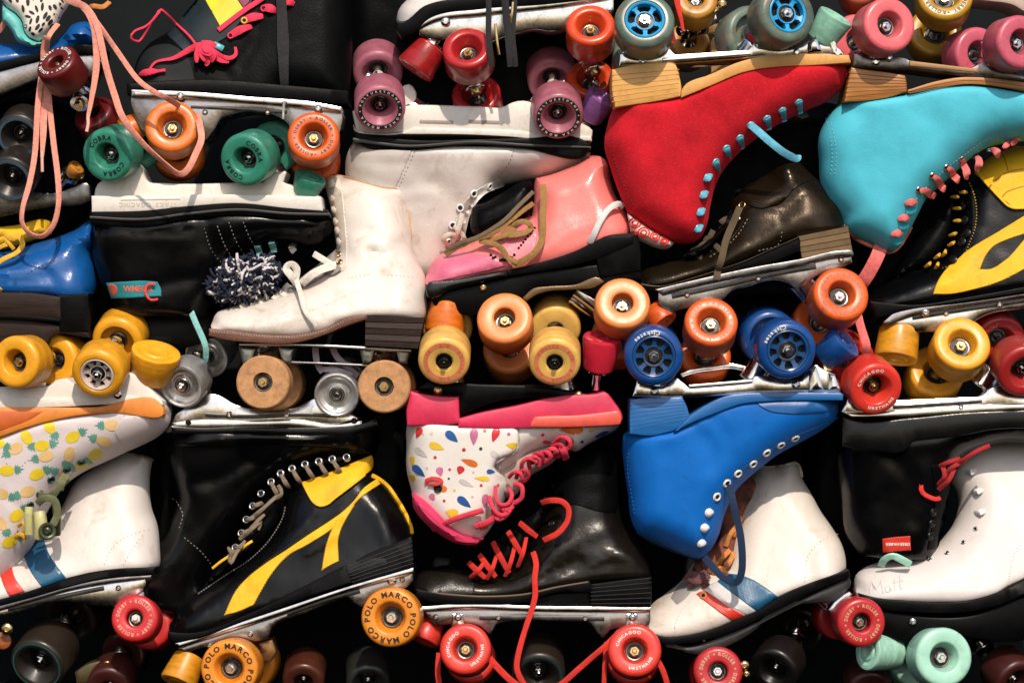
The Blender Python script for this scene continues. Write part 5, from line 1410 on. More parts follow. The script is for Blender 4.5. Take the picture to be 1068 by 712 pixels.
s.wheel(15, 377.5, 27, USAF, (0.34, -0.02), 'classic', width=38, zf=72, nut=BRASS, rin=.50, track=84, attach=(30, 404, 6))
PEAR = mat('pearl_ring', (.62, .50, .44), .3)
s.wheel(101, 391, 27.5, USAF, (0.14, -0.40), 'hub', width=37, zf=76, rin=.64, track=82, attach=(98, 402, 6), hubm=(PEAR, 8))
s.toestop(160, 381, 26, 34, USAF, (0.22, -0.86, 0.42), zc=28, r2=20, stem=False, spiral=True)
for x, y in ((85, 482), (70, 490), (54, 500), (42, 515), (32, 527)):
    s.eyelet(up, x, y, mat('eyelet_green', (.03, .10, .09), .4, .5), 3.6, off=.6)
s.ribbon('lace', [(42, 515, 40), (52, 517, 50), (60, 512, 52), (68, 502, 44), (72, 496, 30)], 8, 2.4, OLIVEL, roll=[0, 20, 40, 20, 0])
s.ribbon('lace', [(64, 510, 46), (66, 502, 48), (70, 495, 40)], 9, 2.4, OLIVEL)
OLB = mat('pale_green_enamel', (.50, .47, .20), .35, dirt='#2a2a10', dirt_amt=.5)
s.ribbon('cord_lock', [(33.5, 528, 54), (33, 540, 56), (33, 556, 56)], 9, 12, OLB)
s.ribbon('cord_lock', [(44, 534, 56), (46, 546, 60), (45, 560, 58)], 13, 14, OLB)
s.ribbon('cord_lock', [(60, 524, 50), (62, 540, 52), (61, 556, 48)], 8, 12, mat('dark_green_metal', (.05, .06, .03), .3, .4))
s.ribbon('lace', [(42, 524, 54), (50, 518, 60), (60, 520, 60), (63, 534, 58), (58, 546, 58)], 8, 3, OLIVEL)
def torus_like(r, w_):
    return lathe([(r - w_, -2), (r - w_, 3), (r - w_ * .5, 4), (r, 4), (r + w_ * .3, 3), (r + w_ * .3, -2)], 24)
V, F = torus_like(8, 3)
inst('lock_ring', cached(('lock_ring', 8), lambda: (V, F, [mat('dark_green_metal', (.05, .06, .03), .3, .4)], 40, None)), s.o, Matrix.Translation(s.L(53, 552, 66)) @ axis_frame((0.3, -1, 0.1)))
s.bolt(53, 552, 66, mat('dark_green_metal', (.05, .06, .03), .3, .4), 5)
s.ribbon('lace', [(20, 548, 44), (26, 544, 50), (28, 550, 50), (24, 556, 46)], 4, 3, YELLL); s.ribbon('lace', [(16, 560, 44), (24, 556, 50), (28, 562, 48)], 5, 3, YELLL)

# ------------------------------------------------------------------ 17  black boot with steel wheels
s = Skate('roller_skate', 'upside-down black boot on a chrome plate with small dished steel wheels', 'roller skate', 280, 450, -26, sole=(180, 452, 395, 448))
STEEL = mat('dished_steel', (.66, .65, .64), .42, .85, .2, 60, .15, 200, dirt='#3a3028', dirt_amt=.6)
up = s.shell('upper', '180,446s 260,445s 330,446s 392,440s 396,450 392,470 378,484 350,486 320,492 290,510 262,530 247,560 230,590 222,606o 200,640o 120,600o 150,575 168,560 176,540 182,520 178,500 174,480', BLACK, W=40, R=34, seed=18, nz=1.2, creases=[('185,462 260,456 330,458', 4, -2), ('200,600 215,560 245,530', 10, -3), ('180,500 220,500 260,480', 8, 2)])
s.stitches(up, '192,560 210,575 222,594', THR_G); s.stitches(up, '178,520 190,535 185,555', THR_G)
s.patch(up, 'counter', '178,450c 240,449 330,450 388,446c 392,456 386,466 376,470c 320,465 250,466 180,464c', BLACK, 1.4)
s.slab('sole', '180,443c 200,445 260,444 330,445 378,441 393,436c 396,442 380,450 330,453 260,452 182,452c', -40, 43, mat('glossy_black_sole', (.004, .004, .0045), .25, spec=.3), smooth=True, bevel=2)
s.slab('plate', '181,440c 184,432 192,426 206,416 220,410 232,413 246,421 263,426 290,427 314,423 326,416 335,414 350,425 366,430 377,436c 380,442 370,445 345,447 310,444 260,444 215,446 186,446c', -30, 36, CHROME, smooth=True, bevel=2)
s.slab('plate_flange', '181,440c 200,438 260,438 310,437 345,442 378,438c 379,444 345,448 310,445 260,445 215,447 182,446c', -36, 41, CHROME, smooth=True, bevel=1.5)
s.bolt(370, 438, 42, EYEK, 3); s.bolt(198, 440, 42, EYEK, 3)
s.wheel(189, 403.5, 24, STEEL, (0.24, -0.38), 'metal', width=30, zf=62, track=80, attach=(208, 418, 6))
s.wheel(351, 412, 23.5, STEEL, (0.05, -0.15), 'metal', width=26, zf=58, track=80, attach=(338, 420, 6))

# ------------------------------------------------------------------ 18  dark bag-like boot behind
s = Skate('skate_boot', 'plain black boot hidden in shadow between the steel wheeled skate and the confetti boot', 'skate boot', 408, 440, -58, group=None)
s.shell('upper', '380,380c 420,370 435,400 436,450 436,520 430,560c 400,560 370,500 372,440', BLACKM, W=30, R=24, seed=19, nz=1.5, creases=[('395,400 420,430 424,500', 6, 3)])

# ------------------------------------------------------------------ 19  confetti boot
s = Skate('roller_skate', 'upside-down white boot with confetti print, hot pink sole and cream printed wheels', 'roller skate', 530, 460, 18, sole=(425, 446, 645, 444))
CONW = leather('confetti_leather', (0.78, 0.74, 0.69), .4, .05, .12, da=.1)
UCRM = urethane('cream_yellow_urethane', (0.82, 0.50, 0.12), da=.25, dirt='#8a2c10')
PKS = mat('pink_sole_rubber', (0.66, 0.022, 0.085), .5, dirt='#6a0a1c', dirt_amt=.3)
toe = s.shell('vamp', '520,443s 580,443s 647,440s 646,446 638,452 627,457 612,465 600,472 592,468 582,464 568,468 552,474 535,490 515,500c 512,480', CONW, W=38, R=24, seed=20, nz=.5)
up = s.shell('upper', '424,443s 480,443s 539,443oc 541,452o 541,462o 538,470oc 530,475o 520,479o 515,486oc 517,490o 524,495o 531,500c 532,506 530,512 528,518 520,538 512,552c 506,560 500,566 490,567 472,565 452,553 440,540 431,526 428,512 423.5,494 423,465', CONW, W=44, R=28, Rs=6, seed=21, nz=.6, eo=0.86, Ro=5)
CC = [mat('confetti_blue', (.015, .10, .36), .5), mat('confetti_yellow', (.80, .52, .03), .5), mat('confetti_red', (.66, .03, .04), .5), mat('confetti_orange', (.75, .17, .02), .5), mat('confetti_pink', (.62, .18, .34), .5), mat('confetti_grey', (.60, .55, .54), .5), mat('confetti_navy', (.02, .05, .10), .5)]
it = []
K_ = 150 / 763.
for cx_, cy_, ln, wd, a, c in ((35, 55, 62, 36, 115, 2), (212, 75, 85, 44, 42, 0), (328, 75, 90, 44, 92, 4), (440, 65, 80, 42, 110, 2), (132, 127, 85, 40, 20, 1), (48, 160, 85, 34, 35, 5), (303, 210, 95, 36, 200, 3), (530, 122, 70, 36, 190, 1), (35, 258, 88, 42, 40, 0), (148, 260, 50, 40, 75, 4), (256, 252, 46, 42, 110, 2), (448, 178, 80, 32, 40, 5), (418, 260, 46, 26, 5, 0), (370, 296, 85, 26, 185, 1), (288, 322, 85, 28, 25, 5), (155, 350, 62, 34, 185, 3), (277, 422, 90, 42, 38, 0), (210, 480, 70, 52, 195, 1), (388, 415, 74, 40, 95, 4), (0, 300, 40, 34, 80, 1), (108, 395, 40, 34, 60, 4), (380, 560, 50, 34, 10, 3), (10, 420, 40, 30, 60, 2), (0, 205, 50, 30, 90, 1)):
    it.append((drop(430 + cx_ * K_, 440 + cy_ * K_, ln * K_, wd * K_, a), c))
for cx_, cy_, r_, c in ((275, 143, 10, 2), (364, 138, 9, 6), (123, 184, 9, 2), (200, 248, 7, 2), (105, 55, 9, 5), (385, 42, 9, 3), (512, 60, 9, 4), (325, 262, 6, 5), (366, 332, 8, 2), (224, 358, 7, 1), (170, 414, 8, 2), (195, 296, 6, 6), (320, 392, 7, 5), (428, 478, 5, 6), (80, 240, 6, 5), (60, 60, 5, 5), (456, 330, 7, 3)):
    it.append((ell(430 + cx_ * K_, 440 + cy_ * K_, r_ * K_, r_ * K_, 0, 10), c))
prints(s, up, it, CC)
it = []
T_ = 180 / 712.
for cx_, cy_, ln, wd, a, c in ((298, 22, 100, 40, 180, 3), (430, 48, 70, 34, 170, 0), (290, 78, 44, 34, 110, 2), (200, 76, 36, 18, 10, 2), (385, 26, 26, 12, 0, 1)):
    it.append((drop(520 + cx_ * T_, 442 + cy_ * T_, ln * T_, wd * T_, a), c))
for cx_, cy_, r_, c in ((182, 44, 7, 2), (345, 74, 7, 6), (237, 68, 5, 5), (265, 52, 4, 4)):
    it.append((ell(520 + cx_ * T_, 442 + cy_ * T_, r_ * T_, r_ * T_, 0, 10), c))
prints(s, toe, it, CC)
s.ribbon('piping', [(540, 445, -1), (541, 462, -1), (537, 471, -1), (526, 477, -1), (515, 486, -1), (522, 494, -1), (531, 500, -1), (531, 508, -1)], 2, 2, mat('grey_piping', (.35, .33, .32), .5), sh=up, off=-.3)
lin = s.shell('lining', '429,514c 444,520 456,530 470,545 485,557 505,562c 498,568 478,568 455,556 440,543 431,530', mat('pink_lining', (.66, .035, .12), .6, var=.3), W=30, R=10, dz=20, nz=.4)
s.slab('heel', '427.5,407c 440,410 470,413 479,413c 479.5,428 480,441c 450,443 425,443.5c 424,430', -40, 44, PKS, smooth=True, bevel=3)
s.slab('sole', '478,436c 500,430 540,422 574,414 600,411 622,410 630,408 640,418 647,428c 649,436 646,442 640,443c 580,445 500,446 478,445c', -40, 45, PKS, smooth=True, bevel=3)
s.slab('bumper', '553,440c 557,434 566,433 600,432 644,427c 648,434 646,442 640,443c 600,445 560,445 553,445c', -42, 47, mat('coral_sole_rubber', (0.80, 0.10, 0.07), .45), smooth=True, bevel=3)
s.slab('plate', '436,404c 450,396 470,398 500,400 540,401 570,402 590,406 617,411c 612,418 600,419 590,418 574,414 560,414 520,418 500,424 479,432 478,413 462,413 448,412c', -32, 38, PLBLK, smooth=True, bevel=3)
s.bolt(457, 407, 40, BRASS, 4.5); s.bolt(603, 412, 40, BRASS, 4.5)
INKR = mat('red_print', (.70, .12, .08), .5)
for x, y, sp in ((463, 377.5, 20), (578.5, 378.5, -40)):
    s.wheel(x, y, 26.5, UCRM, (0.02, -0.40), 'flat', width=38, zf=74, rin=.36, ring=(.62, .80, mat('coral_ring', (.78, .25, .12), .5, dirt='#d8903a', dirt_amt=.9, dscale=60)), text='RIO    ROLLER   RIO   ROLLER   ', ink=INKR, tsize=4.6, trad=17, spin=sp, track=84, attach=(x + 8, 402, 6), nut=EYEK)
s.toestop(626, 368, 20, 36, mat('red_stop_urethane', (.58, .02, .045), .35), (0.12, -0.92, 0.36), zc=26)
PKL = cloth('pink_lace_round', (.72, .04, .08))
for pth, w_ in (([(452, 552, 30), (462, 546, 44), (475, 540, 50), (490, 535, 51), (504, 531, 50)], 6), ([(496, 548, 46), (508, 544, 50), (518, 537, 50), (528, 530, 46)], 7), ([(517, 506, 48), (517, 518, 54), (522, 525, 56), (530, 524, 56), (534, 515, 54), (530, 508, 50)], 4.5), ([(510, 517, 48), (514, 528, 54), (522, 536, 56), (531, 532, 54), (534, 520, 50)], 5), ([(536, 504, 44), (544, 506, 50), (544, 518, 50), (536, 524, 48)], 5),
                ([(514, 530, 48), (520, 540, 54), (530, 534, 52)], 6), ([(520, 524, 50), (528, 531, 55), (534, 527, 50)], 6)):
    s.ribbon('lace', pth, w_, w_ * .8, PKL)
random.seed(77)
for i in range(9):
    x, y = 536 + i * 6.2 + random.uniform(-2, 2), 497 - i * 4.4 + random.uniform(-2.5, 2.5)
    q = random.uniform(.8, 1.3); a = random.uniform(-.6, .6)
    R2 = lambda u, v: (x + q * (u * math.cos(a) - v * math.sin(a)), y + q * (u * math.sin(a) + v * math.cos(a)))
    P_ = [(-6, 4, 32), (-3, -4, 42), (4, -6, 46), (8, -1, 44), (4, 6, 40), (-2, 8, 34)][: random.choice((4, 5, 6))]
    s.ribbon('lace', [R2(u, v) + (dd,) for u, v, dd in P_], random.uniform(3.6, 5.2), 3.4, mat('crimson_lace', (.50, .015, .05), .7) if i % 3 == 1 else PKL, roll=[0, 40, -30, 20])
s.ribbon('lace', [(582, 468, 34), (585, 466, 44), (588, 471, 44), (590, 477, 36)], 8, 5, PKL)
RC = cloth('red_cord', (.75, .06, .06))
for k in range(3):
    s.ribbon('cord', [(444, 500 + k * 2, 0), (450, 497 + k, 2), (459, 498 + k * 1.5, 2), (462, 502, 1.5), (456, 505 - k, 2), (447, 504, 1)], 2, 2, RC, sh=up, off=1)
s.eyelet(up, 457, 508.5, EYEK, 3.4, off=1.2)
s.shell('tongue', '514,488c 530,478 560,466 590,462c 580,480 550,500 534,520 524,520', mat('beige_lining', (.42, .34, .29), .8), W=26, R=10, dz=-2)

# ------------------------------------------------------------------ 20  blue boot
s = Skate('roller_skate', 'upside-down cobalt blue boot with white eyelets and navy spoked wheels', 'roller skate', 760, 480, 26, sole=(652, 454, 876, 416))
UNVY = mat('navy_urethane', (0.006, 0.060, 0.24), .3, 0, .12, 45, .1, 300, dirt=(.10, .05, .06), dirt_amt=.3, dscale=50)
NHUB = mat('navy_nylon_hub', (0.012, 0.065, 0.20), .3, bump=.1)
BHEEL = mat('blue_stacked_heel', (0.012, 0.12, 0.36), .35, 0, .12, 60, .2, 200, kind='wood')
up = s.shell('upper', '652,452s 675,453s 701,449s 719,438s 745,426s 770,418s 800,415s 840,415s 876,416c 877,426 874,438 862,448 845,458 828,467 812,476 798,487 786,497 776,506 768,516 762,528 757,542 752,560 744,575 737,582c 730,585 724,584 719,582 698,573 680,565 666,557 660,545 656,517 652,490 650,470', BLUEV, W=42, R=36, Rs=8, seed=22, nz=.9, creases=[('722,440 738,462 742,490', 7, 1.8), ('735,432 756,452 764,475', 7, 1.5), ('712,446 735,455 750,480', 14, 2), ('690,456 712,452 730,444', 6, -1.5)])
s.stitches(up, '656,468 655,490 659,515 663,540', THR_B)
s.stitches(up, '876,436 850,446 820,458 795,474 775,488 760,500 748,512 740,530 731,550 722,572', THR_B, dash=2, gap=.8, w=1.3)
s.patch(up, 'toe_cap', '785,416c 810,413 845,413 876,415c 877,420 870,426 848,430 820,431 800,428 790,422', mat('blue_toe_leather', (0.010, 0.11, 0.36), .45), 1.3)
s.ribbon('binding', [(666, 557, -1), (680, 565.5, -1), (698, 573.5, -1), (719, 582, -1), (728, 585, -1), (736, 583, -1), (743, 576, -1)], 3, 2.4, NAVLC, sh=up, off=-1.2)
hl = s.slab('heel', '657,416c 684,414 711,414c 716,424 719,436c 714,441 708,445 701,449c 680,454 656,452c 656,434', -38, 41, BHEEL, smooth=True, bevel=2)
for i in range(7):
    a = (i + 1) / 8
    s.slab('heel_layer', '%.1f,%.1f %.1f,%.1f %.1f,%.1f %.1f,%.1f' % (656.6, 416.5 + 35 * a, 711.5 + 7 * a * .9, 415 + 23 * a, 711.5 + 7 * a * .9, 415.8 + 23 * a, 656.6, 417.3 + 35 * a), -37, 41.4, mat('heel_highlight_blue', (.02, .15, .40), .4), bevel=.2, parent=hl, step=80, round_=1)  # highlights along the heel, painted as lighter blue lines
s.slab('sole', '719,432c 735,422 755,413 775,410 810,409 875,409c 878,411 877,417c 840,417 800,418 772,421 746,430 719,441 702,450c 708,444', -39, 45, BHEEL, smooth=True, bevel=1.5)
s.slab('plate', '659,413c 664,396 675,401 690,403 700,396 706,394 713,399 718,404 750,402 780,399 786,392 794,391 814,397 835,396 842,386 850,380 862,387 870,390 876,402 876,410c 830,409 780,411 740,413 700,415', -30, 37, CHROME, smooth=False, bevel=2)
s.slab('plate_arch', '711,390c 725,384 745,381 765,379 785,383c 790,386 786,390c 765,385 745,387 725,390 713,394c', -26, -6, CHROME, smooth=True, bevel=2)
s.slab('plate_rib', '718,401 784,395.5 784,399 718,404.5', 30, 39, CHROME, bevel=1)
for p in ('843,386 850,381 858,406 842,408', '862,388 870,391 876,406 862,407'):
    s.slab('toe_bracket', p, 10, 43, CHROME, bevel=4)
s.bolt(682, 408, 40, r=4.5); s.bolt(829, 401, 40, r=4.5); s.bolt(864, 381, 30, BRASS, 6)
s.wheel(682, 372, 30, UNVY, (0.0, -0.12), 'hub', width=38, zf=72, hubm=(NHUB, 8), rin=.72, track=84, text=(('CJskates', 108, 66, True),), ink=INK_W, tsize=5.6, trad=22.4, attach=(682, 402, 6), cush=(UNVY, UNVY))
s.wheel(822, 366, 30, UNVY, (-0.13, -0.15), 'hub', width=38, zf=74, hubm=(NHUB, 8), rin=.72, track=84, text=(('CJskates', 128, 66, True),), ink=INK_W, tsize=5.6, trad=22.41, attach=(786, 396, 20), cush=(UNVY, UNVY))
s.toestop(871, 364, 20, 32, UNVY, (0.72, -0.58, 0.38), zc=28, r2=15, stem=False)
pts = [(830, 457.5), (815, 464.5), (800, 472.5), (786, 484), (770, 494), (758.5, 504), (748, 518), (739.5, 534.5), (735, 550.5), (732, 567)]
for i, (x, y) in enumerate(pts):
    s.eyelet(up, x, y, EYEW, 3.7, off=.8, minor=1.3)
    if i >= 7:
        s.ribbon('lace', [(x - 3, y + 2, 0), (x, y, 2.4), (x + 4, y - 1, 0)], 6.5, 3, EYEW, sh=up, taper=[.5, 1, .6])
s.ribbon('lace', [(758.5, 504, 30), (762, 514, 44), (765, 530, 50), (771, 555, 52), (773.5, 580, 52), (772.5, 598, 50), (767, 607, 48), (756, 603, 44), (746, 594, 38), (736, 582, 20)], 8, 1.5, NAVLC, roll=[0, 10, 20, 0, 0, 10, 0, 0, 0, 0])

# ------------------------------------------------------------------ 21  black boot with red label
s = Skate('roller_skate', 'upside-down black boot with red label on its cuff and red lettered wheels', 'roller skate', 970, 470, 2, sole=(876, 466, 1100, 450))
UCHI = urethane('bright_red_urethane', (0.70, 0.040, 0.025), da=.15)
UCHD = urethane('deep_red_urethane', (0.34, 0.018, 0.018), da=.2)
up = s.shell('upper', '876,452s 950,448s 1000,444s 1100,440s 1130,450c 1100,464 1050,462 1025,468 1003,480 996,500 990,530 984,560 980,578o 940,584o 898,580c 886,560 880,520 876,490', BLACK, W=38, R=34, seed=23, nz=1.0, creases=[('880,470 950,464 1010,458', 5, -2), ('925,470 950,500 955,540', 10, 2)])
s.patch(up, 'facing', '970,486c 990,480 1000,478 1002,486c 994,510 990,540 982,574c 968,574c 974,540 974,510', BLACKM, 1.4)
for y in (534, 546, 559):
    s.eyelet(up, 974 - (y - 534) * .1, y, EYEK, 3.6, off=1.6)
lb = s.patch(up, 'label', '920,561.5c 934,559.5 949,558.5c 949.5,566 950,573.5c 935,574.5 921,576c', REDL, 1.4, smooth=False)
v3, f3 = [], []
xx = 923
for ch in 'OBERHAMER'[::-1]:
    gv, gf, gw = glyph(ch); b = len(v3)
    sc_ = 4.1
    for x, y, z in gv:
        qx = xx + (gw - x) * sc_ * .92 - .2; qy = 565.6 + y * sc_
        v3.append((qx, qy, up.h((qx, qy))[0] + 1.7))
    f3 += [[i + b for i in f] for f in gf]; xx += gw * sc_ * .95
s.put('lettering', v3, f3, INK_W, weld=False)
s.slab('sole', '877,433c 890,437 950,435 1000,430 1068,427 1130,426c 1130,446c 1068,446 1030,448 1000,454 960,458 950,460 946,466 900,468 876,464c', -40, 43, mat('glossy_black_sole', (.004, .004, .0045), .25, spec=.3), smooth=True, bevel=2.5)
s.slab('plate', '876,429c 880,420 884,414 890,416 900,422 920,418 960,416 1000,414 1022,412 1032,404 1044,402 1054,408 1130,414c 1130,428c 1068,428 1000,432 940,435 886,436c', -32, 37, CHROME, smooth=True, bevel=2)
s.slab('plate_flange', '876,429c 890,430 940,427 1000,423 1068,420 1130,419c 1130,428c 1068,428 1000,432 940,435 886,436c', -36, 42, CHROME, smooth=True, bevel=1.5)
s.slab('plate_rib', '940,421 1010,416 1010,419 940,424', 30, 40, CHROME, bevel=1)
s.wheel(914.5, 406, 28, UCHI, (-0.22, -0.30), 'classic', width=38, zf=74, rin=.58, text=(('CHICAGO®', 118, 100, False), ('URETHANE', -72, 88, True)), ink=INK_W, tsize=4.3, spin=0, track=84, attach=(900, 420, 4), nut=BRASS)
s.wheel(1069, 388, 28, UCHD, (-0.16, -0.36), 'classic', width=38, zf=70, rin=.58, track=86, attach=(1026, 400, 14))
for i, pth in enumerate(([(967, 498, 30), (960, 504, 36), (962, 514, 38), (974, 520, 38), (980, 519, 34)], [(975, 490, 30), (982, 484, 38), (992, 480, 40), (1000, 478, 36)], [(984, 500, 34), (988, 490, 40), (996, 484, 40), (1006, 480, 32)], [(978, 505, 34), (984, 496, 40), (982, 486, 36)], [(990, 488, 34), (1004, 478, 42), (1016, 470, 44), (1030, 464, 40)], [(978, 510, 36), (988, 500, 42), (994, 488, 38)])):
    s.ribbon('lace', pth, 5, 2.4, REDLC if i == 0 else DREDLC, roll=[0, 20, -20, 0])
def sole_shell(s, up, pts, name='sole', th=6, m=RUBB, d=42):
    pass

# ------------------------------------------------------------------ 22  striped white boot, left
UDRB = urethane('scarlet_urethane', (0.56, 0.022, 0.022), da=.15)
s = Skate('roller_skate', 'white boot with red and blue stripes below the pineapple boot at the left edge', 'roller skate', 80, 580, -6, sole=(0, 628, 163, 592))
s.side = -1
s.lean_up = 0.42
up = s.shell('upper', '-80,640s -80,600c -40,590 -20,588 0,584 20,575 36,562 50,545 60,525 70,505 90,490 108,479 121,474c 135,476o 152,481c 150,495 150,515 153,532 160,550 163,570 163,593s 136,594s 105,597s 73,604s 35,617s 0,627s', WHITE, W=42, R=32, seed=24, nz=1.0, creases=[('130,594 112,570 120,545', 8, 1), ('150,500 120,505 95,500', 10, 2)])
s.patch(up, 'stripe', '21,578c 30,570 41,560c 52,578 74,605c 60,608 47,612c 34,596', NAVYL, 1.3)
s.patch(up, 'stripe', '-2,594c 4,588 9,584c 16,600 28,615c 20,618 12,620c 4,606', REDL, 1.3)
s.ribbon('binding', [(120, 475, -1), (136, 477, -1), (152, 482, -1)], 3, 3, mat('tan_binding', (.42, .26, .15), .6), sh=up, off=-.4)
s.stitches(up, '110,588 118,570 140,556 160,552', THR_W); s.stitches(up, '128,592 140,570 150,555', THR_W)
s.slab('sole', '-80,640c 0,624 35,614 73,601 105,594 136,591 163,591c 163,597c 140,599 105,603 73,611 35,622 0,631 -80,650c', -40, 44, RUBB, smooth=True, bevel=1.5)
s.slab('plate', '-80,654c 0,633 40,622 80,611 120,604 152,600c 154,606 150,616 140,622 125,630 105,631 80,628 60,628 40,632 20,638 8,641 -10,645 -80,668c', -32, 37, CHROME, smooth=True, bevel=2)
s.slab('plate_flange', '-80,650c 0,630 40,619 80,608 120,601 160,598c 160,602c 120,606 80,613 40,624 0,636 -80,656c', -38, 43, DKSTEEL, smooth=True, bevel=1.5)
s.wheel(140, 644, 24.5, UDRB, (0.08, 0.18), 'flat', width=34, zf=68, text='ROLLER * DERBY * ROLLER * DERBY * ', ink=mat('pink_print', (.72, .32, .26), .5), tsize=5.0, trad=15.6, rin=.40, track=80, attach=(138, 615, 4), nut=mat('white_nut', (.7, .68, .64), .4))
s.bolt(8, 655, 30, BRASS, 6); s.bolt(2, 668, 20, mat('amber_cushion', (.3, .08, .02), .4), 9)

# ------------------------------------------------------------------ 23  black boot with yellow stripes
s = Skate('roller_skate', 'black boot with yellow side stripes and orange wheels lettered in black', 'roller skate', 310, 580, 6, sole=(177, 662, 432, 592))
s.side = -1
UMAR = urethane('amber_orange_urethane', (0.76, 0.25, 0.018), da=.1)
UAMB = urethane('amber_urethane_stop', (0.75, 0.31, 0.012), da=.15)
up = s.shell('upper', '177,660s 176,648 180,638 190,628 205,617 222,606 240,594 258,580 275,562 290,540 296,518 303,504 320,492 345,482 387,475c 389,482 390,490 398,501 408,514 418,532 426,546 431,558 432,588s 400,596s 368,606s 320,622s 260,644s 200,664s', BLACK, W=42, R=30, seed=25, nz=1.2, creases=[('330,560 345,550 356,538', 6, -2), ('300,560 320,545 330,530', 5, -2.5), ('205,640 225,628 245,610', 8, -2), ('395,530 402,545 404,560', 6, -2), ('320,575 340,566 352,556', 4, -2)])
s.patch(up, 'collar', '314,503c 330,498 345,492 386,475.5c 388,482 387.5,489 380,496 366,507 350,519 342,526 334,528 326,524 320,515', YELL, 4)
s.stitches(up, '327,503 345,497 365,489 384,482', mat('ochre_thread', (.40, .22, .02), .8, bump=0), off=4.6)
s.ribbon('collar_edge', [(315, 504, 0), (321, 514, 0), (327, 523, 0), (334, 527, 0), (342, 525, 0), (350, 518.5, 0), (366, 506.5, 0), (380, 495.5, 0)], 2.4, 2.4, YELL, sh=up, off=4)
s.patch(up, 'stripe', '235,640c 240,628 246,616 258,602 277,587 300,572 322,557 342,544 355,535 368,523 380,508 392,500c 396,505c 388,510 376,519 366,530 360,538 350,548 320,568 302,578 290,590 280,604 272,618 266,629c 250,636', YELL, 1.7)
s.patch(up, 'stripe', '336,594c 338,580 341,566 346,552 352,541 362,530c 370,526c 362,540 356,552 353,566 353.5,576 354,584c 346,588', YELL, 1.9)
s.ribbon('stripe', [(387, 497, 0), (394, 501, 0), (404, 510, 0), (414, 525, 0), (421, 537, 0), (427, 550, 0), (428.5, 557, 0)], 6, 2.4, YELL, sh=up, off=.6)
for pth in ('236,638 247,614 278,585 322,555 356,533 380,506', '266,629 280,603 302,576 350,546', '337,592 342,565 352,540'):
    s.stitches(up, pth, mat('dark_thread', (.04, .03, .02), .8, bump=0), dash=2.4, gap=.8, w=.9, off=2.0)
s.stitches(up, '205,620 235,600 262,582 284,558 295,535 296,516', THR_G, dash=2.4, gap=.7, w=1.2, off=.8)
tg = s.shell('tongue', '208,616c 225,590 245,566 262,535 285,502 310,484 345,474 378,470c 350,488 318,498 304,508 298,530 285,556 255,585', BLACKM, W=34, R=12, dz=-4)
LB = cloth('frayed_beige_lace', (.20, .15, .10))
pts = [(245.5, 571), (251.5, 556), (256.5, 542), (263, 528), (271.5, 515), (282, 503), (292, 494), (304, 489), (317.5, 484.5), (332, 481.5), (346, 479), (361, 477)]
for i, (x, y) in enumerate(pts):
    V_, F_ = lathe([(2.2, -1), (2.2, 1), (2.8, 1.7), (3.6, 1.7), (4.4, .8), (4.5, -1)], 20)
    me = cached(('eyelet', 'grey_ring'), lambda: (V_, F_, [EYEM], 50, None))
    inst('eyelet', me, s.o, Matrix.Translation(s.L(x, y, 36 if i < 6 else 40)) @ axis_frame((-.3, -1, .3)))
    V2_, F2_ = lathe([(2.3, 0.2), (0.01, 0.2)], 16)
    inst('eyelet_hole', cached(('eyelet_hole', 'r'), lambda: (V2_, F2_, [HOLE], 50, None)), s.o, Matrix.Translation(s.L(x, y, 36 if i < 6 else 40)) @ axis_frame((-.3, -1, .3)))
    if i != 4 and i < 11:
        ex, ey = (x + 6 + i * .2, y + 12) if i >= 5 else (x + 9, y - 3)
        s.ribbon('lace', [(x, y, 38), ((x + ex) / 2, (y + ey) / 2, 45), (ex, ey, 42), (ex + 2, ey + 3, 34)], 4.4, 2.2, LB, taper=[.7, 1, 1.2, .5])
for pth in ([(244, 573, 38), (240, 580, 44), (242, 586, 46), (247, 576, 44), (256, 563, 42)], [(250, 562, 40), (262, 552, 46), (272, 544, 46), (270, 552, 44)], [(262, 540, 40), (270, 534, 46), (281, 524, 46), (290, 516, 42)], [(258, 556, 40), (266, 546, 46), (276, 536, 44)], [(290, 506, 44), (294, 514, 48), (288, 520, 44)], [(240, 582, 42), (242, 576, 46), (238, 570, 44)]):
    s.ribbon('lace', pth, 4.4, 2, LB, roll=[0, 40, 0, -40, 0], taper=[.8, 1.2, .8, 1.1, .6])
s.ribbon('piping', [(222, 592, 38), (232, 584, 42), (240, 579, 42)], 3, 2.4, YELL); s.ribbon('piping', [(252, 572, 40), (258, 567, 43), (263, 564, 40)], 3, 2.4, YELL)
hl = s.slab('heel', '360.5,586c 395,571 430,558c 431.5,575 432,590c 400,599 369,608c', -38, 42.5, RUBB, smooth=False, bevel=2)
for i in range(6):
    a = (i + 1) / 7
    q0 = (360.5 + 8.5 * a, 586 + 22 * a); q1 = (430 + 2 * a, 558 + 32 * a)
    s.slab('heel_layer', '%.1f,%.1f %.1f,%.1f %.1f,%.1f %.1f,%.1f' % (q0[0], q0[1], q1[0], q1[1], q1[0], q1[1] + .9, q0[0], q0[1] + .9), -37, 42.9, mat('heel_seam_black', (.009, .0085, .008), .6), bevel=.2, parent=hl, step=80, round_=1)
s.slab('sole', '177,657c 200,658 260,638 310,614 345,596 361,588c 366,600 368,606c 320,622 260,645 200,667 184,668 177,664c', -40, 44, RUBB, smooth=True, bevel=1.5)
s.slab('plate_flange', '184,669c 240,651 300,631 360,611 432,590c 432.5,595 430,597c 360,616 300,637 240,657 188,674c', -38, 44, CHROME, smooth=True, bevel=1.5)
s.slab('plate', '186,674c 240,656 300,637 360,616 431,595c 431,604 424,612 412,616 396,618 384,624 378,632 370,628 362,622 350,626 320,638 296,646 286,652 280,664 265,668 245,664 230,670 205,676 194,680c', -32, 37, ALU, smooth=True, bevel=2)
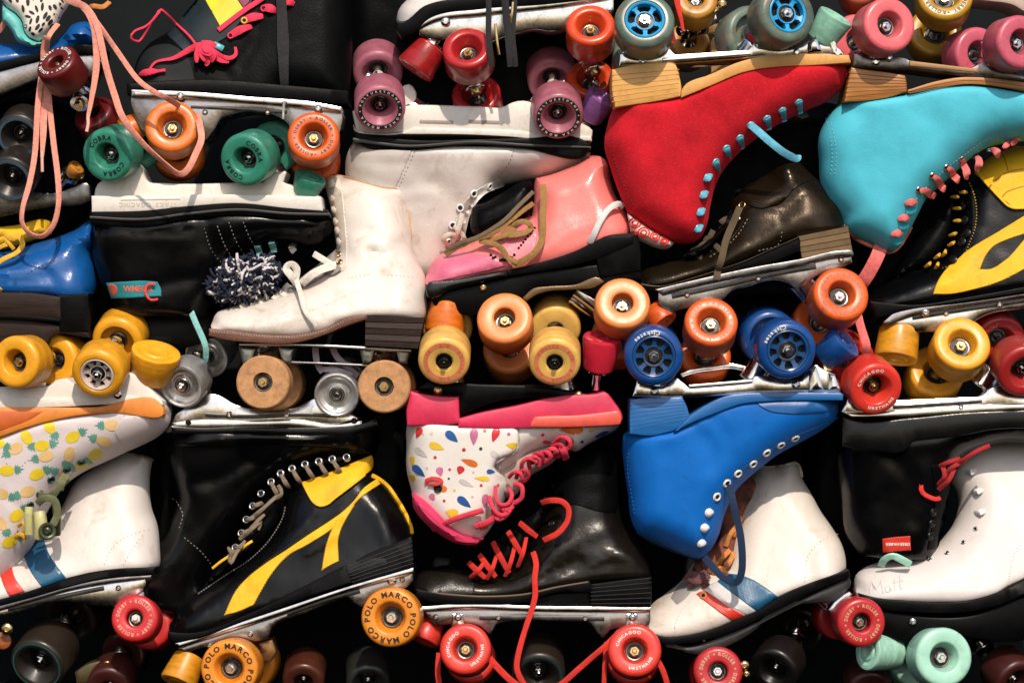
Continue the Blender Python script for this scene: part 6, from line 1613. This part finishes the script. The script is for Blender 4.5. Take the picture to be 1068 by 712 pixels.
s.bolt(409, 604, 40, r=5); s.bolt(403, 610, 34, r=5)
s.wheel(238.5, 697, 30, UMAR, (0.14, 0.02), 'flat', width=36, zf=74, text='MARCO POLO MARCO POLO ', ink=INK_K, tsize=7.6, trad=20.6, rin=.54, spin=12, track=84, attach=(245, 666, 4))
s.wheel(407, 643.5, 30.5, UMAR, (0.10, 0.06), 'flat', width=36, zf=74, text='MARCO POLO MARCO POLO ', ink=INK_K, tsize=7.8, trad=21.0, rin=.54, spin=24, track=84, attach=(405, 612, 4), far=False)
s.toestop(192, 698, 20, 32, UAMB, (-0.35, 0.86, 0.36), zc=28, stem=False)
s.slab('truck_mount', '268,670 284,666 288,680 282,690 270,690', -10, 20, mat('copper_bracket', (.40, .20, .08), .35, .8), bevel=3)

# ------------------------------------------------------------------ 24  black boot with red laces
s = Skate('roller_skate', 'scuffed black boot crossed by scarlet laces over bright red wheels', 'roller skate', 560, 590, -10, sole=(432, 622, 679, 604))
s.side = -1
s_ur = UCHI
up = s.shell('upper', '432,616s 432,604 440,596 456,592 474,591 488,596 508,600 528,594 542,580 553,566 565,545 574,520 576,490 577,470c 600,466o 650,466c 652,490 650,520 652,545 662,556 670,567 676,582 679,600s 650,603s 615,607s 580,613s 540,620s 490,622s', BRONZE2, W=40, R=30, seed=26, nz=1.5, creases=[('560,606 590,592 620,578 655,563', 3.5, 3), ('575,578 610,560 640,548', 8, -3), ('615,580 640,574 660,580', 8, -4), ('470,602 500,606 530,602', 5, -2), ('640,535 650,548 664,560', 4, 2)])
s.patch(up, 'shaft', '578,475c 600,470 648,470c 649,500 647,525 642,536c 620,532 600,526 580,528c 576,510', BLACKM, 1.5)
s.patch(up, 'toe_cap', '434,612c 436,602 444,596 460,594 478,594c 490,600 495,610 494,619c 470,620', leather('dull_black_toe', (.008, .0065, .005), .35, .3, .3, dirt=(.03, .02, .012), da=.5), 1.2)
s.patch(up, 'facing', '508,602c 530,598 546,583 558,566 570,545 580,528c 586,540 582,560 572,578 556,594 536,604 520,606', BRONZE2, 1.6)
s.shell('tongue', '486,594c 500,582 520,562 545,540 565,515 574,505c 572,540 556,566 536,590 514,602', BLACKM, W=34, R=12, dz=-4)
for y in (476, 492, 508, 524):
    s.hook(up, 579, y, EYEK, 4)
s.eyelet(up, 575, 546, EYEK, 3.4, off=2); s.eyelet(up, 563, 542, EYEM, 3.2, off=2)
LR = cloth('scarlet_lace', (.58, .022, .012))
for a, b in (((489, 586), (506, 601)), ((500, 578), (517, 600)), ((514, 565), (531, 596)), ((530, 554), (545, 578)), ((542, 545), (560, 559))):
    s.ribbon('lace', [(a[0], a[1], 34), ((a[0] + b[0]) / 2, (a[1] + b[1]) / 2, 43), (b[0], b[1], 39)], 6.4, 1.8, LR, taper=[.9, 1, .8], roll=[0, 20, 0])
for a, b in (((491, 601), (506, 584)), ((508, 603), (518, 578)), ((527, 600), (537, 568)), ((540, 590), (549, 560))):
    s.ribbon('lace', [(a[0], a[1], 36), ((a[0] + b[0]) / 2 + 1, (a[1] + b[1]) / 2, 45), (b[0], b[1], 38)], 4.8, 1.8, LR, taper=[.9, 1, .8], roll=[20, 0, -20])
s.ribbon('lace', [(565, 524, 42), (574, 521, 52), (586, 522, 56), (593, 530, 57), (591, 543, 57), (582, 554, 55), (573, 559, 52), (567, 562, 48)], 6, 2.2, LR, roll=[0, 0, 0, 20, 30, 10, 0, 0])
s.ribbon('lace', [(556, 575, 40), (559, 586, 49), (557.5, 602, 52), (558, 618, 54), (554, 634, 56), (547, 655, 60), (541, 676, 64), (539, 692, 66), (544, 705, 66), (552, 716, 64)], 6, 2.2, LR, roll=[0, 0, 20, 0, 0, 30, 0, 0, 0, 0])
s.ribbon('lace', [(508, 680, 60), (518, 690, 68), (530, 702, 70), (545, 714, 70)], 7, 2.2, LR)
s.ribbon('lace', [(570, 716, 70), (585, 708, 70), (600, 695, 69), (615, 682, 68), (632, 668, 64), (645, 656, 50)], 6, 2.2, LR, roll=[0, 10, 0, 20, 0, 0])
s.ribbon('lace', [(458, 680, 30), (457, 700, 40), (460, 720, 40)], 6, 2.2, LR); s.ribbon('lace', [(632, 668, 40), (630, 690, 50), (629, 720, 50)], 5, 2.2, LR)
s.ribbon('lace', [(687, 690, 20), (692, 700, 24), (697, 716, 24)], 6, 2, LR)
s.slab('sole', '434,612c 460,617 500,620 545,618 580,610 615,604c 617,612 615,616c 580,616 550,626 500,629 450,626 434,621c', -40, 43, RUBB, smooth=True, bevel=1.6)
s.ribbon('welt', [(440, 615, 41), (470, 618.5, 42), (505, 620.5, 42), (545, 618.5, 42), (580, 611, 42), (613, 605.5, 42)], 2.4, 2, mat('worn_welt', (.10, .065, .03), .5))
s.slab('shank', '545,626c 580,618 616,616c 616,632 600,631 560,630c', -36, 34, RUBB, smooth=False, bevel=1)
hl = s.slab('heel', '615.5,607.5c 650,603 679,600c 679,618 678,633c 650,633 616,632c', -38, 42, RUBB, bevel=2)
for i in range(5):
    a = (i + 1) / 6
    s.slab('heel_layer', '%.1f,%.1f %.1f,%.1f %.1f,%.1f %.1f,%.1f' % (615.6, 607.5 + 24 * a, 678.8, 600 + 32 * a, 678.8, 600.9 + 32 * a, 615.6, 608.4 + 24 * a), -37, 42.4, mat('heel_seam_black', (.009, .0085, .008), .6), bevel=.2, parent=hl, step=80, round_=1)
s.slab('plate_flange', '437,631c 480,628 560,630 678,631c 678,637c 560,636 480,634 438,637c', -38, 42, CHROME, smooth=True, bevel=1.5)
s.slab('plate', '440,635c 500,633 600,635 678,635c 677,650 670,656 650,654 636,656 628,664 622,658 616,650 590,648 530,647 518,650 512,660 500,652 470,650 455,652c', -32, 36, ALU, smooth=True, bevel=2)
for x in (480, 661):
    s.slab('plate_lug', '%d,638 %d,638 %d,652 %d,652' % (x - 8, x + 3, x + 5, x - 9), 30, 41, CHROME, bevel=2.5)
    s.bolt(x - 2, 642, 42, r=4)
s.wheel(485, 676, 26.5, UCHI, (0.05, 0.20), 'classic', width=35, zf=74, rin=.50, text=(('CHICAGO®', 160, 100, False), ('URETHANE', -28, 88, True)), ink=INK_W, tsize=4.2, track=82, attach=(485, 650, 4), nut=BRASS)
s.wheel(662, 677.5, 27.5, UCHI, (0.02, 0.20), 'classic', width=35, zf=76, rin=.50, text=(('CHICAGO®', 118, 100, False), ('URETHANE', -66, 88, True)), ink=INK_W, tsize=4.3, track=82, attach=(662, 650, 4), nut=BRASS)
s.toestop(446, 658, 17, 24, UCHI, (-0.35, 0.80, 0.25), zc=18)

# ------------------------------------------------------------------ 25  striped white boot, centre right
s = Skate('roller_skate', 'white striped boot with a black plate, tucked below the cobalt blue boot', 'roller skate', 780, 590, -14, sole=(676, 668, 885, 600))
s.side = -1
s.lean_up = 0.42
UROD = urethane('brick_red_urethane', (0.46, 0.018, 0.022), da=.25)
up = s.shell('upper', '672,656s 673,646 680,634 692,624 706,614 716,605 724,592 731,584 742,590 752,588 764,560 774,530 784,506 796,490 797,489c 815,488o 837,484c 842,500 852,518 860,534 872,552 881,568 885,588 884,597s 850,608s 810,624s 790,637s 764,648s 740,657s 714,663s 690,664s', WHITE2, W=42, R=30, seed=27, nz=1.0, creases=[('845,600 840,570 862,550', 10, 1.2), ('800,500 815,510 838,505', 8, 2.5), ('690,650 700,640 708,625', 8, 1)])
s.patch(up, 'stripe', '726,619c 731,616 737,616c 758,630 779,642c 773,645 766,648c 746,634', REDL, 1.3)
s.patch(up, 'stripe', '748,606c 754,601 763,598c 772,599 786,604c 800,613 812,622c 800,630 790,637c 770,622', NAVYL, 1.3)
s.patch(up, 'stripe', '738,612c 742,608 748,606c 766,620 788,636c 784,640 780,641c 760,630', mat('grey_stripe', (.55, .53, .52), .45), 1.0)
s.ribbon('binding', [(798, 490, -1), (815, 489, -1), (836, 485, -1), (842, 499, -1)], 3, 3, mat('pale_binding', (.55, .48, .42), .6), sh=up, off=-.4)
s.stitches(up, '690,660 692,645 700,632 712,622', THR_W); s.stitches(up, '702,662 704,648 712,634 722,624', THR_W); s.stitches(up, '838,606 842,580 860,562 880,558', THR_W)
s.shell('tongue', '720,600c 726,590 731,580 745,570 752,520 762,500c 790,500 795,505 780,540 770,575 765,600 745,606', mat('flame_lining', (.20, .055, .03), .8, var=.9, vscale=60), W=30, R=8, dz=2)
ORL = cloth('orange_lace', (0.6, 0.17, 0.04))
for pth in ([(748, 592, 30), (754, 582, 40), (762, 574, 36)], [(752, 598, 34), (760, 588, 42), (766, 576, 38)], [(758, 570, 34), (764, 556, 40), (774, 546, 34)], [(744, 600, 30), (752, 592, 40), (758, 600, 36)], [(766, 560, 34), (770, 548, 40), (776, 540, 34)]):
    s.ribbon('lace', pth, 5, 2.4, ORL, roll=[0, 30, 0])
DKL = cloth('faded_brown_lace', (.14, .05, .05))
for pth in ([(714, 606, 34), (722, 598, 44), (732, 602, 46), (738, 610, 40)], [(720, 612, 36), (728, 602, 46), (736, 596, 42)], [(716, 600, 34), (726, 606, 46), (740, 600, 40)], [(728, 590, 30), (731, 600, 44), (735, 612, 40)]):
    s.ribbon('lace', pth, 6, 2.4, DKL, roll=[0, 20, 0])
s.patch(up, 'facing', '700,624c 710,612 718,606 726,608c 720,618 712,626 706,630c', mat('worn_grey_leather', (.30, .27, .27), .6), 1.3)
s.eyelet(up, 733, 620, ORL, 3, off=2)
s.slab('sole', '673,655c 690,662 714,661 740,655 764,645 790,634 810,621 850,604 884,593c 885,600c 850,614 815,632 790,644 764,656 740,664 714,669 690,669 676,663c', -40, 44, RUBB, smooth=True, bevel=1.5)
s.slab('plate', '690,668c 720,672 745,664 780,650 820,630 884,600c 887,606 882,616 870,626 850,628 820,632 800,644 785,658 760,672 735,682 715,680c', -34, 38, mat('grey_black_plastic', (.014, .013, .014), .5, dirt=(.035, .03, .03), dirt_amt=.5), smooth=True, bevel=4)
s.bolt(733, 665, 40, r=2.5)
s.slab('buckle', '862,634c 868,626 878,618 884,615c 887,618c 878,626 871,636 866,640c', 30, 46, CHROME, bevel=1.5)
s.wheel(749, 699.5, 25.5, UROD, (0.0, 0.12), 'flat', width=34, zf=70, text='ROLLER * DERBY * ROLLER * DERBY * ', ink=INK_G, tsize=5.0, trad=16, rin=.42, track=82, attach=(750, 672, 4), nut=CHROME)
s.wheel(899, 649, 25.5, UROD, (-0.16, 0.0), 'flat', width=34, zf=76, text='ROLLER * DERBY * ROLLER * DERBY * ', ink=INK_G, tsize=5.0, trad=15.6, rin=.42, track=82, attach=(868, 625, 4), nut=CHROME)
s.bolt(774, 690, 60, BRASS, 5); s.bolt(776, 699, 60, BRASS, 4)

# ------------------------------------------------------------------ 26  white boot with scribble, right
s = Skate('roller_skate', 'white boot with grey pencil scribble on the toe and pale mint wheels', 'roller skate', 980, 560, 0, sole=(895, 628, 1068, 620))
s.side = -1
s.lean_up = 0.38
UMI2 = urethane('pale_mint_urethane', (0.36, 0.66, 0.52), da=.15)
up = s.shell('upper', '895,622s 893.5,612 896,602 904,595 919,589 938,586 955,584 970,577 983,570 992,561 1000,551 1005,540 1008,528 1006,514 1000,504 998,496 1003,482 1013,471c 1022,465 1033,461 1068,460 1130,458c 1130,585s 1068,604s 1050,611s 1035,620s 1015,626s 975,628s 937,627s', leather('matte_white_leather', (0.64, 0.59, 0.565), .5, .06, .1, da=.2, dirt='#8a7866'), W=42, R=34, seed=28, nz=.7)
s.stitches(up, '1049,609 1052,596 1056,580 1066,565', THR_W, dash=1.6, gap=1.4, w=1.3)
for x, y in ((1025.5, 534.5), (1024, 513), (1018, 493), (1010, 476)):
    s.eyelet(up, x, y, EYEW, 2.6, off=.8)
    s.ribbon('lace', [(x - 5, y + 1, -2), (x - 1, y, 4.5), (x + 4, y - 1, -1)], 6.5, 3.6, EYEW, sh=up, taper=[.7, 1, .7])
for x, y in ((1019, 552), (1006, 566), (989, 577), (971, 584)):
    s.eyelet(up, x, y, EYEM, 2.2, off=.4, minor=.7)
PENC = mat('pencil_grey', (.52, .49, .475), .6, var=.3, vscale=300)
for st in ([(907, 618), (908.5, 606), (913, 614), (918, 604.5), (919.5, 617)], [(926, 609.5), (922.5, 611), (922, 615), (926, 615.5), (926.5, 610), (928, 615)], [(932, 602), (931.5, 613), (933.5, 614)], [(938, 600), (937.5, 612), (939.5, 613)], [(929, 607), (935, 606), (941, 604.5)]):
    s.ribbon('scribble', [(x, y, 0) for x, y in st], 1.5, .6, PENC, sh=up, off=.15, smooth=len(st) > 5, parent=None)
s.ribbon('strap', [(919, 590, 34), (922, 583, 44), (930, 579, 48), (940, 583, 46), (949, 588, 40)], 8, 2.4, UMI2, roll=[0, 20, 40, 20, 0])
s.slab('sole', '895,618c 915,622 937,624 975,626 1015,623 1038,616 1068,601 1130,582c 1130,600c 1068,618 1038,630 1010,636 960,637 920,634 897,628c', -40, 44, RUBB, smooth=True, bevel=2)
s.slab('plate', '900,630c 940,638 1010,640 1060,622 1130,602c 1130,650c 1080,664 1040,668 1010,664 970,662 940,668 915,656c', -34, 38, PLBLK, smooth=True, bevel=4)
s.bolt(950, 646, 40, r=4)
s.wheel(985, 685, 30.5, UMI2, (-0.20, 0.10), 'classic', width=38, zf=74, rin=.52, track=84, attach=(970, 660, 4), ring=None)
s.toestop(920, 680, 20, 40, UMI2, (-0.70, -0.10, 0.45), zc=30, stem=False)

# ------------------------------------------------------------------ bottom row, upside down skates; shade put into their dark wheel colours
def low_skate(label, x, y, r, m, tilt, width, plate, zf=40, d0=-30, **k):
    s = Skate('roller_skate', label, 'roller skate', x, y, d0)
    x0, x1, yy = plate
    s.slab('plate', '%d,%d %d,%d %d,%d %d,%d %d,%d' % (x0, yy + 6, x0 + 20, yy, x1 - 20, yy, x1, yy + 8, x1 - 10, yy + 20) + ' %d,%d' % (x0, yy + 20), -34, 34, DKSTEEL, bevel=4)
    s.slab('sole', '%d,%d %d,%d %d,%d %d,%d' % (x0 - 4, yy + 20, x1 + 4, yy + 20, x1 + 6, yy + 32, x0 - 4, yy + 32), -40, 40, RUBB, bevel=3)
    s.shell('upper', '%d,%ds %d,%ds %d,%d %d,%dc %d,%dc %d,%d' % (x0, yy + 30, x1 + 6, yy + 30, x1, yy + 70, x0 + 90, yy + 150, x0, yy + 150, x0 - 6, yy + 80), BLACKM, W=38, R=30, nz=1)
    s.wheel(x, y, r, m, tilt, k.pop('kind', 'classic'), width=width, zf=zf, attach=(x + 8, yy + 4, 4), **k)
    return s
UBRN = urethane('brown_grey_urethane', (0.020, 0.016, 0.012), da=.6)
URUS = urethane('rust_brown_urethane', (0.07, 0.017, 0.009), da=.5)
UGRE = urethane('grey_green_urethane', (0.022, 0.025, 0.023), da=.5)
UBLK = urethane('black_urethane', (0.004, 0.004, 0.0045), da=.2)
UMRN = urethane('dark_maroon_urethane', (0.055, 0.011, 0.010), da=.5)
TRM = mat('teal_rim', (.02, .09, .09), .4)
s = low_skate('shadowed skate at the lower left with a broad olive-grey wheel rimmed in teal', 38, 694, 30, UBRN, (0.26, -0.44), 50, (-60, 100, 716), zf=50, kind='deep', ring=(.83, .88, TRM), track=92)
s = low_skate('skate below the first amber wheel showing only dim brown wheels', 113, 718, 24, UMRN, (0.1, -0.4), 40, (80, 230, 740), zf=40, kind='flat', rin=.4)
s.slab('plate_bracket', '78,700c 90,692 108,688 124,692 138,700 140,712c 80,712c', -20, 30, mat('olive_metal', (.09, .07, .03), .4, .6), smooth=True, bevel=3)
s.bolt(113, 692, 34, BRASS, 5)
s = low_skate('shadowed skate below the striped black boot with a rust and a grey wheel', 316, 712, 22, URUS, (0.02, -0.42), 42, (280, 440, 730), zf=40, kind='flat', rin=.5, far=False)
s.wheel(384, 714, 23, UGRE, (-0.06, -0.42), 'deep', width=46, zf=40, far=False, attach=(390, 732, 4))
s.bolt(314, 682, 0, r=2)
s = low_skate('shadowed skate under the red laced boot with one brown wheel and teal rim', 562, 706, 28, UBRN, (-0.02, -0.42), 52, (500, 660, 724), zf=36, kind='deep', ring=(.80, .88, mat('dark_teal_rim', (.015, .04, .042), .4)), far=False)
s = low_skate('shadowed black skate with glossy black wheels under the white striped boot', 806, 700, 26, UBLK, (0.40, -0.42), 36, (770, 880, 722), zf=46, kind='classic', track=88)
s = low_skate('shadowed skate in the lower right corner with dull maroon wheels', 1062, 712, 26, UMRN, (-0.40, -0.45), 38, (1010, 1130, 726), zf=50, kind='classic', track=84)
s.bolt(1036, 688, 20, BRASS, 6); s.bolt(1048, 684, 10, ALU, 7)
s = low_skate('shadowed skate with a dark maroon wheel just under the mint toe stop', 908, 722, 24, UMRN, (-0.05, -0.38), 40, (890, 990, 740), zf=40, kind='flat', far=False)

# dark boots filling the gaps deep in the stack
def filler(label, outline, d0=-100, **k):
    pts = parse(outline)
    s = Skate('skate_boot', label, 'skate boot', pts[0][0], pts[0][1], d0, group=None)
    s.shell('upper', outline, BLACKM, W=34, R=26, nz=1.5, **k)
filler('black boot in deep shadow under the blue patent boot and beside the teal tag', '60,200c 120,190 230,330 240,370 200,400 60,400c', seed=31)
filler('black boot in deep shadow behind the red suede boot and its laces', '700,120c 800,110 880,110 900,220 860,260 720,300c', seed=32)
filler('black boot in deep shadow behind the turquoise boot laces', '880,230c 940,220 1020,180 1020,280 960,320 890,330c', seed=33)
filler('black boot in deep shadow behind the pink skate wheels', '430,320c 560,310 700,310 880,330 880,410 620,410 430,400', seed=34)
filler('black boot in deep shadow between the blue boot and the red-labelled boot', '840,440c 900,430 900,600 880,640 840,560', seed=35)
filler('black boot in deep shadow behind the amber lettered wheels', '150,440c 180,430 190,560 170,640 150,700 150,560', seed=36)
filler('black boot in deep shadow behind the red cherry wheels near the top', '360,-40c 660,-40c 660,120 640,160 360,110c', seed=37)

# dark ribbons painted for the shade of cast channels, plus rivets, on metal frames
def channel(root_i, pts, d, w=5, rivets=()):
    s = ROOTS_S[root_i]
    s.ribbon('plate_channel_shade', [(x, y, d) for x, y in pts], w, 1.6, mat('channel_shade_steel', (.10, .095, .095), .35, 1, .4, 60, .2, 200), smooth=len(pts) > 2)
    for x, y in rivets:
        s.bolt(x, y, d + .5, CHROME, 3)
find = lambda txt: next(i for i, s in enumerate(ROOTS_S) if txt in s.o['label'])
channel(find('lit golden'), [(700, 309), (752, 298), (800, 287), (850, 278)], 36.2, 6, ((716, 308), (790, 291), (876, 271)))
channel(find('padded yellow collar'), [(950, 331), (1000, 323), (1068, 313)], 37.2, 6, ((985, 327),))
channel(find('yellow side stripes'), [(300, 639), (340, 625), (376, 615)], 37.2, 5, ((220, 671), (262, 660), (420, 603)))
channel(find('scarlet laces'), [(500, 643), (560, 643), (630, 644)], 36.2, 5, ((455, 642), (520, 643), (610, 644)))
channel(find('dished steel'), [(215, 432), (262, 434), (320, 432), (352, 434)], 36.4, 4, ((240, 431), (300, 433)))
channel(find('red-labelled') if False else find('red label on its cuff'), [(930, 424), (980, 421), (1022, 418)], 39.5, 4, ((1000, 424),))
channel(find('hot pink lace bow'), [(200, 112), (260, 115), (300, 118)], 36.4, 4, ((215, 118), (280, 118)))
channel(find('red and blue stripes below'), [(10, 634), (60, 622), (110, 612)], 37.2, 5, ((125, 612),))
